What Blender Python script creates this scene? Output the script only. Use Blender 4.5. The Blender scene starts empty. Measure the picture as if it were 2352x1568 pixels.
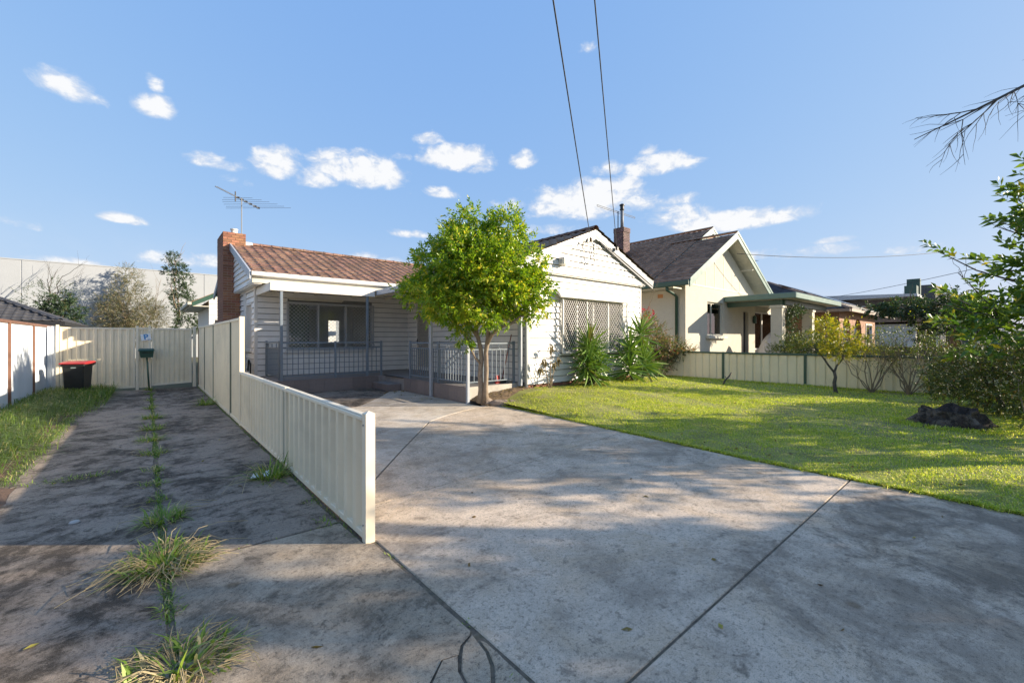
import bpy, bmesh, math, random
import numpy as np
from mathutils import Vector, Matrix, noise as mnoise

S = bpy.context.scene
COL = S.collection
R = math.radians
rnd = random.Random(11)
rng = np.random.default_rng(7)

# ------------------------------------------------------------------ camera
F_PX, W_PX, H_PX = 974.0, 2352.0, 1568.0
cam_d = bpy.data.cameras.new('camera')
cam_d.sensor_width = 36.0
cam_d.lens = 36.0 * F_PX / W_PX
cam_d.shift_y = (778.0 - H_PX / 2) / W_PX
cam_d.clip_start = 0.05
cam_d.clip_end = 2000
cam = bpy.data.objects.new('camera', cam_d)
cam.location = (0, 0, 1.5)
cam.rotation_euler = (R(90), 0, R(-40.7))
COL.objects.link(cam)
S.camera = cam

# ------------------------------------------------------------------ sun, sky
SUN_TO = Vector((0.765, -0.645, 0)).normalized()
SUN_EL = R(18.3)
SUN_DIR = Vector((SUN_TO.x * math.cos(SUN_EL), SUN_TO.y * math.cos(SUN_EL), math.sin(SUN_EL)))
sun_d = bpy.data.lights.new('sun', 'SUN')
sun_d.energy = 5.0
sun_d.angle = R(0.53)
sun_d.color = (1.0, 0.865, 0.68)
sun = bpy.data.objects.new('sun', sun_d)
sun.rotation_euler = (-SUN_DIR).to_track_quat('-Z', 'Y').to_euler()
sun.location = (30, -20, 20)
COL.objects.link(sun)

world = bpy.data.worlds.new('World')
S.world = world
world.use_nodes = True
S.view_settings.view_transform = 'Standard'
S.view_settings.look = 'None'
S.view_settings.exposure = 1.05
S.view_settings.gamma = 1.0
S.view_settings.use_curve_mapping = False
S.cycles.max_bounces = 6
S.cycles.diffuse_bounces = 3
S.cycles.glossy_bounces = 2
S.cycles.transmission_bounces = 4
S.cycles.transparent_max_bounces = 12
S.cycles.use_denoising = True


class NT:
    """small helper to write node trees"""
    def __init__(self, tree):
        self.t = tree
        tree.nodes.clear()

    def n(self, typ, **kw):
        nd = self.t.nodes.new(typ)
        for k, v in kw.items():
            setattr(nd, k, v)
        return nd

    def l(self, a, b):
        self.t.links.new(a, b)

    def math(self, op, a, b=None, clamp=False):
        m = self.n('ShaderNodeMath', operation=op, use_clamp=clamp)
        for i, v in enumerate((a, b)):
            if v is None:
                continue
            if isinstance(v, (int, float)):
                m.inputs[i].default_value = v
            else:
                self.l(v, m.inputs[i])
        return m.outputs[0]

    def mix(self, fac, a, b, blend='MIX'):
        m = self.n('ShaderNodeMix', data_type='RGBA', blend_type=blend)
        for sock, v in ((m.inputs['Factor'], fac), (m.inputs[6], a), (m.inputs[7], b)):
            if isinstance(v, (int, float)):
                sock.default_value = v
            elif isinstance(v, (tuple, list)):
                sock.default_value = (v[0], v[1], v[2], 1)
            else:
                self.l(v, sock)
        return m.outputs[2]

    def ramp(self, fac, p0, p1, c0=(0, 0, 0), c1=(1, 1, 1), interp='LINEAR'):
        r = self.n('ShaderNodeValToRGB')
        r.color_ramp.interpolation = interp
        r.color_ramp.elements[0].position = p0
        r.color_ramp.elements[1].position = p1
        r.color_ramp.elements[0].color = (*c0, 1)
        r.color_ramp.elements[1].color = (*c1, 1)
        self.l(fac, r.inputs[0])
        return r.outputs[0]

    def noise(self, vec, scale, detail=4, rough=0.55, dist=0.0):
        nz = self.n('ShaderNodeTexNoise')
        nz.inputs['Scale'].default_value = scale
        nz.inputs['Detail'].default_value = detail
        nz.inputs['Roughness'].default_value = rough
        nz.inputs['Distortion'].default_value = dist
        if vec is not None:
            self.l(vec, nz.inputs['Vector'])
        return nz.outputs['Fac']


def build_world():
    g = NT(world.node_tree)
    out = g.n('ShaderNodeOutputWorld')
    bg = g.n('ShaderNodeBackground')
    bg.inputs['Strength'].default_value = 0.10
    sky = g.n('ShaderNodeTexSky', sky_type='NISHITA')
    sky.sun_disc = False
    sky.sun_elevation = SUN_EL
    sky.sun_rotation = math.atan2(SUN_TO.x, SUN_TO.y)
    sky.air_density = 1.0
    sky.dust_density = 0.6
    sky.ozone_density = 1.5
    tc = g.n('ShaderNodeTexCoord')
    sep = g.n('ShaderNodeSeparateXYZ')
    g.l(tc.outputs['Generated'], sep.inputs[0])
    az = g.math('ARCTAN2', sep.outputs[0], sep.outputs[1])
    el = g.math('ARCSINE', sep.outputs[2])
    # clouds: (azimuth, elevation, half width, half height, weight) in degrees, clockwise from +Y
    clouds = CLOUDS
    dens = None
    for (a0, e0, sa, se, w) in clouds:
        u = g.math('MULTIPLY', g.math('SUBTRACT', az, R(a0)), 1 / R(sa))
        v = g.math('SUBTRACT', el, R(e0))
        # flat base: lower half is squeezed
        vp = g.math('MULTIPLY', g.math('MAXIMUM', v, 0.0), 1 / R(se))
        vn = g.math('MULTIPLY', g.math('MINIMUM', v, 0.0), 1 / R(se * 0.6))
        vv = g.math('ADD', vp, vn)
        d = g.math('ADD', g.math('MULTIPLY', u, u), g.math('MULTIPLY', vv, vv))
        b = g.math('MULTIPLY', g.math('SUBTRACT', 1.0, d), w)
        b = g.math('MAXIMUM', b, -1.0)
        dens = b if dens is None else g.math('MAXIMUM', dens, b)
    cmb = g.n('ShaderNodeCombineXYZ')
    g.l(az, cmb.inputs[0])
    g.l(g.math('MULTIPLY', el, 1.5), cmb.inputs[1])
    n1 = g.noise(cmb.outputs[0], 13.0, 8, 0.6, 0.5)
    n2 = g.noise(cmb.outputs[0], 34.0, 7, 0.62, 0.4)
    t = g.math('ADD', dens, g.math('MULTIPLY', g.math('SUBTRACT', n1, 0.5), 3.0))
    t = g.math('ADD', t, g.math('MULTIPLY', g.math('SUBTRACT', n2, 0.5), 1.1))
    mask = g.ramp(t, -0.05, 1.45, interp='EASE')
    # veil near the horizon
    veil = g.noise(cmb.outputs[0], 5.0, 6, 0.6, 0.8)
    hz = g.ramp(el, 0.02, 0.24, (1, 1, 1), (0, 0, 0))
    veil = g.math('MULTIPLY', g.ramp(veil, 0.42, 0.75), g.math('MULTIPLY', hz, 0.35))
    shade = g.ramp(g.math('ADD', t, g.math('MULTIPLY', g.math('SUBTRACT', n2, 0.5), 2.2)), 0.5, 1.9)
    ccol = g.mix(shade, (3.7, 3.95, 4.4), (4.85, 4.85, 4.85))
    # one tone curve per channel for the whole sky
    sc_ = g.n('ShaderNodeSeparateColor')
    g.l(sky.outputs[0], sc_.inputs[0])
    cc_ = g.n('ShaderNodeCombineColor')
    for k, (a_, p_) in enumerate(SKY_CURVE):
        g.l(g.math('MULTIPLY', g.math('POWER', sc_.outputs[k], p_), a_), cc_.inputs[k])
    tint = cc_.outputs[0]
    # nothing of the sky lies below the ground, keep it even there
    fac = g.math('MAXIMUM', g.math('MULTIPLY', mask, 0.93), veil)
    col = g.mix(fac, tint, ccol)
    g.l(col, bg.inputs['Color'])
    g.l(bg.outputs[0], out.inputs['Surface'])


SKY_CURVE = ((1.32, 0.46), (2.02, 0.29), (3.80, 0.085))
CLOUDS = [
    (-5.5, 22.0, 2.75, 1.69, 1.00), (0.4, 22.5, 2.16, 1.41, 0.90), (0.5, 24.6, 0.87, 1.07, 0.60), (5.9, 18.7, 3.20, 1.20, 1.00), (11.7, 19.7, 3.10, 2.51, 1.10), (21.1, 20.1, 6.61, 2.92, 1.30), (15.9, 18.8, 3.06, 1.65, 0.90), (33.0, 22.6, 5.32, 2.40, 1.30), (29.9, 24.7, 2.28, 1.21, 0.80), (36.2, 21.9, 2.35, 1.45, 0.90), (42.4, 22.7, 2.16, 1.50, 0.90), (-1.6, 11.7, 2.22, 0.77, 1.00), (50.8, 17.3, 9.83, 3.34, 1.30), (54.8, 19.1, 3.50, 1.76, 1.00), (59.9, 20.9, 5.13, 1.79, 1.10), (53.4, 21.2, 2.45, 1.43, 0.90), (68.1, 13.7, 8.00, 1.81, 1.20), (62.2, 14.9, 4.68, 1.76, 1.00), (27.1, 13.4, 2.88, 0.75, 0.80), (-5.8, 7.0, 3.21, 0.64, 0.80), (2.9, 8.2, 4.64, 1.15, 0.80), (23.3, 9.9, 5.54, 1.13, 0.80), (50.8, 34.2, 1.18, 1.27, 0.55), (58.6, 22.8, 1.35, 0.82, 0.60), (62.2, 16.9, 2.93, 1.04, 0.50), (31.0, 18.5, 3.29, 0.84, 0.55), (7.6, 17.3, 2.13, 0.83, 0.50), (40.9, 17.5, 4.74, 1.11, 0.60), (84.2, 8.6, 3.20, 0.67, 0.50), (76.9, 10.5, 3.08, 0.53, 0.45),

    (36, 7.5, 14.0, 1.3, 0.75), (70.0, 9.5, 10.0, 1.1, 0.6), (14.0, 6.5, 8.0, 1.0, 0.8), (46.0, 14.2, 5.0, 1.0, 0.6), (26.0, 22.5, 1.6, 0.7, 0.45), (63.5, 11.0, 5.0, 0.8, 0.55), (-12.0, 10.0, 4.0, 0.8, 0.5),
    (125, 30, 14, 5, 0.9), (150, 22, 16, 5, 0.8), (-70, 20, 16, 5, 0.9), (-130, 28, 16, 6, 0.8),
]
build_world()

# ------------------------------------------------------------------ materials
MATS = {}


def bump_to(g, bsdf, height, strength, dist=0.02):
    b = g.n('ShaderNodeBump')
    b.inputs['Strength'].default_value = strength
    b.inputs['Distance'].default_value = dist
    g.l(height, b.inputs['Height'])
    g.l(b.outputs[0], bsdf.inputs['Normal'])


def mat(name, col, rough=0.6, var=0.12, scale=6.0, bump=0.0, bscale=60.0, metal=0.0, obj_var=0.0,
        spec=0.5, dirt=0.0, dirt_col=(0.12, 0.1, 0.08), world_pos=False, island=0.0, hue=0.0, bdist=0.01):
    if name in MATS:
        return MATS[name]
    m = bpy.data.materials.new(name)
    m.use_nodes = True
    g = NT(m.node_tree)
    out = g.n('ShaderNodeOutputMaterial')
    b = g.n('ShaderNodeBsdfPrincipled')
    g.l(b.outputs[0], out.inputs[0])
    b.inputs['Metallic'].default_value = metal
    b.inputs['Specular IOR Level'].default_value = spec
    if world_pos:
        vec = g.n('ShaderNodeNewGeometry').outputs['Position']
    else:
        vec = g.n('ShaderNodeTexCoord').outputs['Object']
    n1 = g.noise(vec, scale, 5, 0.6)
    lo = tuple(c * (1 - var) for c in col)
    hi = tuple(min(1, c * (1 + var)) for c in col)
    c = g.ramp(n1, 0.3, 0.7, lo, hi)
    if dirt > 0:
        n2 = g.noise(vec, scale * 0.37 + 0.3, 7, 0.7, 0.4)
        f = g.math('MULTIPLY', g.ramp(n2, 0.48, 0.72), dirt)
        c = g.mix(f, c, dirt_col)
    if obj_var > 0 or hue > 0:
        oi = g.n('ShaderNodeObjectInfo')
        hsv = g.n('ShaderNodeHueSaturation')
        g.l(c, hsv.inputs['Color'])
        g.l(g.math('ADD', g.math('MULTIPLY', oi.outputs['Random'], 2 * obj_var), 1 - obj_var), hsv.inputs['Value'])
        if hue > 0:
            r2 = g.math('FRACT', g.math('MULTIPLY', oi.outputs['Random'], 17.31))
            g.l(g.math('ADD', g.math('MULTIPLY', r2, 2 * hue), 0.5 - hue), hsv.inputs['Hue'])
        c = hsv.outputs[0]
    if island > 0:
        ge = g.n('ShaderNodeNewGeometry')
        hsv = g.n('ShaderNodeHueSaturation')
        g.l(c, hsv.inputs['Color'])
        g.l(g.math('ADD', g.math('MULTIPLY', ge.outputs['Random Per Island'], 2 * island), 1 - island), hsv.inputs['Value'])
        c = hsv.outputs[0]
    g.l(c, b.inputs['Base Color'])
    rr = g.math('ADD', g.math('MULTIPLY', n1, 0.2), rough - 0.1, clamp=True)
    g.l(rr, b.inputs['Roughness'])
    if bump > 0:
        nb = g.noise(vec, bscale, 4, 0.6)
        bump_to(g, b, nb, bump, bdist)
    MATS[name] = m
    return m


def leaf_mat(name, c_lo, c_hi, c_alt=None, alt=0.12, rough=0.4, transl=0.35, tcol=None, spec=0.5):
    """foliage: per-leaf variation, some light passing through"""
    m = bpy.data.materials.new(name)
    m.use_nodes = True
    g = NT(m.node_tree)
    out = g.n('ShaderNodeOutputMaterial')
    b = g.n('ShaderNodeBsdfPrincipled')
    tr = g.n('ShaderNodeBsdfTranslucent')
    mx = g.n('ShaderNodeMixShader')
    ge = g.n('ShaderNodeNewGeometry')
    oi = g.n('ShaderNodeObjectInfo')
    rv = g.math('FRACT', g.math('ADD', ge.outputs['Random Per Island'], oi.outputs['Random']))
    c = g.mix(rv, c_lo, c_hi)
    if c_alt is not None:
        r2 = g.math('FRACT', g.math('MULTIPLY', rv, 37.7))
        c = g.mix(g.math('LESS_THAN', r2, alt), c, c_alt)
    g.l(c, b.inputs['Base Color'])
    b.inputs['Roughness'].default_value = rough
    b.inputs['Specular IOR Level'].default_value = spec
    tc = g.mix(1.0, c, tcol or (1.5, 1.5, 0.6), 'MULTIPLY')
    g.l(tc, tr.inputs['Color'])
    mx.inputs[0].default_value = transl
    g.l(b.outputs[0], mx.inputs[1])
    g.l(tr.outputs[0], mx.inputs[2])
    g.l(mx.outputs[0], out.inputs[0])
    MATS[name] = m
    return m


def concrete(name, base, stain, stain_amt, speck, tint=(0.30, 0.24, 0.19), tint_amt=0.25, scl=1.0, grime_shade=None):
    m = bpy.data.materials.new(name)
    m.use_nodes = True
    g = NT(m.node_tree)
    out = g.n('ShaderNodeOutputMaterial')
    b = g.n('ShaderNodeBsdfPrincipled')
    g.l(b.outputs[0], out.inputs[0])
    pos = g.n('ShaderNodeNewGeometry').outputs['Position']
    big = g.noise(pos, 0.5 * scl, 9, 0.74, 0.6)
    pat = g.noise(pos, 2.1 * scl, 9, 0.78, 0.5)
    mid = g.noise(pos, 8.0 * scl, 8, 0.78, 0.3)
    sm = g.noise(pos, 42.0, 7, 0.8, 0.0)
    fine = g.noise(pos, 170.0, 4, 0.8)
    grit = g.noise(pos, 300.0, 2, 0.6)
    c = g.mix(g.ramp(mid, 0.40, 0.60), tuple(x * 0.80 for x in base), tuple(min(1, x * 1.15) for x in base))
    c = g.mix(g.math('MULTIPLY', g.ramp(g.noise(pos, 1.3 * scl, 8, 0.72, 0.6), 0.47, 0.62), tint_amt), c, tint)
    # dark algae staining, broken up at every scale
    mixn = g.math('ADD', g.math('ADD', g.math('MULTIPLY', big, 0.42), g.math('MULTIPLY', pat, 0.33)), g.math('MULTIPLY', mid, 0.25))
    sf = g.math('MULTIPLY', g.ramp(mixn, 0.47, 0.545), stain_amt)
    c = g.mix(sf, c, stain)
    c = g.mix(g.math('MULTIPLY', g.ramp(pat, 0.53, 0.62), stain_amt * 0.45), c, tuple(x * 0.9 for x in stain))
    c = g.mix(g.math('MULTIPLY', g.ramp(mid, 0.545, 0.63), speck * 0.75), c, tuple(x * 0.62 for x in stain))
    c = g.mix(g.math('MULTIPLY', g.ramp(sm, 0.53, 0.61), speck * 0.85), c, tuple(x * 0.42 for x in stain))
    c = g.mix(g.math('MULTIPLY', g.ramp(fine, 0.54, 0.63), speck), c, (0.05, 0.043, 0.036))
    c = g.mix(g.math('MULTIPLY', g.ramp(grit, 0.58, 0.70), speck * 0.5), c, (0.66, 0.60, 0.52))
    # old grimy patches, the widest also painting in deeper tree shade: (x, y, radius, amount)
    for (gx, gy, gr, ga) in grime_shade or ():
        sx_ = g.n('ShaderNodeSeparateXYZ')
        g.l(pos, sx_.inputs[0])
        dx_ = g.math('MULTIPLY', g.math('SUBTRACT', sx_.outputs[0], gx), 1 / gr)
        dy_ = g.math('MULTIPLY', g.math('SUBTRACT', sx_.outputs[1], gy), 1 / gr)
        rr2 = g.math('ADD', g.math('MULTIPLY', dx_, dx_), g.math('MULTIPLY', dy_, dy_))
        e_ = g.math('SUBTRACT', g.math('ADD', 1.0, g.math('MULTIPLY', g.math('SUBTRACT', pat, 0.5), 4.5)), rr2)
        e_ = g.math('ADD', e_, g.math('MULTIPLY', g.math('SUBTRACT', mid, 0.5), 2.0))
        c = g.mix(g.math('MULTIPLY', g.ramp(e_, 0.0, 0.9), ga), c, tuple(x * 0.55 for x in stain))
    # a scatter of small brown spots
    vs_ = g.n('ShaderNodeTexVoronoi')
    vs_.inputs['Scale'].default_value = 1.9
    g.l(pos, vs_.inputs['Vector'])
    sp_ = g.ramp(g.math('ADD', vs_.outputs['Distance'], g.math('MULTIPLY', g.math('SUBTRACT', sm, 0.5), 0.12)), 0.05, 0.10, (1, 1, 1), (0, 0, 0))
    sep_ = g.n('ShaderNodeSeparateColor')
    g.l(vs_.outputs['Color'], sep_.inputs[0])
    sp_ = g.math('MULTIPLY', sp_, g.math('GREATER_THAN', sep_.outputs[0], 0.72))
    c = g.mix(g.math('MULTIPLY', sp_, 0.6), c, (0.13, 0.085, 0.045))
    # hairline cracks that wander over the slab
    w = g.n('ShaderNodeTexVoronoi', feature='DISTANCE_TO_EDGE')
    w.inputs['Scale'].default_value = 0.55
    dv = g.n('ShaderNodeVectorMath', operation='ADD')
    nc = g.n('ShaderNodeTexNoise')
    nc.inputs['Scale'].default_value = 2.2
    nc.inputs['Detail'].default_value = 6
    sc2 = g.n('ShaderNodeVectorMath', operation='SCALE')
    sc2.inputs['Scale'].default_value = 0.9
    g.l(pos, nc.inputs['Vector'])
    g.l(nc.outputs['Color'], sc2.inputs[0])
    g.l(pos, dv.inputs[0])
    g.l(sc2.outputs[0], dv.inputs[1])
    g.l(dv.outputs[0], w.inputs['Vector'])
    ck = g.ramp(w.outputs['Distance'], 0.0, 0.0045, (1, 1, 1), (0, 0, 0))
    ck = g.math('MULTIPLY', ck, g.ramp(g.noise(pos, 0.8, 3), 0.5, 0.6))
    c = g.mix(g.math('MULTIPLY', ck, 0.55), c, (0.07, 0.055, 0.04))
    g.l(c, b.inputs['Base Color'])
    b.inputs['Roughness'].default_value = 0.9
    b.inputs['Specular IOR Level'].default_value = 0.2
    h = g.math('ADD', g.math('MULTIPLY', fine, 0.6), g.math('MULTIPLY', sm, 1.0))
    bump_to(g, b, h, 0.5, 0.010)
    MATS[name] = m
    return m


def brick_mat(name, c1, c2, mortar, bw=0.23, bh=0.076, mort=0.010, bumpy=0.5, var=0.2):
    m = bpy.data.materials.new(name)
    m.use_nodes = True
    g = NT(m.node_tree)
    out = g.n('ShaderNodeOutputMaterial')
    b = g.n('ShaderNodeBsdfPrincipled')
    g.l(b.outputs[0], out.inputs[0])
    ge = g.n('ShaderNodeNewGeometry')
    sp = g.n('ShaderNodeSeparateXYZ')
    g.l(ge.outputs['Position'], sp.inputs[0])
    sn = g.n('ShaderNodeSeparateXYZ')
    g.l(ge.outputs['True Normal'], sn.inputs[0])
    side = g.math('GREATER_THAN', g.math('ABSOLUTE', sn.outputs[0]), 0.6)
    u = g.math('ADD', g.math('MULTIPLY', sp.outputs[1], side),
               g.math('MULTIPLY', sp.outputs[0], g.math('SUBTRACT', 1.0, side)))
    cb = g.n('ShaderNodeCombineXYZ')
    g.l(u, cb.inputs[0])
    g.l(sp.outputs[2], cb.inputs[1])
    bt = g.n('ShaderNodeTexBrick')
    bt.inputs['Scale'].default_value = 1.0
    bt.inputs['Brick Width'].default_value = bw
    bt.inputs['Row Height'].default_value = bh + mort
    bt.inputs['Mortar Size'].default_value = mort * 0.7
    bt.inputs['Mortar Smooth'].default_value = 0.2
    bt.inputs['Color1'].default_value = (*c1, 1)
    bt.inputs['Color2'].default_value = (*c2, 1)
    bt.inputs['Mortar'].default_value = (*mortar, 1)
    g.l(cb.outputs[0], bt.inputs['Vector'])
    nz = g.noise(ge.outputs['Position'], 3.0, 6, 0.65)
    c = g.mix(var, bt.outputs['Color'], g.ramp(nz, 0.3, 0.7, (0.05, 0.045, 0.04), (0.75, 0.7, 0.65)), 'OVERLAY')
    g.l(c, b.inputs['Base Color'])
    b.inputs['Roughness'].default_value = 0.85
    inv = g.math('SUBTRACT', 1.0, bt.outputs['Fac'])
    bump_to(g, b, inv, bumpy, 0.012)
    MATS[name] = m
    return m


def pane_mat(name, tint=(0.75, 0.8, 0.8), refl=0.9, amt=1.0):
    m = bpy.data.materials.new(name)
    m.use_nodes = True
    g = NT(m.node_tree)
    out = g.n('ShaderNodeOutputMaterial')
    t = g.n('ShaderNodeBsdfTransparent')
    t.inputs[0].default_value = (*tint, 1)
    gl = g.n('ShaderNodeBsdfGlossy')
    gl.inputs['Roughness'].default_value = 0.02
    gl.inputs['Color'].default_value = (refl, refl, refl, 1)
    lw = g.n('ShaderNodeFresnel')
    lw.inputs['IOR'].default_value = 1.52
    f = g.math('MULTIPLY', lw.outputs[0], 1.6 * amt, clamp=True)
    mx = g.n('ShaderNodeMixShader')
    g.l(f, mx.inputs[0])
    g.l(t.outputs[0], mx.inputs[1])
    g.l(gl.outputs[0], mx.inputs[2])
    g.l(mx.outputs[0], out.inputs[0])
    MATS[name] = m
    return m


# ------------------------------------------------------------------ geometry helpers
OFF = {}          # world offset of every object that parents others


def link(o):
    COL.objects.link(o)
    return o


def tag(o, label=None, cat=None, group=None, kind=None):
    if label:
        o['label'] = label
    if cat:
        o['category'] = cat
    if group:
        o['group'] = group
    if kind:
        o['kind'] = kind
    return o


def thing(name, label, cat, loc=(0, 0, 0), group=None, kind=None):
    o = bpy.data.objects.new(name, None)
    o.empty_display_size = 0.2
    o.location = loc
    link(o)
    OFF[o.name] = Vector(loc)
    return tag(o, label, cat, group, kind)


class MB:
    def __init__(self):
        self.v = []
        self.f = []

    def add(self, vs, fs):
        n = len(self.v)
        self.v += [tuple(p) for p in vs]
        self.f += [tuple(i + n for i in f) for f in fs]
        return self

    def box(self, x0, x1, y0, y1, z0, z1):
        return self.add([(x0, y0, z0), (x1, y0, z0), (x1, y1, z0), (x0, y1, z0),
                         (x0, y0, z1), (x1, y0, z1), (x1, y1, z1), (x0, y1, z1)],
                        [(3, 2, 1, 0), (4, 5, 6, 7), (0, 1, 5, 4), (1, 2, 6, 5), (2, 3, 7, 6), (3, 0, 4, 7)])

    def hexa(self, p):
        """eight corners: bottom loop then top loop"""
        return self.add(p, [(3, 2, 1, 0), (4, 5, 6, 7), (0, 1, 5, 4), (1, 2, 6, 5), (2, 3, 7, 6), (3, 0, 4, 7)])

    def beam(self, a, b, w, h, up=(0, 0, 1)):
        """rectangular bar from a to b, w sideways, h along up"""
        a, b, up = Vector(a), Vector(b), Vector(up)
        d = (b - a).normalized()
        s = d.cross(up)
        if s.length < 1e-5:
            s = d.cross(Vector((1, 0, 0)))
        s.normalize()
        u = s.cross(d).normalized()
        s, u = s * (w / 2), u * (h / 2)
        return self.hexa([a - s - u, a + s - u, b + s - u, b - s - u, a - s + u, a + s + u, b + s + u, b - s + u])

    def prism(self, poly, z0, z1):
        """vertical prism over a polygon (list of xy), counter-clockwise"""
        n = len(poly)
        vs = [(p[0], p[1], z0) for p in poly] + [(p[0], p[1], z1) for p in poly]
        fs = [tuple(range(n - 1, -1, -1)), tuple(range(n, 2 * n))]
        fs += [(i, (i + 1) % n, n + (i + 1) % n, n + i) for i in range(n)]
        return self.add(vs, fs)

    def extrude(self, prof, vec):
        """prof: list of 3d points (planar loop), extruded by vec"""
        n = len(prof)
        vec = Vector(vec)
        vs = [Vector(p) for p in prof] + [Vector(p) + vec for p in prof]
        fs = [tuple(range(n - 1, -1, -1)), tuple(range(n, 2 * n))]
        fs += [(i, (i + 1) % n, n + (i + 1) % n, n + i) for i in range(n)]
        return self.add(vs, fs)

    def tube(self, pts, rad, n=8, cap=True):
        pts = [Vector(p) for p in pts]
        if not isinstance(rad, (list, tuple)):
            rad = [rad] * len(pts)
        base = len(self.v)
        d0 = (pts[1] - pts[0]).normalized()
        s = d0.cross(Vector((0, 0, 1)))
        if s.length < 1e-3:
            s = d0.cross(Vector((1, 0, 0)))
        s.normalize()
        for i, p in enumerate(pts):
            a = pts[max(i - 1, 0)]
            b = pts[min(i + 1, len(pts) - 1)]
            d = (b - a)
            d = d.normalized() if d.length > 1e-9 else d0
            s = (s - d * s.dot(d))
            if s.length < 1e-6:
                s = d.orthogonal()
            s.normalize()
            u = d.cross(s)
            for k in range(n):
                t = 2 * math.pi * k / n
                self.v.append(tuple(p + (s * math.cos(t) + u * math.sin(t)) * rad[i]))
        for i in range(len(pts) - 1):
            for k in range(n):
                a = base + i * n + k
                b = base + i * n + (k + 1) % n
                self.f.append((a, b, b + n, a + n))
        if cap:
            self.f.append(tuple(base + k for k in range(n - 1, -1, -1)))
            e = base + (len(pts) - 1) * n
            self.f.append(tuple(e + k for k in range(n)))
        return self

    def lathe(self, c, prof, n=16):
        """prof: list of (r, z) revolved round vertical axis at c"""
        base = len(self.v)
        for (r, z) in prof:
            for k in range(n):
                t = 2 * math.pi * k / n
                self.v.append((c[0] + r * math.cos(t), c[1] + r * math.sin(t), c[2] + z))
        for i in range(len(prof) - 1):
            for k in range(n):
                a = base + i * n + k
                b = base + i * n + (k + 1) % n
                self.f.append((a, b, b + n, a + n))
        self.f.append(tuple(base + k for k in range(n - 1, -1, -1)))
        e = base + (len(prof) - 1) * n
        self.f.append(tuple(e + k for k in range(n)))
        return self

    def rot(self, c, ang):
        """turn everything so far round a vertical axis at c"""
        ca, sa = math.cos(ang), math.sin(ang)
        self.v = [(c[0] + (x - c[0]) * ca - (y - c[1]) * sa, c[1] + (x - c[0]) * sa + (y - c[1]) * ca, z) for x, y, z in self.v]
        return self

    def mesh(self, name, m, off=(0, 0, 0), smooth=False):
        me = bpy.data.meshes.new(name)
        ox, oy, oz = off
        me.from_pydata([(x - ox, y - oy, z - oz) for x, y, z in self.v], [], self.f)
        me.materials.append(m)
        if smooth:
            me.shade_smooth()
        me.update()
        return me

    def build(self, name, m, parent=None, smooth=False, bevel=0.0, recalc=True, label=None, kind=None):
        off = OFF[parent.name] if parent else Vector((0, 0, 0))
        me = self.mesh(name, m, off, smooth)
        if recalc or bevel:
            bm = bmesh.new()
            bm.from_mesh(me)
            bmesh.ops.recalc_face_normals(bm, faces=bm.faces)
            if bevel:
                es = [e for e in bm.edges if len(e.link_faces) == 2 and e.calc_face_angle(0) > 0.5]
                bmesh.ops.bevel(bm, geom=es, offset=bevel, segments=1, affect='EDGES', clamp_overlap=True)
            bm.to_mesh(me)
            bm.free()
        o = bpy.data.objects.new(name, me)
        link(o)
        if parent:
            o.parent = parent
        OFF[o.name] = off
        if label:
            o['label'] = label
        if kind:
            o['kind'] = kind
        return o


def piece(name, me, parent, loc, rot=None, scale=None):
    """one of many alike pieces, sharing mesh data; loc in world"""
    o = bpy.data.objects.new(name, me)
    link(o)
    o.parent = parent
    o.location = Vector(loc) - OFF[parent.name]
    if rot is not None:
        o.rotation_euler = rot
    if scale is not None:
        o.scale = scale
    return o


def np_mesh(name, verts, tris, m, parent=None, kind=None, quads=None, off=None):
    """fast mesh from numpy arrays (tris: N x 3)"""
    off = off if off is not None else (OFF[parent.name] if parent else Vector((0, 0, 0)))
    me = bpy.data.meshes.new(name)
    verts = np.asarray(verts, dtype=np.float32) - np.array(off, dtype=np.float32)
    k = tris.shape[1]
    me.vertices.add(len(verts))
    me.vertices.foreach_set('co', verts.ravel())
    me.loops.add(tris.size)
    me.loops.foreach_set('vertex_index', tris.astype(np.int32).ravel())
    me.polygons.add(len(tris))
    me.polygons.foreach_set('loop_start', np.arange(0, tris.size, k, dtype=np.int32))
    me.update(calc_edges=True)
    me.materials.append(m)
    o = bpy.data.objects.new(name, me)
    link(o)
    if parent:
        o.parent = parent
    OFF[o.name] = Vector(off)
    if kind:
        o['kind'] = kind
    return o


def unit(a):
    return a / np.maximum(np.linalg.norm(a, axis=1, keepdims=True), 1e-9)


def leaves(P, D, L, Wd, droop=0.15, fold=0.25):
    """folded leaf of four triangles-worth of shape at points P along D; returns verts, tris"""
    n = len(P)
    D = unit(D)
    r = unit(rng.normal(size=(n, 3)))
    Sd = unit(np.cross(D, r))
    U = np.cross(Sd, D)
    flip = np.where(U[:, 2:3] < 0, -1.0, 1.0)
    U = U * flip
    L = np.asarray(L).reshape(-1, 1) * np.ones((n, 1))
    Wd = np.asarray(Wd).reshape(-1, 1) * np.ones((n, 1))
    base = P
    mid = P + D * L * 0.5 - U * Wd * fold
    ml = P + D * L * 0.45 + Sd * Wd * 0.5
    mr = P + D * L * 0.45 - Sd * Wd * 0.5
    tip = P + D * L - np.array([0, 0, 1.0]) * L * droop
    V = np.stack([base, ml, tip, mr, mid], axis=1).reshape(-1, 3)
    i = np.arange(n)[:, None] * 5
    T = np.concatenate([i + np.array([[0, 4, 1]]), i + np.array([[1, 4, 2]]), i + np.array([[2, 4, 3]]), i + np.array([[3, 4, 0]])], axis=0)
    return V, T


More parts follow.
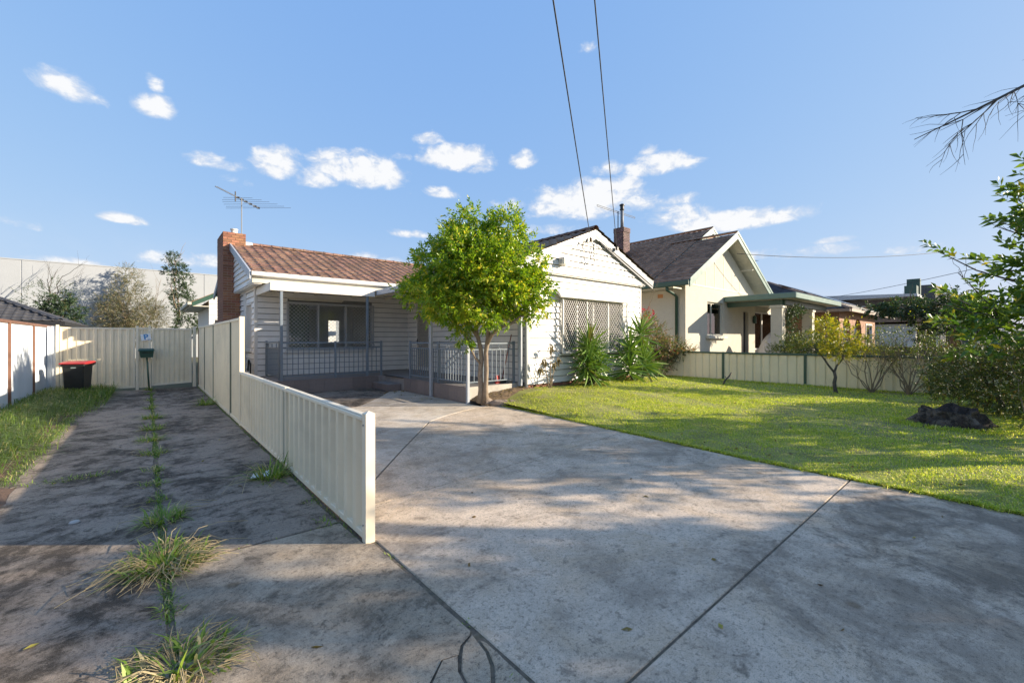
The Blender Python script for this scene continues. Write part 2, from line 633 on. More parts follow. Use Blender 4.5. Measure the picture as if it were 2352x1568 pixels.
def blades(P, D, L, Wd, bend):
    """grass blades: three-segment strips tapering to a point, bending over"""
    n = len(P)
    D = unit(D)
    L = np.asarray(L).reshape(-1, 1) * np.ones((n, 1))
    Wd = np.asarray(Wd).reshape(-1, 1) * np.ones((n, 1))
    hz = D.copy()
    hz[:, 2] = 0
    hz = unit(hz + 1e-6)
    Sd = np.stack([-hz[:, 1], hz[:, 0], np.zeros(n)], axis=1)
    bend = np.asarray(bend).reshape(-1, 1) * np.ones((n, 1))
    m = P + D * L * 0.55
    t = P + D * L * 0.9 + hz * L * bend * 0.6 - np.array([0, 0, 1.0]) * L * bend * 0.45
    V = np.stack([P - Sd * Wd / 2, P + Sd * Wd / 2, m - Sd * Wd * 0.4, m + Sd * Wd * 0.4, t], axis=1).reshape(-1, 3)
    i = np.arange(n)[:, None] * 5
    T = np.concatenate([i + np.array([[0, 1, 3]]), i + np.array([[0, 3, 2]]), i + np.array([[2, 3, 4]])], axis=0)
    return V, T


# ------------------------------------------------------------------ the palette
M_WB = mat('white_weatherboard', (0.77, 0.745, 0.71), 0.5, 0.07, 3.0, 0.08, 40, obj_var=0.03, dirt=0.08, dirt_col=(0.5, 0.49, 0.45))
M_BACK = mat('building_paper', (0.22, 0.22, 0.22), 0.8)
M_WHITE = mat('white_paint', (0.66, 0.635, 0.595), 0.45, 0.05, 5, dirt=0.08, dirt_col=(0.45, 0.42, 0.36))
M_CREAMP = mat('cream_paint', (0.56, 0.53, 0.44), 0.6, 0.05, 4, dirt=0.1, dirt_col=(0.4, 0.37, 0.3))
M_GREYT = mat('blue_grey_trim', (0.36, 0.39, 0.43), 0.45, 0.06, 5, dirt=0.12, dirt_col=(0.2, 0.2, 0.2))
M_RAIL = mat('grey_railing_paint', (0.17, 0.205, 0.24), 0.4, 0.08, 8)
M_BARGE = mat('pale_grey_barge', (0.21, 0.225, 0.24), 0.4, 0.05, 4, dirt=0.1, dirt_col=(0.35, 0.33, 0.3))
M_FENCE = mat('cream_steel_sheet', (0.82, 0.70, 0.50), 0.42, 0.06, 2.0, dirt=0.4, dirt_col=(0.46, 0.39, 0.28))
M_FPOST = mat('cream_steel_post', (0.80, 0.70, 0.53), 0.4, 0.05, 2.0, dirt=0.15, dirt_col=(0.42, 0.37, 0.27))
M_SEAM = mat('fence_dark_seam', (0.16, 0.17, 0.12), 0.6, 0.1, 5)
M_WFENCE = mat('pale_blue_white_sheet', (0.62, 0.66, 0.70), 0.45, 0.06, 1.5, dirt=0.25, dirt_col=(0.42, 0.42, 0.40))
M_BROWN = mat('brown_steel_post', (0.20, 0.10, 0.065), 0.5, 0.12, 5)
M_GREEN = mat('dark_green_steel', (0.035, 0.085, 0.060), 0.4, 0.1, 5)
M_GRTRIM = mat('green_barge_paint', (0.12, 0.20, 0.165), 0.4, 0.08, 4)
M_GCREAM = mat('cream_sheet_right', (0.82, 0.71, 0.48), 0.45, 0.05, 1.5, dirt=0.2, dirt_col=(0.45, 0.36, 0.22))
M_BRICK = mat('red_brown_brick', (0.30, 0.135, 0.078), 0.85, 0.2, 14, 0.5, 60, obj_var=0.28, hue=0.012)
M_MORTAR = mat('grey_mortar', (0.36, 0.31, 0.26), 0.9, 0.15, 10, 0.4, 80)
M_DBRICK = mat('dark_purple_brick', (0.135, 0.085, 0.080), 0.8, 0.25, 14, 0.5, 60, obj_var=0.35, hue=0.02)
M_TILE = mat('terracotta_roof_tile', (0.205, 0.115, 0.078), 0.85, 0.5, 11, 0.6, 40, obj_var=0.34, hue=0.012, dirt=0.45, dirt_col=(0.17, 0.135, 0.11), world_pos=True, island=0.12)
M_DTILE = mat('dark_grey_roof_tile', (0.25, 0.155, 0.10), 0.75, 0.3, 5, 0.5, 30, island=0.3, dirt=0.25, dirt_col=(0.14, 0.12, 0.10))
M_BTILE = mat('charcoal_roof_tile', (0.05, 0.05, 0.055), 0.65, 0.3, 5, 0.5, 30, island=0.25)
M_PTILE = mat('mauve_grey_porch_tile', (0.20, 0.165, 0.155), 0.5, 0.12, 20, 0.1, 60, obj_var=0.10)
M_DECK = mat('porch_floor_screed', (0.27, 0.25, 0.24), 0.7, 0.15, 5, 0.2, 50)
M_CONCB = mat('rendered_deck_edge', (0.42, 0.39, 0.34), 0.85, 0.15, 5, 0.4, 50, dirt=0.3)
M_DARK = mat('dark_void', (0.02, 0.02, 0.02), 0.9, 0.1, 5)
M_ROOM = mat('room_wall_paint', (0.42, 0.40, 0.36), 0.8, 0.05, 5)
M_SOIL = mat('dark_soil', (0.075, 0.055, 0.04), 0.95, 0.3, 5, 0.8, 60, bdist=0.02)
M_DIRT = mat('red_brown_dirt', (0.125, 0.075, 0.05), 0.95, 0.35, 4, 0.9, 50, world_pos=True, bdist=0.02)
M_BLACKP = mat('black_bin_plastic', (0.018, 0.02, 0.02), 0.45, 0.2, 8, 0.05, 80)
M_REDP = mat('red_bin_plastic', (0.40, 0.028, 0.03), 0.45, 0.1, 6, dirt=0.15, dirt_col=(0.3, 0.05, 0.04))
M_RUBBER = mat('black_rubber', (0.02, 0.02, 0.02), 0.8, 0.1, 8)
M_ALU = mat('dull_aluminium', (0.45, 0.46, 0.47), 0.35, 0.1, 6, metal=0.8)
M_GALV = mat('galvanised_steel', (0.20, 0.21, 0.22), 0.6, 0.12, 8, metal=0.2)
M_BLACK = mat('black_plastic_clip', (0.015, 0.015, 0.017), 0.5, 0.1, 6)
M_WIRE = mat('dark_service_wire', (0.03, 0.03, 0.035), 0.6, 0.1, 6)
M_MESH = mat('pale_security_mesh', (0.55, 0.56, 0.56), 0.45, 0.08, 6)
M_GREYM = mat('grey_window_frame', (0.42, 0.43, 0.44), 0.45, 0.08, 6)
M_GLASS = pane_mat('window_glass', (0.93, 0.95, 0.95))
M_GLASS2 = pane_mat('reflective_window_glass', (0.30, 0.33, 0.34), 0.95, 2.0)
M_BLIND = mat('white_vertical_blind', (0.82, 0.82, 0.80), 0.7, 0.05, 5)
M_RENDER = brick_mat('cream_painted_brick', (0.53, 0.50, 0.41), (0.55, 0.515, 0.425), (0.49, 0.46, 0.37), 0.23, 0.076, 0.01, 0.25, 0.08)
M_OBRICK = brick_mat('orange_brown_brick', (0.38, 0.20, 0.115), (0.31, 0.145, 0.085), (0.40, 0.34, 0.27))
M_CHARBRICK = brick_mat('charcoal_brick', (0.055, 0.05, 0.05), (0.085, 0.065, 0.06), (0.26, 0.25, 0.24))
M_BRFENCE = brick_mat('brown_fence_brick', (0.16, 0.09, 0.065), (0.12, 0.07, 0.055), (0.2, 0.17, 0.15))
M_TILT = mat('pale_tilt_up_concrete', (0.36, 0.38, 0.40), 0.85, 0.06, 0.5, 0.1, 20, dirt=0.12, dirt_col=(0.45, 0.43, 0.40), world_pos=True)
M_BARK = mat('pale_brown_bark', (0.26, 0.20, 0.145), 0.9, 0.25, 12, 0.7, 50)
M_DBARK = mat('dark_grey_bark', (0.085, 0.075, 0.065), 0.9, 0.3, 12, 0.7, 50)
M_TWIG = mat('dry_twig', (0.22, 0.17, 0.115), 0.9, 0.3, 12, 0.3, 50)
M_STUMP = mat('black_rotten_wood', (0.045, 0.033, 0.026), 0.95, 0.6, 14, 1.0, 28, dirt=0.9, dirt_col=(0.30, 0.24, 0.18), bdist=0.06)
M_ROCK = mat('weathered_edging_rock', (0.27, 0.21, 0.165), 0.9, 0.25, 6, 0.8, 40, obj_var=0.15, bdist=0.02)
M_SIGNW = mat('white_sign', (0.8, 0.8, 0.8), 0.4, 0.03, 5)
M_SIGNB = mat('blue_sign_print', (0.03, 0.22, 0.5), 0.4, 0.03, 5)

M_C_OLD = concrete('old_stained_concrete', (0.36, 0.29, 0.225), (0.060, 0.047, 0.035), 0.95, 0.7, (0.40, 0.30, 0.235), 0.45)
M_C_APRON = concrete('apron_concrete', (0.50, 0.405, 0.30), (0.11, 0.088, 0.064), 0.75, 0.7, (0.42, 0.305, 0.19), 0.5)
M_C_NEW = concrete('pale_slab_concrete', (0.72, 0.585, 0.45), (0.25, 0.20, 0.15), 0.55, 0.72, (0.54, 0.385, 0.235), 0.5, grime_shade=((4.9, -0.3, 1.5, 0.62), (1.45, 2.9, 0.42, 0.35), (3.2, 0.55, 0.7, 0.3), (5.2, 3.2, 0.8, 0.28)))
M_C_PAINT = concrete('pale_washed_concrete', (0.66, 0.58, 0.48), (0.30, 0.24, 0.18), 0.6, 0.4, (0.46, 0.345, 0.235), 0.5)

L_LEMON = leaf_mat('lemon_leaf', (0.09, 0.20, 0.015), (0.28, 0.39, 0.025), (0.55, 0.50, 0.05), 0.10, 0.32, 0.38)
L_LEMON2 = leaf_mat('young_lemon_leaf', (0.20, 0.30, 0.02), (0.38, 0.46, 0.035), (0.66, 0.56, 0.08), 0.14, 0.35, 0.42)
L_MAG = leaf_mat('large_glossy_leaf', (0.055, 0.125, 0.025), (0.18, 0.27, 0.04), (0.36, 0.32, 0.04), 0.08, 0.35, 0.28)
L_YUC = leaf_mat('yucca_leaf', (0.08, 0.17, 0.025), (0.20, 0.30, 0.05), (0.20, 0.19, 0.05), 0.06, 0.38, 0.15)
L_DARK = leaf_mat('dark_shrub_leaf', (0.022, 0.042, 0.014), (0.05, 0.075, 0.02), (0.09, 0.06, 0.025), 0.12, 0.45, 0.2)
L_YEL = leaf_mat('yellow_leaf', (0.30, 0.28, 0.02), (0.42, 0.36, 0.03), (0.14, 0.20, 0.02), 0.25, 0.4, 0.35)
L_BUSH = leaf_mat('olive_bush_leaf', (0.055, 0.085, 0.024), (0.14, 0.17, 0.05), (0.15, 0.09, 0.035), 0.12, 0.45, 0.25)
L_HEDGE = leaf_mat('mid_green_leaf', (0.05, 0.085, 0.02), (0.11, 0.14, 0.03), (0.2, 0.17, 0.03), 0.08, 0.45, 0.3)
L_BOUG = leaf_mat('bougainvillea_leaf', (0.07, 0.10, 0.035), (0.15, 0.165, 0.06), (0.30, 0.16, 0.10), 0.28, 0.5, 0.3)
L_RED = leaf_mat('red_bract', (0.42, 0.02, 0.045), (0.55, 0.04, 0.05), None, 0, 0.5, 0.3, (1.2, 0.5, 0.5))
L_GUM = leaf_mat('olive_grey_leaf', (0.10, 0.115, 0.05), (0.20, 0.195, 0.10), (0.26, 0.20, 0.13), 0.3, 0.5, 0.25)
L_TALL = leaf_mat('deep_green_leaf', (0.028, 0.062, 0.026), (0.06, 0.095, 0.04), (0.10, 0.085, 0.03), 0.08, 0.5, 0.22)
L_DEAD = leaf_mat('withered_leaf', (0.16, 0.115, 0.05), (0.24, 0.19, 0.09), (0.08, 0.07, 0.03), 0.2, 0.7, 0.2)
L_FLOW = leaf_mat('white_flower', (0.55, 0.56, 0.58), (0.7, 0.7, 0.72), None, 0, 0.6, 0.2, (1, 1, 1))
L_GRASS = leaf_mat('lawn_blade', (0.30, 0.41, 0.035), (0.60, 0.64, 0.08), (0.76, 0.68, 0.28), 0.2, 0.5, 0.45)
L_TUFT = leaf_mat('weed_blade', (0.12, 0.21, 0.024), (0.30, 0.40, 0.06), (0.55, 0.46, 0.24), 0.14, 0.5, 0.35)
L_LONG = leaf_mat('long_grass_blade', (0.07, 0.135, 0.02), (0.20, 0.30, 0.05), (0.46, 0.42, 0.18), 0.10, 0.5, 0.35)
L_STRAW = leaf_mat('dry_straw', (0.38, 0.29, 0.15), (0.50, 0.41, 0.24), None, 0, 0.7, 0.2)

# ================================================================== GROUND
def sstep(a, b, x):
    t = np.clip((x - a) / (b - a), 0, 1)
    return t * t * (3 - 2 * t)


LAWN_EDGE = [(-6, 5.60), (-0.11, 5.64), (0.58, 5.68), (1.08, 5.68), (2.17, 5.68), (3.02, 5.74), (4.29, 5.83), (5.95, 5.96), (7.0, 6.0), (7.52, 6.02), (9.0, 6.02)]


def lawn_x0(y):
    ys, xs = zip(*LAWN_EDGE)
    return np.interp(y, ys, xs)


def lawn_z(x, y):
    x = np.asarray(x, float)
    y = np.asarray(y, float)
    rise = 0.19 * sstep(4.2, 7.9, y) * (1 - 0.85 * sstep(11.8, 15.0, x))
    edge = sstep(0.0, 0.9, x - lawn_x0(y))
    bumps = 0.018 * np.sin(x * 1.9 + 1.3 * np.sin(y * 1.1)) * np.cos(y * 1.5 + 0.4) * edge
    return 0.012 + 0.035 * edge + rise * (0.35 + 0.65 * sstep(0.0, 1.3, x - lawn_x0(y))) + bumps


def ground_sheet():
    n = 60
    xs = np.concatenate([[-600, -200, -80], np.linspace(-40, 60, n), [90, 250, 600]])
    ys = np.concatenate([[-600, -200, -60], np.linspace(-30, 60, n), [90, 250, 600]])
    gx, gy = np.meshgrid(xs, ys)
    V = np.stack([gx.ravel(), gy.ravel(), np.full(gx.size, -0.055)], 1)
    k = len(xs)
    i, j = np.meshgrid(np.arange(len(ys) - 1), np.arange(k - 1), indexing='ij')
    a = (i * k + j).ravel()
    Q = np.stack([a, a + 1, a + k + 1, a + k], 1)
    m = mat('bare_ground', (0.085, 0.085, 0.035), 0.95, 0.4, 0.6, 0.6, 30, dirt=0.6, dirt_col=(0.12, 0.09, 0.06), world_pos=True)
    o = np_mesh('ground', V, Q, m)
    tag(o, 'bare and grassy ground spreading out beyond the yard', None, None, 'structure')
    return o


ground_sheet()


def lawn_sheet():
    ys = np.linspace(-6, 8.35, 110)
    us = np.linspace(0, 1, 90)
    V = []
    for y in ys:
        x0 = float(lawn_x0(y))
        for u in us:
            x = x0 + (15.36 - x0) * u
            V.append((x, y, float(lawn_z(x, y))))
    k = len(us)
    i, j = np.meshgrid(np.arange(len(ys) - 1), np.arange(k - 1), indexing='ij')
    a = (i * k + j).ravel()
    Q = np.stack([a, a + 1, a + k + 1, a + k], 1)
    m = mat('lawn_soil', (0.25, 0.255, 0.06), 0.95, 0.4, 2.2, 0.8, 45, dirt=0.7, dirt_col=(0.26, 0.21, 0.10), world_pos=True, bdist=0.02)
    o = np_mesh('lawn', np.array(V), Q, m)
    tag(o, 'front lawn rising gently towards the white house', None, None, 'structure')


lawn_sheet()


def in_poly(px, py, poly):
    inside = np.zeros(len(px), bool)
    n = len(poly)
    j = n - 1
    for i in range(n):
        xi, yi = poly[i]
        xj, yj = poly[j]
        c = ((yi > py) != (yj > py)) & (px < (xj - xi) * (py - yi) / (yj - yi + 1e-12) + xi)
        inside ^= c
        j = i
    return inside


def slab(name, poly, m, parent, jit=0.0, z=0.0, sub=0.25, tilt=(0, 0), ins=0.005):
    """a poured slab: chamfered top edge, slightly ragged outline"""
    pts = []
    n = len(poly)
    for i in range(n):
        a, b = Vector(poly[i]), Vector(poly[(i + 1) % n])
        L = (b - a).length
        k = max(1, int(L / sub)) if jit > 0 else 1
        for q in range(k):
            p = a.lerp(b, q / k)
            if q and jit:
                nrm = Vector((-(b - a).y, (b - a).x)).normalized()
                p = p + nrm * rnd.uniform(-jit, jit)
            pts.append(p)
    cen = sum(pts, Vector((0, 0))) / len(pts)
    mb = MB()
    k = len(pts)
    vs = []
    for p in pts:
        vs.append((p.x, p.y, -0.1))
    for p in pts:
        vs.append((p.x, p.y, z - ins + (p.x - cen.x) * tilt[0] + (p.y - cen.y) * tilt[1]))
    for p in pts:
        q = p + (cen - p).normalized() * ins * 1.3
        vs.append((q.x, q.y, z + (q.x - cen.x) * tilt[0] + (q.y - cen.y) * tilt[1]))
    fs = [tuple(2 * k + i for i in range(k))]
    for r in range(2):
        for i in range(k):
            fs.append((r * k + i, r * k + (i + 1) % k, (r + 1) * k + (i + 1) % k, (r + 1) * k + i))
    mb.add(vs, fs)
    return mb.build(name, m, parent)


def structure(name, label, loc=(0, 0, 0)):
    o = thing(name, label, None, loc)
    o['kind'] = 'structure'
    return o


# old driveway on the left of the fence: two strips of slabs either side of a weedy gap
old = structure('old_driveway', 'dark stained old concrete driveway left of the cream fence')
for (x0, x1, y0, y1) in ((-0.95, 0.068, -3.0, 6.50), (-1.05, 0.06, 6.525, 11.9), (-1.0, 0.055, 11.92, 16.62)):
    slab('concrete_slab', [(x0, y0), (x1, y0), (x1, y1), (x0 - 0.05, y1 + 0.05)], M_C_OLD, old, 0.012)
for (y0, y1) in ((3.57, 4.62), (4.635, 5.9), (5.915, 8.85), (8.87, 12.3), (12.32, 16.62)):
    slab('concrete_slab', [(0.105, y0 + 0.03), (1.19, y0), (1.19, y1), (0.105, y1 + 0.03)], M_C_OLD, old, 0.012)
# apron in front, broken at its corner
slab('concrete_slab', [(0.11, -3), (1.262, -3), (1.262, 1.22), (1.1, 1.24), (0.90, 1.27), (0.865, 1.5), (0.93, 1.64), (1.045, 1.725), (1.125, 1.70), (1.165, 1.745), (1.24, 1.775), (1.262, 1.80), (1.262, 3.02), (1.2, 3.10), (1.19, 3.545), (0.11, 3.58)], M_C_APRON, old, 0.003)
slab('concrete_slab', [(0.912, 1.285), (1.06, 1.262), (1.045, 1.52), (1.062, 1.61), (1.112, 1.688), (1.045, 1.71), (0.945, 1.63), (0.882, 1.5)], M_C_APRON, old, 0.003, 0.002, 0.05, (0.02, 0.02))
slab('concrete_slab', [(1.072, 1.26), (1.15, 1.25), (1.135, 1.46), (1.20, 1.55), (1.232, 1.63), (1.25, 1.765), (1.172, 1.728), (1.128, 1.675), (1.078, 1.605), (1.06, 1.52)], M_C_APRON, old, 0.003, 0.0, 0.05, (-0.02, 0.02))
slab('concrete_slab', [(1.165, 1.25), (1.268, 1.235), (1.272, 1.44), (1.272, 1.69), (1.258, 1.71), (1.246, 1.62), (1.214, 1.535), (1.152, 1.45)], M_C_APRON, old, 0.003, -0.001, 0.05)

new = structure('concrete_driveway', 'wide pale concrete driveway between the cream fence and the lawn')
X0 = 1.292
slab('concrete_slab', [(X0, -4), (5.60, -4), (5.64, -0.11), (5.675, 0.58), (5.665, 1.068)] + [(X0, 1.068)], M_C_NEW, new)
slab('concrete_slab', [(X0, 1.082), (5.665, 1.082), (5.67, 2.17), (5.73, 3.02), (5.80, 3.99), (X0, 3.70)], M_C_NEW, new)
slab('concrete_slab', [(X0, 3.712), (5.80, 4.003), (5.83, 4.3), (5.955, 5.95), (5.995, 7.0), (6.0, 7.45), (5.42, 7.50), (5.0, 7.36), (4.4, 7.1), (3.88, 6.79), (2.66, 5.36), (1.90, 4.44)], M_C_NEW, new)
slab('concrete_slab', [(X0, 3.735), (1.882, 4.452), (2.644, 5.372), (3.862, 6.805), (4.39, 7.116), (4.99, 7.378), (5.41, 7.518), (6.0, 7.468), (6.0, 7.6), (5.66, 7.66), (5.62, 8.06), (5.60, 11.42), (5.22, 11.42), (4.5, 10.45), (3.6, 9.40), (2.4, 8.75), (X0, 8.45)], M_C_PAINT, new)
slab('concrete_slab', [(X0, 8.47), (2.39, 8.77), (3.585, 9.42), (4.48, 10.47), (5.20, 11.44), (5.22, 12.6), (2.55, 12.6), (2.45, 14.55), (X0, 14.55)], M_C_OLD, new)
# soil that shows in the joints and along the left fence
o = MB().box(-1.3, 5.62, -4, 16.7, -0.054, -0.007).build('joint_soil', mat('joint_grit', (0.16, 0.125, 0.09), 0.95, 0.5, 25, 0.8, 90, world_pos=True, dirt=0.6, dirt_col=(0.07, 0.075, 0.03)), None)
tag(o, 'dark soil showing in the gaps between the slabs', None, None, 'structure')
V = []
rr = random.Random(3)
nx, ny = 16, 140
for j in range(ny):
    y = -2 + 19.0 * j / (ny - 1)
    for i in range(nx):
        u = i / (nx - 1)
        xr = -0.86 - 0.10 * mnoise.noise((y * 0.9, 2.0, 0)) if y < 6.6 else -1.03 - 0.06 * mnoise.noise((y * 1.2, 5, 0))
        x = -2.6 + (xr + 2.6) * u
        z = 0.006 + 0.05 * (1 - u) * (0.6 + 0.5 * mnoise.noise((x * 1.5, y * 1.5, 0))) - 0.02 * (u > 0.93) + 0.012 * mnoise.noise((x * 7, y * 7, 1))
        V.append((x, y, z))
ii, jj = np.meshgrid(np.arange(ny - 1), np.arange(nx - 1), indexing='ij')
a = (ii * nx + jj).ravel()
o = np_mesh('dirt_verge', np.array(V), np.stack([a, a + 1, a + nx + 1, a + nx], 1), M_DIRT)
tag(o, 'red brown dirt verge beside the old driveway', None, None, 'structure')


# ================================================================== SHEET FENCES
def sheet(mb, p0, p1, z0, z1, nrm, pitch, rib, depth, z1b=None, skew=0.0):
    """ribbed steel sheet between two plan points; ribs stand out along nrm"""
    p0, p1 = Vector(p0), Vector(p1)
    z1b = z1 if z1b is None else z1b
    L = (p1 - p0).length
    d = (p1 - p0) / L
    nrm = Vector(nrm)
    prof = [(0, 0)]
    s = pitch * 0.5
    while s + rib * 1.6 < L:
        prof += [(s, 0), (s + rib * 0.3, depth), (s + rib, depth), (s + rib * 1.3, 0)]
        s += pitch
    prof.append((L, 0))
    n = len(prof)
    vs = []
    for (s, o) in prof:
        q = p0 + d * s + nrm * o
        vs.append((q.x, q.y, z0))
    for (s, o) in prof:
        q = p0 + d * s + nrm * o
        vs.append((q.x, q.y, z1 + (z1b - z1) * s / L))
    for (s, o) in prof:
        q = p0 + d * s + nrm * (o - 0.003)
        vs.append((q.x, q.y, z0))
    for (s, o) in prof:
        q = p0 + d * s + nrm * (o - 0.003)
        vs.append((q.x, q.y, z1 + (z1b - z1) * s / L))
    fs = [(i, i + 1, n + i + 1, n + i) for i in range(n - 1)]
    fs += [(2 * n + i + 1, 2 * n + i, 3 * n + i, 3 * n + i + 1) for i in range(n - 1)]
    return mb.add(vs, fs)


# low front part of the boundary fence
LOWZ = 0.92
lf = thing('low_fence', 'low cream ribbed steel fence ending in a square post between the two driveways', 'fence', (1.25, 3.09, 0))
lp = MB().box(1.215, 1.285, 3.055, 3.125, -0.06, 0.945)
lp.add([(1.213, 3.053, 0.945), (1.287, 3.053, 0.945), (1.287, 3.127, 0.945), (1.213, 3.127, 0.945), (1.25, 3.09, 0.965)], [(0, 1, 4), (1, 2, 4), (2, 3, 4), (3, 0, 4), (3, 2, 1, 0)])
lp.build('post', M_FPOST, lf)
for (y0, y1) in ((3.13, 5.455), (5.505, 8.66)):
    sheet(MB(), (1.25, y0), (1.25, y1), 0.03, LOWZ - 0.02, (-1, 0), 0.198, 0.085, 0.036).build('sheet_panel', M_FENCE, lf, recalc=False)
    MB().box(1.212, 1.288, y0, y1, LOWZ - 0.035, LOWZ).box(1.222, 1.278, y0, y1, LOWZ, LOWZ + 0.012).build('top_rail', M_FPOST, lf, bevel=0.006)
    MB().box(1.215, 1.285, y0, y1, 0.015, 0.065).build('bottom_rail', M_FPOST, lf, bevel=0.004)
MB().box(1.216, 1.284, 5.457, 5.503, -0.06, LOWZ).build('post', M_FPOST, lf, bevel=0.004)
MB().box(1.2118, 1.218, 5.5035, 5.52, 0.066, LOWZ - 0.036).build('seam_strip', M_SEAM, lf)
MB().hexa([(1.246, 4.43, .066), (1.252, 4.43, .066), (1.252, 4.455, .066), (1.246, 4.455, .066), (1.217, 4.50, .884), (1.224, 4.50, .884), (1.224, 4.522, .884), (1.217, 4.522, .884)]).build('seam_strip', M_SEAM, lf)
for z in (0.12, 0.86):
    MB().tube([(1.2145, 3.10, z), (1.208, 3.10, z)], 0.006, 6).build('rivet', M_GALV, lf)

# tall rear part of the same boundary
TZ = 1.87
tf = thing('tall_fence', 'tall cream ribbed steel fence beside the white house behind the low fence', 'fence', (1.25, 8.69, 0))
MB().box(1.212, 1.288, 8.665, 8.72, -0.06, TZ + 0.02).build('post', M_FPOST, tf, bevel=0.004)
for (y0, y1) in ((8.725, 9.815), (9.865, 12.635), (12.685, 14.745), (14.795, 16.60)):
    sheet(MB(), (1.25, y0), (1.25, y1), 0.03, TZ - 0.02, (-1, 0), 0.125, 0.05, 0.022).build('sheet_panel', M_FENCE, tf, recalc=False)
    MB().box(1.214, 1.286, y0, y1, TZ - 0.05, TZ).build('top_rail', M_FPOST, tf, bevel=0.006)
    MB().box(1.218, 1.282, y0, y1, 0.0, 0.06).build('bottom_rail', M_FPOST, tf, bevel=0.004)
for y in (9.84, 12.66, 14.77, 16.625):
    MB().box(1.217, 1.283, y - 0.024, y + 0.024, -0.06, TZ - 0.002).build('post', M_SEAM if y < 16 else M_BROWN, tf, bevel=0.003)

# neighbour's pale fence on the far left
wf = thing('white_fence', 'pale blue white steel fence with brown posts along the left side', 'fence', (-2.07, 10, 0))
ys = [6.2, 8.55, 10.75, 12.75, 15.1, 17.5]
for a, b in zip(ys[:-1], ys[1:]):
    sheet(MB(), (-2.07, a + 0.03), (-2.07, b - 0.03), 0.02, 1.82, (1, 0), 0.09, 0.035, 0.012).build('sheet_panel', M_WFENCE, wf, recalc=False)
    MB().box(-2.10, -2.035, a + 0.026, b - 0.026, 1.81, 1.87).build('top_rail', M_BROWN, wf, bevel=0.005)
for y in ys:
    MB().box(-2.105, -2.03, y - 0.025, y + 0.025, -0.06, 1.868).build('post', M_BROWN, wf, bevel=0.004)

# gates across the old driveway
GY = 16.72


def gate_leaf(label, x0, x1, z0a, z0b, zt=1.80, pitch=0.15):
    g = thing('driveway_gate', label, 'gate', (x0, GY, 0))
    sheet(MB(), (x0 + 0.05, GY), (x1 - 0.05, GY), max(z0a, z0b) + 0.03, zt - 0.03, (0, -1), pitch, pitch * 0.45, 0.02).build('sheet_panel', M_FENCE, g, recalc=False)
    f = MB()
    f.hexa([(x0 + 0.05, GY - 0.03, z0a), (x1 - 0.05, GY - 0.03, z0b), (x1 - 0.05, GY + 0.02, z0b), (x0 + 0.05, GY + 0.02, z0a),
            (x0 + 0.05, GY - 0.03, z0a + 0.06), (x1 - 0.05, GY - 0.03, z0b + 0.06), (x1 - 0.05, GY + 0.02, z0b + 0.06), (x0 + 0.05, GY + 0.02, z0a + 0.06)])
    f.box(x0 + 0.05, x1 - 0.05, GY - 0.03, GY + 0.02, zt - 0.05, zt)
    f.box(x0, x0 + 0.049, GY - 0.032, GY + 0.022, z0a, zt + 0.004)
    f.box(x1 - 0.049, x1, GY - 0.032, GY + 0.022, z0b, zt + 0.004)
    f.build('gate_frame', M_FPOST, g, bevel=0.004)
    h = MB()
    for z in (0.4, 1.5):
        h.box(x1 + 0.002, x1 + 0.03, GY - 0.02, GY + 0.01, z, z + 0.08)
    h.build('hinge', M_GALV, g)
    return g


gate_leaf('wide cream steel gate leaf standing behind the red lidded bin', -1.80, -0.27, 0.06, 0.06, 1.82, 0.17)
gate_leaf('narrower cream steel gate leaf right of the green letterbox', 0.10, 1.06, 0.09, 0.13, 1.82, 0.12)
gp = thing('infill_fence', 'narrow fixed cream panel between the two gate leaves, carrying the parking sign', 'fence', (-0.1, GY, 0))
for x in (-0.225, 0.055):
    MB().box(x - 0.033, x + 0.033, GY - 0.04, GY + 0.03, -0.06, 1.88).build('post', M_FPOST, gp, bevel=0.004)
sheet(MB(), (-0.19, GY), (0.02, GY), 0.05, 1.80, (0, -1), 0.1, 0.045, 0.018).build('sheet_panel', M_FENCE, gp, recalc=False)
MB().box(-0.19, 0.02, GY - 0.03, GY + 0.02, 1.78, 1.83).build('top_rail', M_FPOST, gp, bevel=0.003)
gl = thing('gate_post', 'cream steel gate post with a narrow infill sheet against the pale left fence', 'post', (-1.95, GY, 0))
MB().box(-1.87, -1.81, GY - 0.04, GY + 0.03, -0.06, 1.88).build('post_body', M_FPOST, gl, bevel=0.004)
sheet(MB(), (-2.03, GY), (-1.87, GY), 0.05, 1.84, (0, -1), 0.1, 0.045, 0.018).build('sheet_panel', M_WFENCE, gl, recalc=False)
gr = thing('gate_post', 'cream steel gate post at the corner with the tall fence', 'post', (1.13, GY, 0))
MB().box(1.09, 1.17, GY - 0.05, GY + 0.03, -0.06, 1.88).build('post_body', M_FPOST, gr, bevel=0.004)

# parking sign, tilted a little
sg = thing('parking_sign', 'small tilted white parking sign with a blue letter P on the gate panel', 'sign', (-0.03, GY - 0.05, 1.55))
MB().box(-0.115, 0.115, -0.004, 0.0, -0.095, 0.095).build('sign_plate', M_SIGNW, None, bevel=0.001)
pl = bpy.data.objects['sign_plate']
pl.parent = sg
cu = bpy.data.curves.new('letter', 'FONT')
cu.body = 'P'
cu.size = 0.21
cu.align_x = 'CENTER'
cu.align_y = 'CENTER'
cu.extrude = 0.001
cu.offset = 0.006
cu.materials.append(M_SIGNB)
tmp_ = link(bpy.data.objects.new('letter_curve', cu))
bpy.context.view_layer.update()
lt_me = bpy.data.meshes.new_from_object(tmp_)
bpy.data.objects.remove(tmp_)
lt = link(bpy.data.objects.new('letter', lt_me))
lt.parent = sg
lt.location = (0.0, -0.0065, 0.0)
lt.rotation_euler = (R(90), 0, 0)
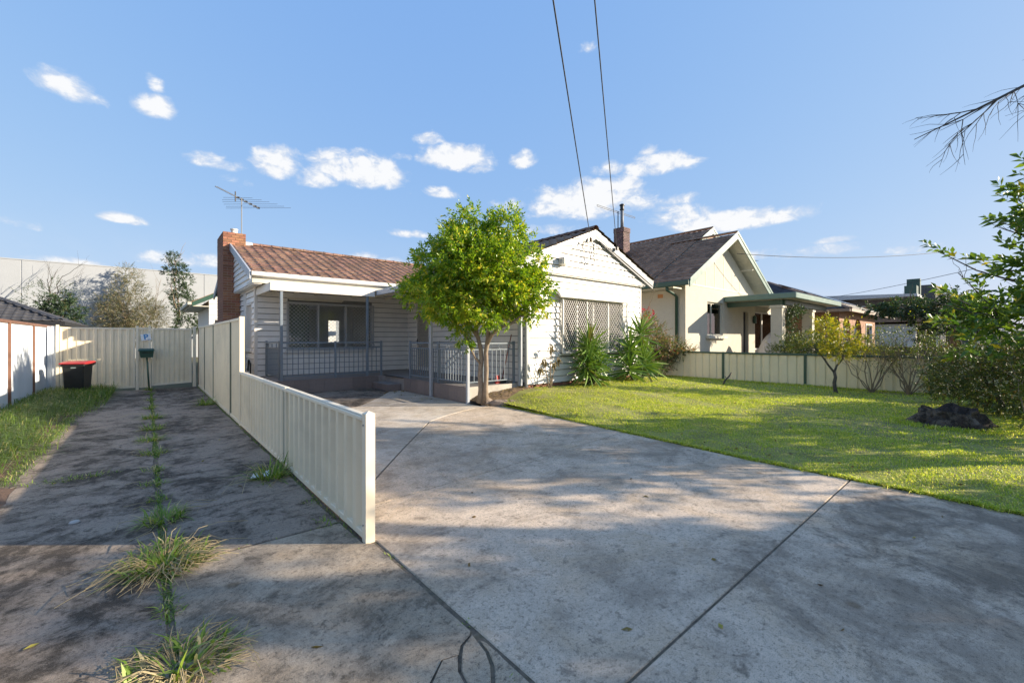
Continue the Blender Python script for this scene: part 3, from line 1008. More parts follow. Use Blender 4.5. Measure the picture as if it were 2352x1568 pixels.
MB().box(0.02, 0.10, -0.0055, -0.0045, -0.088, -0.072).build('sign_strip', M_SIGNB, None)
bpy.data.objects['sign_strip'].parent = sg
sg.rotation_euler = (0, R(-9), 0)

# letterbox on a leaning post
mbx = thing('letterbox', 'dark green metal letterbox leaning on a thin post in front of the gate', 'letterbox', (0.02, 16.45, 0))
MB().tube([(0.045, 16.45, -0.05), (-0.01, 16.45, 0.98)], 0.022, 8).build('post', M_GREEN, mbx, smooth=True)
b = MB()
prof = [(-0.17, 16.34, 0.95), (-0.17, 16.56, 0.95), (-0.19, 16.56, 1.14), (-0.19, 16.34, 1.14)]
b.hexa([(-0.15, 16.34, .95), (0.13, 16.34, .95), (0.13, 16.56, .95), (-0.15, 16.56, .95), (-0.18, 16.30, 1.14), (0.15, 16.30, 1.14), (0.15, 16.58, 1.14), (-0.18, 16.58, 1.14)])
b.build('box_body', M_GREEN, mbx, bevel=0.012)
MB().hexa([(-0.21, 16.26, 1.142), (0.17, 16.26, 1.142), (0.17, 16.60, 1.142), (-0.21, 16.60, 1.142), (-0.19, 16.30, 1.215), (0.15, 16.30, 1.215), (0.15, 16.58, 1.215), (-0.19, 16.58, 1.215)]).build('lid', M_GREEN, mbx, bevel=0.015)
MB().box(-0.13, 0.10, 16.288, 16.296, 1.085, 1.105).build('slot', M_BLACK, mbx)

# wheelie bin
bn = thing('wheelie_bin', 'black wheelie bin with a faded red lid standing in long grass by the gate', 'bin', (-1.36, 15.62, 0))
bx, by = -1.36, 15.62
b = MB().hexa([(bx - .18, by - .19, 0.03), (bx + .18, by - .19, 0.03), (bx + .18, by + .18, 0.03), (bx - .18, by + .18, 0.03),
               (bx - .215, by - .24, .845), (bx + .215, by - .24, .845), (bx + .215, by + .22, .845), (bx - .215, by + .22, .845)])
b.rot((bx, by), R(-18)).build('body', M_BLACKP, bn, bevel=0.02)
b = MB()
prof = [(-.29, 0.85), (-.31, 0.868), (-.30, 0.885), (-.10, 0.915), (.16, 0.925), (.30, 0.905), (.315, 0.885), (.30, 0.85)]
b.extrude([(bx - .255, by + y * .92, z) for (y, z) in prof], (0.51, 0, 0))
b.rot((bx, by), R(-18)).build('lid', M_REDP, bn, bevel=0.01)
b = MB().box(bx - .235, bx + .235, by - .26, by + .24, .80, .846)
b.rot((bx, by), R(-18)).build('rim', M_BLACKP, bn, bevel=0.01)
b = MB().tube([(bx - .22, by + .33, .84), (bx + .22, by + .33, .84)], 0.016, 8)
b.rot((bx, by), R(-18)).build('handle', M_BLACKP, bn)
for sx in (-1, 1):
    b = MB().tube([(bx + sx * .20, by + .22, .1), (bx + sx * .255, by + .22, .1)], 0.1, 14)
    b.rot((bx, by), R(-18)).build('wheel', M_RUBBER, bn)
b = MB().box(bx - .04, bx + .06, by - .236, by - .226, .755, .785)
b.rot((bx, by), R(-18)).build('label_plate', mat('faded_sticker', (0.25, 0.32, 0.33), 0.5), bn)


# green trimmed side fence on the right
gf = thing('green_trimmed_fence', 'low cream steel side fence with dark green rails and posts along the lawn', 'fence', (15.4, 4, 0))
GX = 15.40
ys = [-6.0, -3.5, -1.15, 1.25, 4.02, 6.48, 9.05, 11.4]
for a, b in zip(ys[:-1], ys[1:]):
    sheet(MB(), (GX, a + 0.03), (GX, b - 0.03), 0.06, 0.99, (1, 0), 0.253, 0.07, 0.03).build('sheet_panel', M_GCREAM, gf, recalc=False)
    MB().box(GX - 0.035, GX + 0.035, a + 0.036, b - 0.036, 0.98, 1.04).build('top_rail', M_GREEN, gf, bevel=0.006)
    MB().box(GX - 0.032, GX + 0.032, a + 0.036, b - 0.036, 0.0, 0.075).build('bottom_rail', M_GREEN, gf, bevel=0.005)
    s = a + 0.03 + 0.253 * 0.5
    st = MB()
for y in ys:
    MB().box(GX - 0.045, GX + 0.04, y - 0.034, y + 0.034, -0.06, 1.045).build('post', M_GREEN, gf, bevel=0.004)

# ================================================================== WHITE HOUSE
house = thing('white_house', 'single storey white weatherboard house with a terracotta tiled roof and a front gable', 'house', (7.4, 14.0, 0))


def wall_mesh(axis, const, n, s0, s1, z0, z1, openings, th=0.10):
    """backing wall with openings; axis 'x' runs along x at y=const. n = outward sign"""
    mb = MB()
    ops = sorted(openings)

    def blk(a, b, lo, hi):
        if b - a < 1e-4 or hi - lo < 1e-4:
            return
        c0, c1 = sorted((const, const - n * th))
        if axis == 'x':
            mb.box(a, b, c0, c1, lo, hi)
        else:
            mb.box(c0, c1, a, b, lo, hi)
    s = s0
    for (a, b, lo, hi) in ops:
        blk(s, a, z0, z1)
        blk(a, b, z0, lo)
        blk(a, b, hi, z1)
        s = b
    blk(s, s1, z0, z1)
    return mb


def board(parent, axis, const, n, a0, b0, a1, b1, z0, z1, m=None):
    """one lapped weatherboard: bottom edge a0..b0, top edge a1..b1"""
    ob, ot = const + n * 0.042, const + n * 0.012
    inn = const + n * 0.001
    if axis == 'x':
        p = [(a0, ob, z0), (b0, ob, z0), (b0, inn, z0), (a0, inn, z0), (a1, ot, z1), (b1, ot, z1), (b1, inn, z1), (a1, inn, z1)]
    else:
        p = [(ob, a0, z0), (ob, b0, z0), (inn, b0, z0), (inn, a0, z0), (ot, a1, z1), (ot, b1, z1), (inn, b1, z1), (inn, a1, z1)]
    MB().hexa(p).build('board', m or M_WB, parent)


def clad(parent, axis, const, n, s0, s1, z0, z1, openings, pitch=0.172):
    z = z0
    while z < z1 - 0.03:
        zt = min(z + pitch - 0.020, z1)
        ivs = [(s0, s1)]
        for (a, b, lo, hi) in openings:
            if lo < zt - 0.02 and hi > z + 0.02:
                nv = []
                for (p, q) in ivs:
                    if b <= p or a >= q:
                        nv.append((p, q))
                    else:
                        if a - p > 0.02:
                            nv.append((p, a))
                        if q - b > 0.02:
                            nv.append((b, q))
                ivs = nv
        for (p, q) in ivs:
            board(parent, axis, const, n, p, q, p, q, z, zt)
        z += pitch


def diamond_mesh(axis, const, s0, s1, z0, z1, pw, ph, t=0.006, d=0.006):
    """expanded-steel grille: crossing flat strips clipped to a rectangle"""
    mb = MB()
    k = ph / pw

    def P(s, z, off):
        return (s, const + off, z) if axis == 'x' else (const + off, s, z)
    for sgn in (1, -1):
        i = -int((z1 - z0) / ph) - 2
        while True:
            sA = s0 + i * pw if sgn > 0 else s1 - i * pw
            i += 1
            # line s = sA + sgn*(z - z0)/k
            zA, zB = z0, z1
            a, b = sA, sA + sgn * (z1 - z0) / k
            lo, hi = min(a, b), max(a, b)
            if sgn > 0 and lo > s1:
                break
            if sgn < 0 and hi < s0:
                break
            if hi < s0 or lo > s1:
                continue
            ta, tb = 0.0, 1.0
            for bound, side in ((s0, -1), (s1, 1)):
                fa, fb = (a - bound) * side, (b - bound) * side
                if fa > 0 and fb > 0:
                    ta = 2
                elif fa > 0:
                    ta = max(ta, fa / (fa - fb))
                elif fb > 0:
                    tb = min(tb, fa / (fa - fb))
            if ta >= tb:
                continue
            sa, sb = a + (b - a) * ta, a + (b - a) * tb
            za, zb = z0 + (z1 - z0) * ta, z0 + (z1 - z0) * tb
            up = (0, 1, 0) if axis == 'x' else (1, 0, 0)
            off = 0.004 * sgn
            mb.beam(P(sa, za, off), P(sb, zb, off), t, d, up)
    return mb


WBZ = 0.38
# --- recessed front wall under the porch roof
op1 = [(3.31, 6.02, 1.13, 2.64)]
w1 = wall_mesh('x', 14.6, -1, 2.45, 7.40, 0.05, 3.12, op1).build('wall', M_BACK, house)
clad(w1, 'x', 14.6, -1, 2.50, 7.395, WBZ, 3.10, op1)
# --- wall of the gable wing that faces the porch
op2 = [(12.93, 13.82, 0.40, 2.52)]
w2 = wall_mesh('y', 7.40, -1, 8.10, 14.495, 0.05, 3.3, op2).build('wall', M_BACK, house)
clad(w2, 'y', 7.40, -1, 8.06, 14.57, WBZ, 3.2, op2)
# --- gable front wall
op3 = [(8.60, 11.56, 1.12, 2.66)]
w3 = wall_mesh('x', 8.0, -1, 7.40, 12.55, 0.05, 3.30, op3).build('wall', M_BACK, house)
clad(w3, 'x', 8.0, -1, 7.45, 12.50, 0.325, 3.24, op3)
# --- left side wall
op4 = [(14.98, 15.92, 1.15, 2.60)]
w4 = wall_mesh('y', 2.45, -1, 14.7, 20.4, 0.05, 3.12, op4).build('wall', M_BACK, house)
clad(w4, 'y', 2.45, -1, 14.66, 20.4, WBZ, 3.10, op4)
# other walls close the body
MB().box(12.45, 12.55, 8.10, 20.4, 0.05, 3.3).box(2.45, 6.35, 20.4, 20.5, 0.05, 3.3).box(6.85, 12.55, 20.4, 20.5, 0.05, 3.3).box(6.35, 6.85, 20.4, 20.5, 0.05, 1.3).box(6.35, 6.85, 20.4, 20.5, 2.35, 3.3).build('rear_wall', M_WB, house)
# rooms: floor, ceiling, partition
MB().box(2.56, 12.44, 14.72, 20.38, 0.30, 0.34).box(7.51, 12.44, 8.12, 14.7, 0.30, 0.34).build('floor', mat('dark_timber_floor', (0.10, 0.065, 0.04), 0.5), house)
MB().box(2.56, 12.44, 14.72, 20.38, 3.0, 3.04).box(7.51, 12.44, 8.12, 14.7, 3.0, 3.04).build('ceiling', M_ROOM, house)
MB().box(7.45, 7.55, 14.72, 20.36, 0.34, 3.0).box(7.56, 12.44, 11.5, 11.6, 0.34, 3.0).box(4.3, 4.4, 16.6, 19.0, 0.34, 3.0).box(4.41, 4.9, 17.0, 17.1, 0.34, 2.6).build('partition_wall', M_ROOM, house)
# corner boards and trims
t = MB()
t.box(2.415, 2.50, 14.565, 14.65, 0.06, 3.12)
t.box(7.372, 7.452, 7.963, 8.055, 0.325, 3.24)
t.box(12.50, 12.58, 7.963, 8.055, 0.325, 3.24)
t.build('corner_board', M_WHITE, house, bevel=0.004)
t = MB().box(2.40, 2.447, 15.95, 16.35, 0.06, 3.0)
t.build('corner_trim', M_WHITE, house, bevel=0.004)


def window(axis, const, n, s0, s1, z0, z1, mull, wm, glass, setback=0.05, fw=0.05):
    fr = MB()

    def bx(mb, a, b, d0, d1, lo, hi):
        c0, c1 = sorted((const + n * d0, const + n * d1))
        if axis == 'x':
            mb.box(a, b, c0, c1, lo, hi)
        else:
            mb.box(c0, c1, a, b, lo, hi)
    d0, d1 = -0.09, 0.045
    bx(fr, s0 - 0.002, s0 + fw, d0, d1, z0, z1)
    bx(fr, s1 - fw, s1 + 0.002, d0, d1, z0, z1)
    bx(fr, s0 + fw, s1 - fw, d0, d1 - 0.003, z1 - fw, z1)
    bx(fr, s0 + fw, s1 - fw, d0, d1 - 0.003, z0, z0 + fw)
    w = fr.build('window', wm, house, bevel=0.003)
    edges = [s0 + fw] + list(mull) + [s1 - fw]
    mu = MB()
    for m_ in mull:
        bx(mu, m_ - 0.022, m_ + 0.022, -0.07, 0.01, z0 + fw, z1 - fw)
    if mull:
        mu.build('mullion', wm, w)
    for a, b in zip(edges[:-1], edges[1:]):
        pn = MB()
        bx(pn, a, b, -0.055, -0.051, z0 + fw, z1 - fw)
        pn.build('pane', glass, w)
    return w, bx


# recessed window with its dark diamond grille
wA, bxA = window('x', 14.6, -1, 3.31, 6.02, 1.13, 2.64, (4.22, 5.10), M_GREYM, M_GLASS)
sl = MB().box(3.24, 6.09, 14.50, 14.60, 1.055, 1.125)
sl.build('sill', M_WHITE, wA, bevel=0.006)
gA = diamond_mesh('x', 14.515, 3.30, 6.03, 1.15, 2.63, 0.118, 0.118, 0.010, 0.008).build('security_grille', M_MESH, house)
f = MB()
for (a, b, lo, hi) in ((3.27, 3.31, 1.13, 2.66), (6.02, 6.06, 1.13, 2.66), (3.31, 6.02, 2.62, 2.66), (3.31, 6.02, 1.13, 1.17), (4.20, 4.235, 1.17, 2.62), (5.08, 5.115, 1.17, 2.62)):
    f.box(a, b, 14.495, 14.535, lo, hi)
f.build('grille_frame', M_GREYM, gA, bevel=0.003)
f = MB()
n_ = 36
for k in range(n_):     # heavy drape gathered at the left of the room
    pass
cv = []
for k in range(25):
    cv.append((3.36 + k * 0.028, 14.85 + 0.03 * math.sin(k * 1.6), 0.6))
mb = MB()
for k in range(24):
    (x0, y0, z), (x1, y1, _) = cv[k], cv[k + 1]
    mb.add([(x0, y0, 0.6), (x1, y1, 0.6), (x1, y1, 2.7), (x0, y0, 2.7)], [(0, 1, 2, 3)])
mb.build('curtain', mat('green_grey_curtain', (0.20, 0.24, 0.21), 0.8), house, smooth=True)
# gable window: white frame, white vertical blinds, pale grille standing proud
wB, bxB = window('x', 8.0, -1, 8.60, 11.56, 1.12, 2.66, (9.35, 10.08, 10.82), M_WHITE, M_GLASS)
mb = MB()
k = 0
x = 8.66
while x < 11.50:
    a = 0.035 + 0.012 * math.sin(k * 2.1)
    mb.hexa([(x, 8.14 - a, 1.16), (x + 0.075, 8.14 + a, 1.16), (x + 0.077, 8.142 + a, 1.16), (x + 0.002, 8.142 - a, 1.16),
             (x, 8.14 - a, 2.66), (x + 0.075, 8.14 + a, 2.66), (x + 0.077, 8.142 + a, 2.66), (x + 0.002, 8.142 - a, 2.66)])
    x += 0.088
    k += 1
mb.build('vertical_blind', M_BLIND, house)
gB = diamond_mesh('x', 7.845, 8.60, 11.56, 1.14, 2.66, 0.086, 0.135, 0.008, 0.008).build('security_grille', M_WHITE, house)
f = MB()
for (a, b, lo, hi) in ((8.56, 8.60, 1.10, 2.69), (11.56, 11.60, 1.10, 2.69), (8.60, 11.56, 2.655, 2.69), (8.60, 11.56, 1.10, 1.135), (9.575, 9.605, 1.135, 2.655), (10.565, 10.595, 1.135, 2.655)):
    f.box(a, b, 7.825, 7.862, lo, hi)
for z in (1.2, 1.85, 2.5):
    for x in (8.57, 11.57):
        f.box(x, x + 0.02, 7.863, 7.972, z, z + 0.02)
f.build('grille_frame', M_WHITE, gB, bevel=0.003)
MB().box(8.52, 11.64, 7.90, 7.972, 1.05, 1.095).build('sill', M_WHITE, wB, bevel=0.006)
# hood over the gable window, with its side arms
prof = [(7.972, 2.79), (7.93, 2.80), (7.82, 2.77), (7.745, 2.71), (7.715, 2.635), (7.725, 2.615), (7.76, 2.615), (7.775, 2.65), (7.83, 2.71), (7.972, 2.735)]
hd = MB().extrude([(8.36, y, z) for (y, z) in prof], (3.18, 0, 0)).build('awning_hood', mat('warm_white_awning', (0.66, 0.64, 0.60), 0.45, 0.05, 4, dirt=0.1, dirt_col=(0.4, 0.38, 0.33)), house, bevel=0.004)
for x in (8.47, 11.64):
    MB().tube([(x, 7.965, 1.55), (x, 7.90, 1.6), (x, 7.87, 2.1), (x, 7.80, 2.55), (x, 7.76, 2.64)], 0.009, 6).tube([(x, 7.965, 2.05), (x, 7.875, 2.05)], 0.008, 6).build('awning_arm', M_GALV, hd)
# left side wall window
wC, bxC = window('y', 2.45, -1, 14.98, 15.92, 1.15, 2.60, (15.45,), M_WHITE, M_GLASS2)
MB().box(2.37, 2.42, 14.93, 15.97, 1.09, 1.145).build('sill', M_WHITE, wC, bevel=0.005)

# --- security door on the side wall
dr = MB()
for (a, b, lo, hi) in ((12.93, 12.98, .40, 2.52), (13.77, 13.82, .40, 2.52), (12.98, 13.77, 2.46, 2.52), (12.98, 13.77, .40, 0.52)):
    dr.box(7.35, 7.40, a, b, lo, hi)
dd = dr.build('door', M_WHITE, house, bevel=0.003)
diamond_mesh('y', 7.375, 12.985, 13.765, 0.53, 2.45, 0.062, 0.098, 0.012, 0.008).build('security_mesh', mat('cream_security_mesh', (0.60, 0.56, 0.50), 0.5), dd)
MB().box(7.45, 7.49, 12.99, 13.76, 0.40, 2.46).build('door_leaf', mat('dark_brown_door', (0.05, 0.03, 0.022), 0.5), dd)
MB().box(7.335, 7.349, 13.725, 13.755, 1.32, 1.50).tube([(7.34, 13.74, 1.42), (7.29, 13.74, 1.42), (7.285, 13.66, 1.42)], 0.01, 6).build('handle', M_BLACK, dd)

# --- brick base of the gable wall: separate bricks
base = MB().box(7.42, 12.53, 8.005, 8.08, -0.05, 0.322).build('brick_base', M_MORTAR, house)
bmesh_brick = MB().box(0, 0.225, 0, 0.05, 0, 0.074).mesh('brick', M_BRICK)
for c in range(4):
    z = -0.03 + c * 0.086
    x = 7.425 - (c % 2) * 0.117
    while x < 12.5:
        piece('brick', bmesh_brick, base, (max(x, 7.425), 7.992, z))
        x += 0.235

# --- upper gable: boards cut to the roof line, standing a little proud
GXC, GAP = 9.95, 4.69          # ridge x and barge top height
SLP = 0.402
gy = 7.90
ga = MB()
ga.extrude([(7.35, gy, 3.30), (12.60, gy, 3.30), (12.60, gy, 3.47), (GXC, gy, 4.58), (7.35, gy, 3.50)], (0, 0.10, 0))
wg = ga.build('wall', M_BACK, house)
z = 3.33
while z < 4.55:
    zt = z + 0.152
    hw0 = (4.60 - z) / SLP
    hw1 = max((4.60 - zt) / SLP, 0.01)
    a0, b0 = max(7.34, GXC - hw0), min(12.61, GXC + hw0)
    a1, b1 = max(7.34, GXC - hw1), min(12.61, GXC + hw1)
    board(wg, 'x', gy, -1, a0, b0, a1, b1, z, zt)
    z += 0.172
MB().box(7.30, 12.65, 7.855, 7.965, 3.255, 3.328).box(7.33, 12.62, 7.885, 7.96, 3.225, 3.254).build('gable_ledge', M_WHITE, house, bevel=0.006)
# louvred vent by the ridge and a boxed vent lower left
vt = MB().box(9.93, 10.24, 7.856, 7.872, 4.03, 4.28)
for k in range(3):
    vt.box(9.965 + k * 0.09, 10.02 + k * 0.09, 7.846, 7.857, 4.05, 4.26)
vt.build('wall_vent', M_WHITE, house)
vb = MB().box(8.42, 8.64, 7.66, 7.874, 3.50, 3.69).build('vent_box', M_WHITE, house, bevel=0.008)
for (a, b) in ((8.445, 8.515), (8.545, 8.615)):
    for k in range(6):
        MB().box(a, b, 7.652, 7.661, 3.525 + k * 0.024, 3.54 + k * 0.024).build('louvre', M_GREYM, vb)
MB().box(8.412, 8.421, 7.74, 7.80, 3.54, 3.64).build('side_port', M_GREYM, vb)


# --- barges of the front gable
for sgn, xe in ((-1, 6.95), (1, 13.0)):
    ze = GAP - abs(xe - GXC) * (SLP if sgn > 0 else SLP)
    mb = MB()
    mb.hexa([(GXC, 7.775, GAP - 0.20), (xe, 7.775, ze - 0.20), (xe, 7.80, ze - 0.20), (GXC, 7.80, GAP - 0.20),
             (GXC, 7.775, GAP), (xe, 7.775, ze), (xe, 7.80, ze), (GXC, 7.80, GAP)])
    br = mb.build('barge_board', M_BARGE, house)
    mb = MB().hexa([(GXC, 7.79, GAP - 0.275), (xe, 7.79, ze - 0.275), (xe, 7.82, ze - 0.275), (GXC, 7.82, GAP - 0.275),
                    (GXC, 7.79, GAP - 0.2), (xe, 7.79, ze - 0.2), (xe, 7.82, ze - 0.2), (GXC, 7.82, GAP - 0.2)])
    mb.build('barge_strip', M_BARGE, br)
    sc = MB()
    for q in (0.06, 0.25, 0.45, 0.65, 0.85):
        for dz in (0.05, 0.16):
            xx = GXC + (xe - GXC) * q
            zz = GAP + (ze - GAP) * q - dz
            sc.tube([(xx, 7.775, zz), (xx, 7.768, zz)], 0.009, 6)
    sc.build('screw', M_GALV, br)
MB().box(GXC - 0.008, GXC + 0.008, 7.765, 7.7745, GAP - 0.2, GAP - 0.01).build('apex_cover', M_GREYT, house)


# --- roofs
def roof_tile_mesh(m, w=0.30, L=0.40, name='tile'):
    """interlocking tile: a flat pan with a roll at one side and a thick front lip"""
    xs = [0, 0.03, 0.06, 0.09, 0.125, w * 0.72, w * 0.9, w + 0.008]
    hs = [0.0, 0.026, 0.036, 0.026, 0.004, 0.0, 0.003, 0.018]
    n = len(xs)
    vs = [(x, 0.0, h + 0.034) for x, h in zip(xs, hs)] + [(x, L, h + 0.010) for x, h in zip(xs, hs)] + [(x, 0.0, h + 0.008) for x, h in zip(xs, hs)]
    fs = [(i, i + 1, n + i + 1, n + i) for i in range(n - 1)] + [(2 * n + i, 2 * n + i + 1, i + 1, i) for i in range(n - 1)]
    me = bpy.data.meshes.new(name)
    me.from_pydata(vs, [], fs)
    me.materials.append(m)
    return me


def slope_frame(eave, along, up):
    """matrix with columns: along the eave, up the slope, normal"""
    a, u = Vector(along).normalized(), Vector(up).normalized()
    n = a.cross(u)
    return Matrix((a, u, n)).transposed(), Vector(eave)


def joined_tiles(name, parent, m, eave, along, up, ncol, nrow, w=0.30, exp=0.33, clip=None, jitter=0.012):
    """tiles of a whole slope as one mesh"""
    M, e = slope_frame(eave, along, up)
    xs = [0, 0.05, 0.10, w * 0.6, w]
    hs = [0.006, 0.038, 0.012, 0.0, 0.012]
    V, F = [], []
    for r in range(nrow):
        for c in range(ncol):
            p = e + M @ Vector((c * w + w / 2, r * exp + exp / 2, 0))
            if clip and not clip(p):
                continue
            b = len(V)
            jl = rnd.uniform(-jitter, jitter)
            for x, h in zip(xs, hs):
                V.append(tuple(e + M @ Vector((c * w + x, r * exp + jl, h + 0.036))))
            for x, h in zip(xs, hs):
                V.append(tuple(e + M @ Vector((c * w + x, (r + 1) * exp + 0.05, h + 0.006))))
            for x, h in zip(xs, hs):
                V.append(tuple(e + M @ Vector((c * w + x, r * exp + jl, h + 0.004))))
            k = len(xs)
            for i in range(k - 1):
                F.append((b + i, b + i + 1, b + k + i + 1, b + k + i))
                F.append((b + 2 * k + i, b + 2 * k + i + 1, b + i + 1, b + i))
    return np_mesh(name, np.array(V), np.array(F), m, parent, 'stuff')


# main roof: eave along x
EY, EZ, RY, RZ = 13.55, 3.36, 17.6, 4.82
rf = MB()
rf.extrude([(2.16, EY, EZ - 0.03), (2.16, RY, RZ - 0.03), (2.16, 21.65, EZ - 0.03), (2.16, 21.65, EZ - 0.06), (2.16, RY, RZ - 0.06), (2.16, EY, EZ - 0.06)], (10.7, 0, 0))
roof = rf.build('roof', M_DARK, house)
tm = roof_tile_mesh(M_TILE)
Mx, e0 = slope_frame((2.16, EY, EZ), (1, 0, 0), (0, RY - EY, RZ - EZ))
q4 = Mx.to_4x4()
eul = Mx.to_euler()
for r in range(13):
    for c in range(23):
        p = e0 + Mx @ Vector((c * 0.30 + rnd.uniform(-0.004, 0.004), r * 0.331 + rnd.uniform(-0.012, 0.012) - 0.03, rnd.uniform(0, 0.008)))
        o = piece('tile', tm, roof, p, Matrix.Rotation(rnd.uniform(-0.012, 0.012), 3, 'Z').to_euler())
        o.rotation_euler = (Mx @ Matrix.Rotation(rnd.uniform(-0.014, 0.014), 3, 'Z')).to_euler()
joined_tiles('roof_tiling', roof, M_TILE, (2.16 + 23 * 0.30, EY, EZ), (1, 0, 0), (0, RY - EY, RZ - EZ), 13, 13, clip=lambda p: p.x > 12.9 or p.z > GAP - SLP * abs(p.x - GXC))
rtm = MB()
rt = []
for k in range(9):
    t_ = math.pi * k / 8
    rt.append((0.0, math.cos(t_) * 0.115, math.sin(t_) * 0.095 - 0.015))
vs = [(0.0, y, z) for _, y, z in rt] + [(0.36, y * 0.93, z * 0.93) for _, y, z in rt] + [(0.40, y * 1.03, z * 1.03 + .002) for _, y, z in rt] + [(0.34, y * 1.03, z * 1.03 + .002) for _, y, z in rt]
n = 9
fs = [(i, i + 1, n + i + 1, n + i) for i in range(n - 1)] + [(2 * n + i, 2 * n + i + 1, 3 * n + i + 1, 3 * n + i) for i in range(n - 1)] + [(n + i, n + i + 1, 2 * n + i + 1, 2 * n + i) for i in range(n - 1)]
rme = bpy.data.meshes.new('ridge_tile')
rme.from_pydata(vs, [], fs)
rme.materials.append(M_TILE)
for k in range(19):
    piece('ridge_tile', rme, roof, (2.75 + k * 0.365, RY, RZ + 0.035), (0, R(rnd.uniform(-0.7, 0.7)), 0))
MB().box(2.3, 2.85, RY - 0.16, RY + 0.14, RZ - 0.05, RZ + 0.10).build('chimney_flashing', mat('pale_lead_flashing', (0.55, 0.55, 0.53), 0.5), roof, bevel=0.03)

# gable wing roof: ridge along y
gr_ = MB()
ty = 0.03
zl = GAP - (GXC - 6.95) * SLP
zr = GAP - (13.0 - GXC) * SLP
gr_.extrude([(6.95, 7.8, zl - 0.01), (GXC, 7.8, GAP - 0.01), (13.0, 7.8, zr - 0.01), (13.0, 7.8, zr - 0.05), (GXC, 7.8, GAP - 0.05), (6.95, 7.8, zl - 0.05)], (0, 9.6, 0))
groof = gr_.build('roof', M_DARK, house)
joined_tiles('roof_tiling', groof, M_DTILE, (6.95, 17.3, zl), (0, -1, 0), (GXC - 6.95, 0, GAP - zl), 32, 10)
joined_tiles('roof_tiling', groof, M_DTILE, (13.0, 7.72, zr), (0, 1, 0), (GXC - 13.0, 0, GAP - zr), 32, 10)
for k in range(26):
    piece('ridge_tile', rme, groof, (GXC, 7.78 + k * 0.365, GAP + 0.05), (0, R(rnd.uniform(-0.5, 0.5)), R(90)))

# gutters, fascia, soffits of the main roof
gt = [(13.56, 3.33), (13.42, 3.36), (13.405, 3.35), (13.42, 3.25), (13.45, 3.235), (13.56, 3.235)]
MB().extrude([(2.16, y, z) for (y, z) in gt], (4.85, 0, 0)).build('gutter', M_WHITE, house, bevel=0.004)
MB().box(2.20, 7.0, 13.562, 13.60, 3.06, 3.30).build('fascia', M_CREAMP, house)
MB().box(2.22, 7.39, 13.602, 14.57, 3.10, 3.13).build('soffit', M_CREAMP, house)
# left gable end over the side wall: boards, soffit box and grey barge
lx = 2.26
lg = MB().extrude([(lx, 13.60, 3.06), (lx, 21.5, 3.06), (lx, 21.5, 3.32), (lx, RY, 4.74), (lx, 13.60, 3.30)], (0.10, 0, 0)).build('wall', M_WB, house)
z = 3.07
sl_ = (RZ - EZ) / (RY - EY)
while z < 4.7:
    zt = z + 0.152
    a0, a1 = RY - (4.76 - z) / sl_, RY - (4.76 - zt) / sl_
    a0, a1 = max(a0, 13.60), min(max(a1, 13.60), RY - 0.01)
    board(lg, 'y', lx, -1, a0, RY + (RY - a0) * 0.95, a1, RY + (RY - a1) * 0.95, z, zt)
    z += 0.172
MB().box(2.24, 2.44, 13.60, 21.4, 3.03, 3.058).build('soffit', M_WHITE, house)
for (ya, yb) in ((EY - 0.10, RY), (21.75, RY)):
    za, zb = EZ - 0.02, RZ + 0.06
    MB().hexa([(2.11, ya, za - 0.20), (2.155, ya, za - 0.20), (2.155, yb, zb - 0.20), (2.11, yb, zb - 0.20),
               (2.11, ya, za + 0.03), (2.155, ya, za + 0.03), (2.155, yb, zb + 0.03), (2.11, yb, zb + 0.03)]).build('barge_board', M_GREYT, house)
# gutter end on the right of the front gable, downpipe on its left
MB().box(12.97, 13.10, 7.82, 17.0, zr - 0.10, zr + 0.02).build('gutter', M_WHITE, house, bevel=0.01)
MB().tube([(7.30, 7.94, 0.16), (7.30, 7.94, 2.1), (7.30, 7.99, 3.2)], 0.036, 10).tube([(7.30, 7.94, 1.92), (7.30, 7.94, 1.99)], 0.046, 10).build('downpipe', M_GREYT, house, smooth=True)

# --- red brick chimney on the left: separate bricks on the faces one can see
CX0, CX1, CY0, CY1, CZ = 1.93, 2.58, 17.1, 18.66, 5.12
ch = MB().box(CX0 + 0.012, 2.40, CY0 + 0.012, CY1 - 0.012, -0.05, 3.0).box(CX0 + 0.012, CX1 - 0.012, CY0 + 0.012, CY1 - 0.012, 3.0, CZ - 0.01).build('chimney', M_MORTAR, house)
bm1 = MB().box(0, 0.228, 0, 0.05, 0, 0.073).mesh('brick', M_BRICK)
bm2 = MB().box(0, 0.108, 0, 0.05, 0, 0.073).mesh('brick', M_BRICK)
side = MB()
ncourse = int((CZ + 0.02) / 0.0855)
nb = 0
for c in range(ncourse):
    z = CZ - (c + 1) * 0.0855
    if z < 1.1:
        break
    xr = CX1 if z > 3.05 else 2.42
    x = CX0 if c % 2 else CX0 - 0.119
    while x < xr - 0.03:
        xa = max(x, CX0)
        xb = min(x + 0.228, xr)
        if xb - xa > 0.04:
            o = piece('brick', bm1, ch, (xa, CY0 - rnd.uniform(0.0, 0.004), z), None, ((xb - xa) / 0.228, 1, 1))
            nb += 1
        x += 0.238
    y = CY0 + 0.052 if c % 2 else CY0 + 0.052 - 0.119
    while y < CY1 - 0.03:
        ya, yb = max(y, CY0 + 0.052), min(y + 0.228, CY1)
        if yb - ya > 0.03:
            dx = rnd.uniform(0, 0.004)
            side.box(CX0 - dx, CX0 + 0.05, ya, yb, z, z + 0.073)
        y += 0.238
for c in range(12):
    z = CZ - (c + 1) * 0.0855
    y = CY0 + 0.052
    while y < CY1 - 0.03:
        side.box(CX1 - 0.05, CX1, y, min(y + 0.228, CY1), z, z + 0.073)
        y += 0.238
side.build('side_bricks', M_BRICK, ch, kind='stuff')
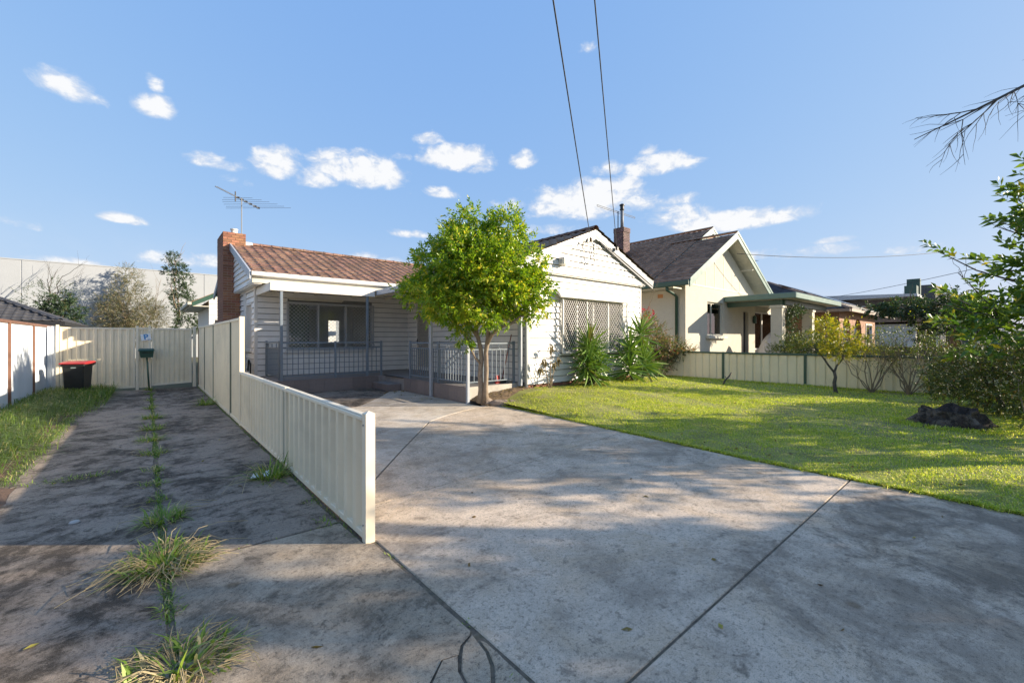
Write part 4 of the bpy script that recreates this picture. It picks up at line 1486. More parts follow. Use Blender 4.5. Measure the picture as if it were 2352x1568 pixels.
MB().lathe((2.30, 17.55, CZ - 0.012), [(0.115, 0), (0.125, 0.03), (0.10, 0.06), (0.095, 0.16), (0.118, 0.18), (0.118, 0.215), (0.085, 0.215)], 16).build('chimney_pot', mat('pale_chimney_pot', (0.6, 0.56, 0.52), 0.6), ch, smooth=False)

# --- porch slab faced with tiles, step
porch = thing('porch', 'raised porch with mauve grey tiled edges in front of the white house', 'porch', (5.6, 12, 0))
DK = 0.365
dk = MB()
dk.prism([(2.62, 12.66), (5.66, 12.66), (5.66, 8.17), (7.38, 8.17), (7.38, 14.57), (2.62, 14.57)][::1], -0.05, DK)
dk.build('porch_slab', M_DECK, porch)
tile_side = MB().box(0, 0.012, 0, 0.396, 0, DK - 0.012).mesh('tile', M_PTILE)
tile_front = MB().box(0, 0.396, 0, 0.012, 0, DK - 0.012).mesh('tile', M_PTILE)
for k in range(8):
    piece('tile', tile_side, porch, (5.646, 8.175 + k * 0.40, 0.004))
for k in range(7):
    piece('tile', tile_front, porch, (2.63 + k * 0.40, 12.646, 0.004))
MB().box(5.640, 5.668, 8.165, 11.40, DK - 0.006, DK + 0.006).box(2.62, 5.3, 12.64, 12.67, DK - 0.006, DK + 0.006).build('nosing', M_PTILE, porch)
MB().box(5.60, 5.66, 11.42, 12.65, DK - 0.002, DK + 0.012).build('threshold_strip', M_BLACK, porch)
st_ = MB().box(5.24, 5.63, 11.56, 12.63, -0.05, 0.185).build('step', M_DECK, porch)
for k in range(3):
    MB().box(5.226, 5.238, 11.56 + k * 0.357, 11.56 + k * 0.357 + 0.353, 0.0, 0.18).build('tile', M_PTILE, st_)
MB().box(5.24, 5.63, 11.546, 11.558, 0.0, 0.18).build('tile', M_PTILE, st_)
MB().box(5.66, 7.37, 8.145, 8.168, 0.05, DK + 0.006).build('front_edge', M_CONCB, porch)

# porch roof: flat sheet on beams, in an L
pr = thing('porch_roof', 'flat white porch roof on slim grey posts', 'porch roof', (5, 12.7, 2.8))
MB().box(2.47, 5.40, 12.70, 14.55, 2.98, 3.01).box(5.40, 7.37, 8.02, 14.55, 2.98, 3.01).build('roof_sheet', M_WHITE, pr)
MB().box(2.46, 5.32, 12.66, 12.70, 2.79, 2.97).build('front_beam', M_WHITE, pr, bevel=0.004)
MB().box(2.46, 2.50, 12.705, 14.55, 2.79, 2.97).build('side_beam', M_WHITE, pr, bevel=0.004)
MB().box(5.36, 5.42, 8.02, 12.655, 2.84, 2.97).build('side_gutter', M_GREYT, pr, bevel=0.006)
MB().box(5.425, 7.36, 8.02, 8.08, 2.82, 2.97).build('front_beam', M_GREYT, pr, bevel=0.004)
for x in (2.9, 3.5, 4.1, 4.7, 5.3, 5.9, 6.5, 7.1):
    y0 = 12.71 if x < 5.35 else 8.09
    MB().box(x - 0.022, x + 0.022, y0, 14.53, 2.90, 2.978).build('joist', M_CREAMP, pr)
for (x, y, z0) in ((2.74, 12.72, DK), (5.10, 12.72, DK), (5.60, 9.74, 0.0), (5.62, 8.10, 0.0)):
    MB().box(x - 0.034, x + 0.034, y - 0.034, y + 0.034, z0, 2.80 if y > 12 else 2.84).build('post', M_GREYT if y < 12 else M_RAIL, pr, bevel=0.004)
MB().box(7.17, 7.30, 8.05, 8.12, 0.30, 2.84).build('post', M_GREYT, pr, bevel=0.006)
lampf = MB().box(3.30, 5.0, 14.50, 14.55, 2.745, 2.785).tube([(3.35, 14.51, 2.725), (4.95, 14.51, 2.725)], 0.014, 8)
lampf.build('tube_light', mat('cream_light_fitting', (0.7, 0.66, 0.55), 0.5), pr)


# railings
def railing(label, pts, posts, zt=1.41, zb=0.47, spacing=0.118, rings=()):
    a, b = Vector(pts[0]), Vector(pts[1])
    r_ = thing('porch_railing', label, 'railing', (a.x, a.y, DK))
    d = (b - a).normalized()
    L = (b - a).length

    def pt(s, z):
        q = a + d * s
        return (q.x, q.y, z)
    MB().beam(pt(0, zt - 0.02), pt(L, zt - 0.02), 0.05, 0.04).build('top_rail', M_RAIL, r_, bevel=0.004)
    MB().beam(pt(0, zt - 0.17), pt(L, zt - 0.17), 0.035, 0.028).build('middle_rail', M_RAIL, r_)
    MB().beam(pt(0, zb), pt(L, zb), 0.035, 0.028).build('bottom_rail', M_RAIL, r_)
    for s in posts:
        q = a + d * s
        MB().box(q.x - 0.027, q.x + 0.027, q.y - 0.027, q.y + 0.027, DK, zt + 0.03).build('post', M_RAIL, r_, bevel=0.004)
    bal = MB().box(-0.0085, 0.0085, -0.0085, 0.0085, 0, zt - 0.17 - zb - 0.028).mesh('baluster', M_RAIL)
    s = spacing
    ang = math.atan2(d.y, d.x)
    while s < L - 0.05:
        if all(abs(s - p) > 0.05 for p in posts):
            piece('baluster', bal, r_, pt(s, zb + 0.014), (0, 0, ang))
        s += spacing
    for s in rings:
        c = Vector(pt(s, zt - 0.10))
        pl_ = []
        for k in range(15):
            t = 2 * math.pi * k / 14
            pl_.append(c + Vector((d.x, d.y, 0)) * math.cos(t) * 0.048 + Vector((0, 0, 1)) * math.sin(t) * 0.05)
        MB().tube(pl_, 0.007, 6, cap=False).build('ring', M_RAIL, r_)
    return r_


RG = None
railing('longest grey porch railing below the barred left window', ((2.76, 12.80), (5.58, 12.80)), (0.0, 1.42, 2.82), spacing=0.14, rings=(2.55,))
railing('short grey porch railing at the far left end running back to the wall', ((2.72, 12.84), (2.72, 14.54)), (0.0, 1.66), spacing=0.12, rings=(0.35, 0.9, 1.4))
railing('grey porch railing running forward from the step past the security door', ((5.72, 11.12), (5.72, 8.26)), (0.0, 1.55, 2.86), spacing=0.118, rings=(0.6, 2.0, 2.4))
railing('sunlit grey porch railing facing the street behind the lemon tree', ((5.76, 8.24), (7.15, 8.24)), (1.38,), spacing=0.135, rings=(0.3, 0.62, 0.92, 1.22))

# broom and dustpan leaning at the end of the railing
bo = thing('broom', 'broom with a red handle leaning at the right end of the sunlit railing', 'broom', (7.02, 8.45, DK))
MB().tube([(6.93, 8.45, DK + 0.10), (7.17, 8.36, DK + 1.25)], 0.013, 8).build('handle', mat('red_brown_handle', (0.22, 0.045, 0.03), 0.5), bo, smooth=True)
MB().hexa([(6.80, 8.42, DK + .005), (7.06, 8.42, DK + .005), (7.06, 8.50, DK + .005), (6.80, 8.50, DK + .005), (6.86, 8.44, DK + .13), (7.0, 8.44, DK + .13), (7.0, 8.48, DK + .13), (6.86, 8.48, DK + .13)]).build('bristles', M_BLACKP, bo, bevel=0.006)
du = thing('dustpan', 'upright red and grey dustpan standing by the broom', 'dustpan', (6.72, 8.40, DK))
MB().hexa([(6.66, 8.36, DK + .002), (6.80, 8.36, DK + .002), (6.80, 8.42, DK + .002), (6.66, 8.42, DK + .002), (6.68, 8.38, DK + .22), (6.80, 8.38, DK + .22), (6.80, 8.42, DK + .22), (6.68, 8.42, DK + .22)]).build('pan', mat('red_plastic', (0.45, 0.03, 0.03), 0.4), du, bevel=0.01)
MB().tube([(6.74, 8.40, DK + .21), (6.77, 8.40, DK + .34)], [0.035, 0.02], 8).build('grip', M_GREYM, du)

# rear wing seen past the chimney
rw = MB().box(2.2, 8, 24.4, 30, 0, 3.3).extrude([(2.2, 24.4, 3.3), (8.0, 24.4, 3.3), (5.1, 24.4, 4.9)], (0, 5.6, 0)).build('rear_wing', M_WB, house)
clad(rw, 'x', 24.4, -1, 2.2, 4.0, 0.4, 3.2, [(2.42, 2.75, 0.9, 2.4)])
MB().box(2.42, 2.75, 24.375, 24.39, 0.9, 2.4).build('window', M_BLACK, rw)
MB().hexa([(1.55, 24.15, 2.98), (5.1, 24.15, 4.90), (5.1, 24.2, 4.90), (1.55, 24.2, 2.98), (1.55, 24.15, 3.18), (5.1, 24.15, 5.12), (5.1, 24.2, 5.12), (1.55, 24.2, 3.18)]).build('barge_board', M_GREEN, rw)
MB().extrude([(1.5, 24.2, 3.15), (5.1, 24.2, 5.09), (5.1, 24.2, 5.13), (1.5, 24.2, 3.19)], (0, 6, 0)).build('roof', M_DTILE, rw)
MB().box(1.38, 1.52, 24.0, 30, 3.05, 3.17).box(1.5, 2.2, 24.2, 30, 2.99, 3.03).build('gutter', M_CREAMP, rw)

# ================================================================== CREAM HOUSE NEXT DOOR
ch2 = thing('cream_house', 'cream painted brick house with dark tiled gables and green barge boards beyond the side fence', 'house', (21, 10, 0))
WY = 8.6                       # front wall of the projecting wing
X_L, X_W, X_R = 16.84, 24.3, 29.2
SL2 = 0.565
XA = 20.5                      # ridge of the front wing
ZE2 = 3.55                     # underside of the roof at the left wall line


def cream_wall():
    mb = wall_mesh('x', WY, -1, X_L, X_W, -0.05, 3.75, [(18.81, 20.42, 1.67, 3.15), (22.78, 23.44, 0.55, 2.88)], 0.24)
    mb.box(X_L, X_L + 0.24, WY + 0.24, 22, -0.05, 3.6)
    mb.extrude([(X_L, WY, 3.75), (X_W, WY, 3.75), (X_W, WY, 3.80), (XA + 0.05, WY, 5.98), (X_L, WY, 3.92)], (0, 0.24, 0))
    mb.box(X_W - 0.24, X_W, WY + 0.24, 9.05, -0.05, 3.8)
    mb.box(X_W, X_R, 9.05, 9.29, -0.05, 3.29)
    mb.extrude([(X_W, 10.3, 3.29), (27.2, 10.3, 3.29), (27.2, 10.3, 3.7), (X_W, 10.3, 3.8)], (0, 0.24, 0))
    mb.box(X_R - 0.24, X_R, 9.29, 22, -0.05, 3.29)
    return mb


cw = cream_wall().build('wall', M_RENDER, ch2)
bt = MB().box(X_L - 0.006, X_W, WY - 0.018, WY - 0.001, 3.76, 3.82)
for x in (17.75, 18.65, 19.55, 20.5, 21.45, 22.35, 23.25):
    zt = 5.98 - abs(x - XA) * SL2 - 0.06
    if zt > 3.9:
        bt.box(x - 0.025, x + 0.025, WY - 0.010, WY - 0.001, 3.821, zt)
bt.build('gable_batten', M_CREAMP, ch2)
# window with sill, door, lamp
f = MB()
for (a, b, lo, hi) in ((18.81, 18.87, 1.67, 3.15), (20.36, 20.42, 1.67, 3.15), (18.87, 20.36, 3.08, 3.15), (18.87, 20.36, 1.67, 1.73), (19.36, 19.42, 1.73, 3.08)):
    f.box(a, b, WY + 0.09, WY + 0.16, lo, hi)
wn = f.build('window', mat('cream_grey_frame', (0.5, 0.48, 0.40), 0.5), ch2)
MB().box(18.88, 19.36, WY + 0.12, WY + 0.125, 1.73, 3.08).build('pane', M_GLASS, wn)
MB().box(19.42, 20.36, WY + 0.11, WY + 0.115, 1.73, 3.08).build('pane', M_GLASS, wn)
MB().box(18.87, 20.36, WY + 0.17, WY + 0.19, 1.7, 3.1).build('curtain', M_BLIND, wn)
MB().hexa([(18.68, WY - 0.16, 1.50), (20.56, WY - 0.16, 1.50), (20.56, WY - 0.002, 1.50), (18.68, WY - 0.002, 1.50), (18.68, WY - 0.16, 1.62), (20.56, WY - 0.16, 1.62), (20.56, WY - 0.002, 1.67), (18.68, WY - 0.002, 1.67)]).build('sill', M_CREAMP, wn, bevel=0.01)
MB().box(22.80, 23.42, WY + 0.15, WY + 0.2, 0.55, 2.86).build('door', mat('black_screen_door', (0.025, 0.025, 0.03), 0.5), ch2)
wl = MB().box(23.95, 24.10, WY - 0.16, WY - 0.03, 2.30, 2.62).box(23.99, 24.06, WY - 0.03, WY - 0.001, 2.42, 2.50).build('wall_lantern', M_GREEN, ch2, bevel=0.02)
MB().hexa([(23.93, WY - 0.18, 2.625), (24.12, WY - 0.18, 2.625), (24.12, WY - 0.01, 2.625), (23.93, WY - 0.01, 2.625), (24.0, WY - 0.11, 2.72), (24.05, WY - 0.11, 2.72), (24.05, WY - 0.07, 2.72), (24.0, WY - 0.07, 2.72)]).build('lantern_cap', M_GREEN, wl)
# big panes under the porch
f = MB()
for (a, b, lo, hi) in ((24.66, 24.76, .9, 3.0), (26.35, 26.47, .9, 3.0), (28.3, 28.4, .9, 3.0), (24.76, 26.35, 2.92, 3.0), (26.47, 28.3, 2.92, 3.0), (24.76, 26.35, .9, .98), (26.47, 28.3, .9, .98)):
    f.box(a, b, 8.98, 9.046, lo, hi)
pw = f.build('window', M_WHITE, ch2)
MB().box(24.76, 26.35, 9.01, 9.015, 0.98, 2.92).build('pane', M_GLASS, pw)
MB().box(26.47, 28.3, 9.01, 9.015, 0.98, 2.92).build('pane', M_GLASS, pw)
MB().box(24.7, 28.36, 9.025, 9.042, 0.92, 2.98).build('blind', mat('grey_blind', (0.4, 0.4, 0.38), 0.7), pw)
# porch: roof with green gutters, square pillars, beam
MB().box(20.6, 28.0, 5.8, 9.9, 3.30, 3.40).build('porch_roof', mat('green_grey_deck', (0.2, 0.24, 0.22), 0.6), ch2)
MB().box(20.48, 20.60, 5.68, 8.58, 3.22, 3.46).box(20.60, 28.0, 5.68, 5.80, 3.22, 3.46).build('porch_gutter', M_GRTRIM, ch2, bevel=0.02)
MB().box(20.85, 20.97, 6.28, 8.58, 2.98, 3.20).box(20.97, 27.4, 6.20, 6.32, 2.98, 3.20).build('porch_beam', M_GREEN, ch2)
MB().box(20.61, 28, 5.81, 8.58, 3.22, 3.29).build('porch_ceiling', M_CREAMP, ch2)
for x in (20.85, 25.25):
    p_ = MB().box(x, x + 0.42, 6.30, 6.74, -0.05, 2.84).build('pillar', M_RENDER, ch2)
    MB().box(x - 0.04, x + 0.46, 6.26, 6.78, 2.845, 2.975).build('pillar_cap', M_CREAMP, p_, bevel=0.008)
MB().box(20.7, 28, 6.2, 8.58, -0.05, 0.5).build('porch_floor', M_CONCB, ch2)

# roofs: one long left slope, two ridges
YB = 8.02


def zroof(x):
    return 3.80 + (x - 16.0) * SL2


XM = 21.85
zap, zmp = zroof(XA), zroof(XM)
r_ = MB()
r_.extrude([(16.0, YB, 3.78), (XA, YB, zap - 0.02), (25.0, YB, 3.80), (25.0, YB, 3.74), (XA, YB, zap - 0.08), (16.0, YB, 3.72)], (0, 3.5, 0))
r_.extrude([(16.0, 9.72, 3.77), (XM, 9.72, zmp - 0.03), (27.7, 9.72, 3.77), (27.7, 9.72, 3.71), (XM, 9.72, zmp - 0.09), (16.0, 9.72, 3.71)], (0, 13, 0))
r2 = r_.build('roof', mat('cream_soffit_board', (0.62, 0.58, 0.48), 0.7), ch2)
joined_tiles('roof_tiling', r2, M_DTILE, (16.0, 22.7, 3.80), (0, -1, 0), (XM - 16, 0, zmp - 3.8), 43, 20)
joined_tiles('roof_tiling', r2, M_DTILE, (16.0, 9.72, 3.80), (0, -1, 0), (XA - 16, 0, zap - 3.8), 5, 15, w=0.34)
joined_tiles('roof_tiling', r2, M_DTILE, (25.0, 8.02, 3.82), (0, 1, 0), (XA - 25.0, 0, zap - 3.8), 10, 15)
joined_tiles('roof_tiling', r2, M_DTILE, (27.7, 9.72, 3.80), (0, 1, 0), (XM - 27.7, 0, zmp - 3.8), 43, 20)
rme2 = bpy.data.meshes.new('ridge_tile')
rme2.from_pydata([(x, math.cos(math.pi * k / 8) * .12, math.sin(math.pi * k / 8) * .085 - .02) for x in (0.0, .385) for k in range(9)], [], [(k, k + 1, 10 + k, 9 + k) for k in range(8)])
rme2.materials.clear()
rme2.materials.append(M_DTILE)
for k in range(9):
    piece('ridge_tile', rme2, r2, (XA, 8.0 + k * 0.365, zap + 0.05), (0, 0, R(90)))
for k in range(35):
    piece('ridge_tile', rme2, r2, (XM, 9.7 + k * 0.365, zmp + 0.05), (0, 0, R(90)))


def barge_pair(parent, m, xa, za, xl, zl_, xr, zr_, y, h=0.24, t=0.04):
    for (xe, ze) in ((xl, zl_), (xr, zr_)):
        b = MB().hexa([(xa, y, za - h), (xe, y, ze - h), (xe, y + t, ze - h), (xa, y + t, za - h), (xa, y, za), (xe, y, ze), (xe, y + t, ze), (xa, y + t, za)]).build('barge_board', m, parent)
        MB().hexa([(xa, y - 0.02, za - 0.07), (xe, y - 0.02, ze - 0.07), (xe, y - 0.001, ze - 0.07), (xa, y - 0.001, za - 0.07), (xa, y - 0.02, za + 0.05), (xe, y - 0.02, ze + 0.05), (xe, y - 0.001, ze + 0.05), (xa, y - 0.001, za + 0.05)]).build('barge_cap', m, b)


barge_pair(ch2, M_GRTRIM, XA, zap + 0.03, 15.98, 3.83, 25.02, 3.83, 7.97, 0.30)
barge_pair(ch2, M_GRTRIM, XM, zmp + 0.03, 20.6, zroof(20.6) + 0.03, 27.7, 3.83, 9.68, 0.28)
MB().extrude([(20.9, 9.76, 6.1), (22.8, 9.76, 6.1), (XM, 9.76, zmp - 0.12)], (0, 0.1, 0)).build('upper_gable', mat('salmon_gable_board', (0.55, 0.40, 0.30), 0.7), ch2)
MB().box(15.87, 16.02, 8.0, 22.7, 3.60, 3.80).build('gutter', M_GREEN, ch2, bevel=0.02)
MB().box(16.03, 16.82, 8.7, 22, 3.55, 3.60).build('soffit', M_CREAMP, ch2)
MB().tube([(16.0, 8.95, 3.62), (16.0, 8.95, 3.48), (16.60, 8.95, 3.34), (16.76, 8.95, 3.25), (16.76, 8.95, 0.0)], 0.06, 10).build('downpipe', M_GREEN, ch2, smooth=True)
MB().box(16.825, 16.838, 9.6, 9.85, 3.26, 3.42).build('air_brick', mat('orange_air_brick', (0.5, 0.24, 0.1), 0.8), ch2)
# gable ties under the soffit
MB().beam((22.4, 8.02, 4.86), (22.4, 8.6, 4.86), 0.06, 0.06).build('outrigger', M_CREAMP, ch2)

# dark brick chimney rising through that roof
dc = MB().box(18.865, 19.435, 13.015, 13.585, 4.5, 7.33).build('chimney', mat('dark_mortar', (0.16, 0.14, 0.13), 0.9), ch2)
dm = MB().box(0, 0.228, 0, 0.05, 0, 0.073).mesh('brick', M_DBRICK)
for c in range(33):
    z = 7.36 - (c + 1) * 0.0855
    corb = 0.03 if c in (0, 1, 2, 18, 19) else 0.0
    for fc in range(2):
        s = -0.119 if c % 2 else 0.0
        while s < 0.60 - 0.03:
            a, b = max(s, 0), min(s + 0.228, 0.60)
            if b - a > 0.04:
                if fc == 0:
                    piece('brick', dm, dc, (18.85 + a, 13.0 - corb, z), None, ((b - a) / 0.228, 1, 1))
                else:
                    piece('brick', dm, dc, (18.85 - corb, 13.6 - a, z), (0, 0, R(-90)), ((b - a) / 0.228, 1, 1))
            s += 0.238
MB().tube([(19.17, 13.3, 7.3), (19.17, 13.3, 8.35)], 0.085, 12).build('flue', M_GALV, dc, smooth=True)
MB().lathe((19.17, 13.3, 8.34), [(0.12, 0), (0.125, 0.04), (0.10, 0.06), (0.10, 0.22), (0.135, 0.24), (0.13, 0.30), (0.05, 0.34)], 14).build('flue_cap', M_BLACK, dc)

an2 = thing('tv_antenna', 'folded dipole aerial held beside the flue of the dark brick chimney', 'antenna', (19.0, 13.35, 7.3))
MB().tube([(18.98, 13.42, 7.3), (18.98, 13.42, 8.28)], 0.025, 8).build('mast', M_BLACK, an2)
lp_ = []
A_, B_ = Vector((17.35, 13.42 + 1.3, 8.22)), Vector((20.55, 13.42 - 1.3, 8.22))
A_, B_ = Vector((17.25, 13.45, 8.20)), Vector((20.6, 13.45, 8.20))
MB().tube([A_, B_], 0.013, 6).tube([A_ + Vector((0, 0, .075)), B_ + Vector((0, 0, .075))], 0.013, 6).tube([A_, A_ + Vector((0, 0, .075))], 0.013, 6).tube([B_, B_ + Vector((0, 0, .075))], 0.013, 6).build('dipole', M_GALV, an2)

# covered things standing on that porch
M_DRAPE = mat('white_dust_sheet', (0.6, 0.6, 0.63), 0.8)
cv = thing('covered_bundle', 'dark bundle half covered by a white sheet standing on the cream porch', 'bundle', (22.9, 7.2, 0.5))


def mound(c, r, h, seed, n=16, m=9):
    V, F = [], []
    for j in range(m):
        t = j / (m - 1)
        for i in range(n):
            a = 2 * math.pi * i / n
            k = 1 + 0.3 * mnoise.noise((math.cos(a) * 1.5 + seed, math.sin(a) * 1.5, t * 2))
            rad = math.cos(t * math.pi / 2) ** 0.6 * k
            V.append((c[0] + r[0] * rad * math.cos(a), c[1] + r[1] * rad * math.sin(a), c[2] + h * t * (1 + 0.15 * mnoise.noise((a, seed, t)))))
    for j in range(m - 1):
        for i in range(n):
            F.append((j * n + i, j * n + (i + 1) % n, (j + 1) * n + (i + 1) % n, (j + 1) * n + i))
    F.append(tuple((m - 1) * n + i for i in range(n)))
    return MB().add(V, F)


mound((23.3, 7.3, 0.5), (0.75, 0.5), 1.0, 1).build('dark_load', M_BLACKP, cv, smooth=True)
mound((22.6, 7.3, 0.5), (0.45, 0.55), 1.25, 5).build('sheet_cover', M_DRAPE, cv, smooth=True)

# ================================================================== HOUSES FURTHER ALONG
bh = thing('brick_house', 'orange brown brick house with arched porch openings and a charcoal hip roof with solar panels', 'house', (33, 10, 0))
BX, BY = 29.1, 6.0


def arch_wall(mb, x0, x1, y, z0, z1, arches, th):
    """front wall with round-headed openings"""
    s = x0
    for (a, b, sp, top) in arches:
        mb.box(s, a, y, y + th, z0, z1)
        n = 10
        pr = []
        for k in range(n + 1):
            t = math.pi * k / n
            pr.append(((a + b) / 2 - (b - a) / 2 * math.cos(t), sp + (top - sp) * math.sin(t)))
        for k in range(n):
            (xa, za), (xb, zb) = pr[k], pr[k + 1]
            mb.extrude([(xa, y, za), (xb, y, zb), (xb, y, z1), (xa, y, z1)], (0, th, 0))
        s = b
    mb.box(s, x1, y, y + th, z0, z1)


b_ = MB()
arch_wall(b_, BX, 39.0, BY, -0.05, 3.1, ((29.9, 31.75, 1.9, 2.75), (32.7, 34.7, 1.9, 2.75)), 0.25)
b_.box(BX, BX + 0.25, BY + 0.25, 16, -0.05, 3.1)
b_.box(29.4, 39, 7.8, 8.0, -0.05, 3.1)
b_.build('wall', M_OBRICK, bh)
f = MB().box(35.9, 37.9, BY - 0.03, BY - 0.005, 1.1, 2.5)
wf_ = f.build('window', M_WHITE, bh)
MB().box(36.0, 36.9, BY - 0.04, BY - 0.035, 1.2, 2.4).build('pane', M_GLASS2, wf_)
MB().box(37.0, 37.8, BY - 0.04, BY - 0.035, 1.2, 2.4).build('pane', M_GLASS2, wf_)
e0_, e1_ = (28.5, 5.4), (40.5, 17.4)
zr3 = 3.12 + 6.0 * 0.42
MB().box(28.45, 28.62, 5.4, 17, 2.98, 3.14).box(28.62, 40.5, 5.35, 5.50, 2.98, 3.14).build('gutter', mat('tan_fascia', (0.30, 0.22, 0.17), 0.6), bh)
MB().add([(28.5, 5.4, 3.12), (40.5, 5.4, 3.12), (40.5, 17.4, 3.12), (28.5, 17.4, 3.12), (34.5, 11.4, zr3 - 0.02), (34.5, 11.6, zr3 - 0.02)], [(0, 1, 4), (1, 2, 5, 4), (2, 3, 5), (3, 0, 4, 5), (3, 2, 1, 0)]).build('roof', M_DARK, bh)
rf3 = bpy.data.objects[[o.name for o in bh.children if o.name.startswith('roof')][0]]
joined_tiles('roof_tiling', rf3, M_BTILE, (28.5, 17.4, 3.13), (0, -1, 0), (6, 0, zr3 - 3.12), 40, 20, clip=lambda p: p.y - 5.4 > (p.x - 28.5) and 17.4 - p.y > (p.x - 28.5))
joined_tiles('roof_tiling', rf3, M_BTILE, (28.5, 5.4, 3.13), (1, 0, 0), (0, 6, zr3 - 3.12), 40, 20, clip=lambda p: p.x - 28.5 > (p.y - 5.4) and 40.5 - p.x > (p.y - 5.4))
hm = MB()
for k in range(22):
    q = k * 0.27
    piece('ridge_tile', rme2, rf3, (28.5 + q, 5.4 + q, 3.16 + q * 0.42), (R(0), R(-16.5), R(45)))
for (xa, ya) in ((31.2, 6.6), (33.0, 6.6), (34.8, 6.6), (32.4, 8.4), (34.2, 8.4)):
    za = 3.12 + (ya - 5.4) * 0.42 + 0.12
    MB().hexa([(xa, ya, za), (xa + 1.7, ya, za), (xa + 1.7, ya + 1.6, za + 0.67), (xa, ya + 1.6, za + 0.67),
               (xa, ya, za + .04), (xa + 1.7, ya, za + .04), (xa + 1.7, ya + 1.6, za + 0.71), (xa, ya + 1.6, za + 0.71)]).build('solar_panel', mat('solar_glass', (0.03, 0.035, 0.05), 0.2), bh)

# roof aerial between the two houses
an3 = thing('tv_antenna', 'small aerial on a thin mast above the charcoal tiled roof', 'antenna', (31.5, 12.0, 4.3))
MB().tube([(31.5, 12.0, 4.25), (31.5, 12.0, 7.0)], 0.03, 6).build('mast', M_GALV, an3)
m_ = MB().tube([(30.7, 11.6, 6.8), (32.6, 12.6, 7.1)], 0.03, 6)
m_.build('boom', M_GALV, an3)
for k in range(5):
    c = Vector((30.7, 11.6, 6.8)).lerp(Vector((32.6, 12.6, 7.1)), k / 4)
    MB().tube([c + Vector((0.5, -0.9, 0)) * (0.6 + 0.15 * k), c - Vector((0.5, -0.9, 0)) * (0.6 + 0.15 * k)], 0.014, 5).build('element', M_GALV, an3)

# brown brick fence in front of the brick house
bf = thing('brick_fence', 'low brown brick fence beyond the cream house garden', 'fence', (27.4, 2, 0))
MB().box(27.3, 27.55, -4, 5.4, -0.05, 1.05).build('fence_wall', M_BRFENCE, bf)
MB().box(27.26, 27.59, -4, 5.4, 1.052, 1.12).build('coping', M_BRFENCE, bf)

th_ = thing('two_storey_house', 'charcoal brick two storey house with a tall square tower and balcony', 'house', (60, 8, 0))
TX, TY_ = 58.0, 6.25
wl_ = wall_mesh('y', TX, -1, TY_, 20, -0.05, 5.6, [(7.6, 10.0, 3.9, 5.0)], 0.3)
wl_.box(TX + 0.3, 72, 12, 12.3, -0.05, 5.6)
wl_.box(TX, TX + 0.35, TY_ - 0.02, TY_ + 0.4, -0.05, 2.6)
wl_.build('wall', M_CHARBRICK, th_)
f = MB().box(TX - 0.02, TX + 0.1, 7.6, 10.0, 3.9, 5.0).build('window', M_GREYM, th_)
MB().box(TX - 0.04, TX - 0.025, 7.7, 8.7, 4.0, 4.9).build('pane', M_GLASS2, f)
MB().box(TX - 0.04, TX - 0.025, 8.8, 9.9, 4.0, 4.9).build('pane', M_GLASS2, f)
MB().hexa([(57.2, 5.6, 5.7), (73, 5.6, 5.7), (73, 20, 5.7), (57.2, 20, 5.7), (57.2, 5.6, 5.95), (73, 5.6, 5.95), (73, 20, 6.5), (57.2, 20, 6.5)]).build('roof', mat('pale_metal_roof', (0.42, 0.44, 0.46), 0.35, metal=0.4), th_)
MB().box(64.6, 70.2, 4.9, 6.2, -0.05, 7.4).build('tower', M_CHARBRICK, th_)
MB().box(58.1, 64.5, 5.4, 8.0, 2.7, 3.1).build('balcony', M_GREYT, th_)
MB().box(58.1, 64.5, 5.3, 5.38, 3.1, 4.0).build('balustrade', M_GLASS2, th_)
MB().box(59.2, 60.0, 5.6, 6.6, 5.95, 7.6).box(57.6, 59.2, 5.7, 6.6, 5.95, 6.8).build('parapet', M_GREEN, th_)
MB().box(60.6, 64.5, 11.6, 11.9, 3.1, 5.4).build('balcony_window', M_GLASS2, th_)

wh = thing('white_villa', 'small white rendered house with dark tiled roof before the charcoal brick house', 'house', (47, 5, 0))
MB().box(46, 53, 4.6, 10, -0.05, 2.7).build('wall', M_WHITE, wh)
MB().extrude([(45.4, 3.2, 2.85), (45.4, 10.4, 2.85), (45.4, 6.8, 4.2)], (8.2, 0, 0)).build('roof', M_DTILE, wh)
MB().box(45.4, 53.6, 3.1, 3.22, 2.62, 2.84).build('fascia', M_WHITE, wh)
for x in (45.7, 48.4, 51.2):
    MB().box(x, x + 0.14, 3.3, 3.44, -0.05, 2.62).build('porch_post', M_WHITE, wh)
MB().box(47.2, 48.0, 4.54, 4.59, 0, 2.1).build('door', M_BROWN, wh)
dw = MB().box(49.2, 50.8, 4.54, 4.59, 0.9, 2.2).build('window', M_GREYM, wh)
MB().box(49.3, 50.7, 4.53, 4.538, 1.0, 2.1).build('pane', M_GLASS2, dw)

tb = thing('tan_house', 'tan brick house with a white balcony far along the street', 'house', (76, 4.5, 0))
MB().box(74, 84, 3.2, 9, -0.05, 5.2).build('wall', M_OBRICK, tb)
MB().box(73.6, 84.4, 2.8, 9.4, 5.2, 5.45).build('roof', M_BROWN, tb)
MB().box(74, 84, 2.3, 3.15, 2.3, 2.75).build('balcony', M_WHITE, tb)
for x in (75, 77.5, 80):
    f = MB().box(x, x + 1.5, 3.14, 3.19, 3.2, 4.6).build('window', M_WHITE, tb)
    MB().box(x + .1, x + 1.4, 3.12, 3.135, 3.3, 4.5).build('pane', M_GLASS2, f)
for k in range(12):
    MB().box(74.2 + k * 0.8, 74.26 + k * 0.8, 2.32, 2.36, 2.76, 3.55).build('baluster', M_GREYM, tb)
MB().box(74, 84, 2.3, 2.37, 3.551, 3.6).build('handrail', M_GREYM, tb)
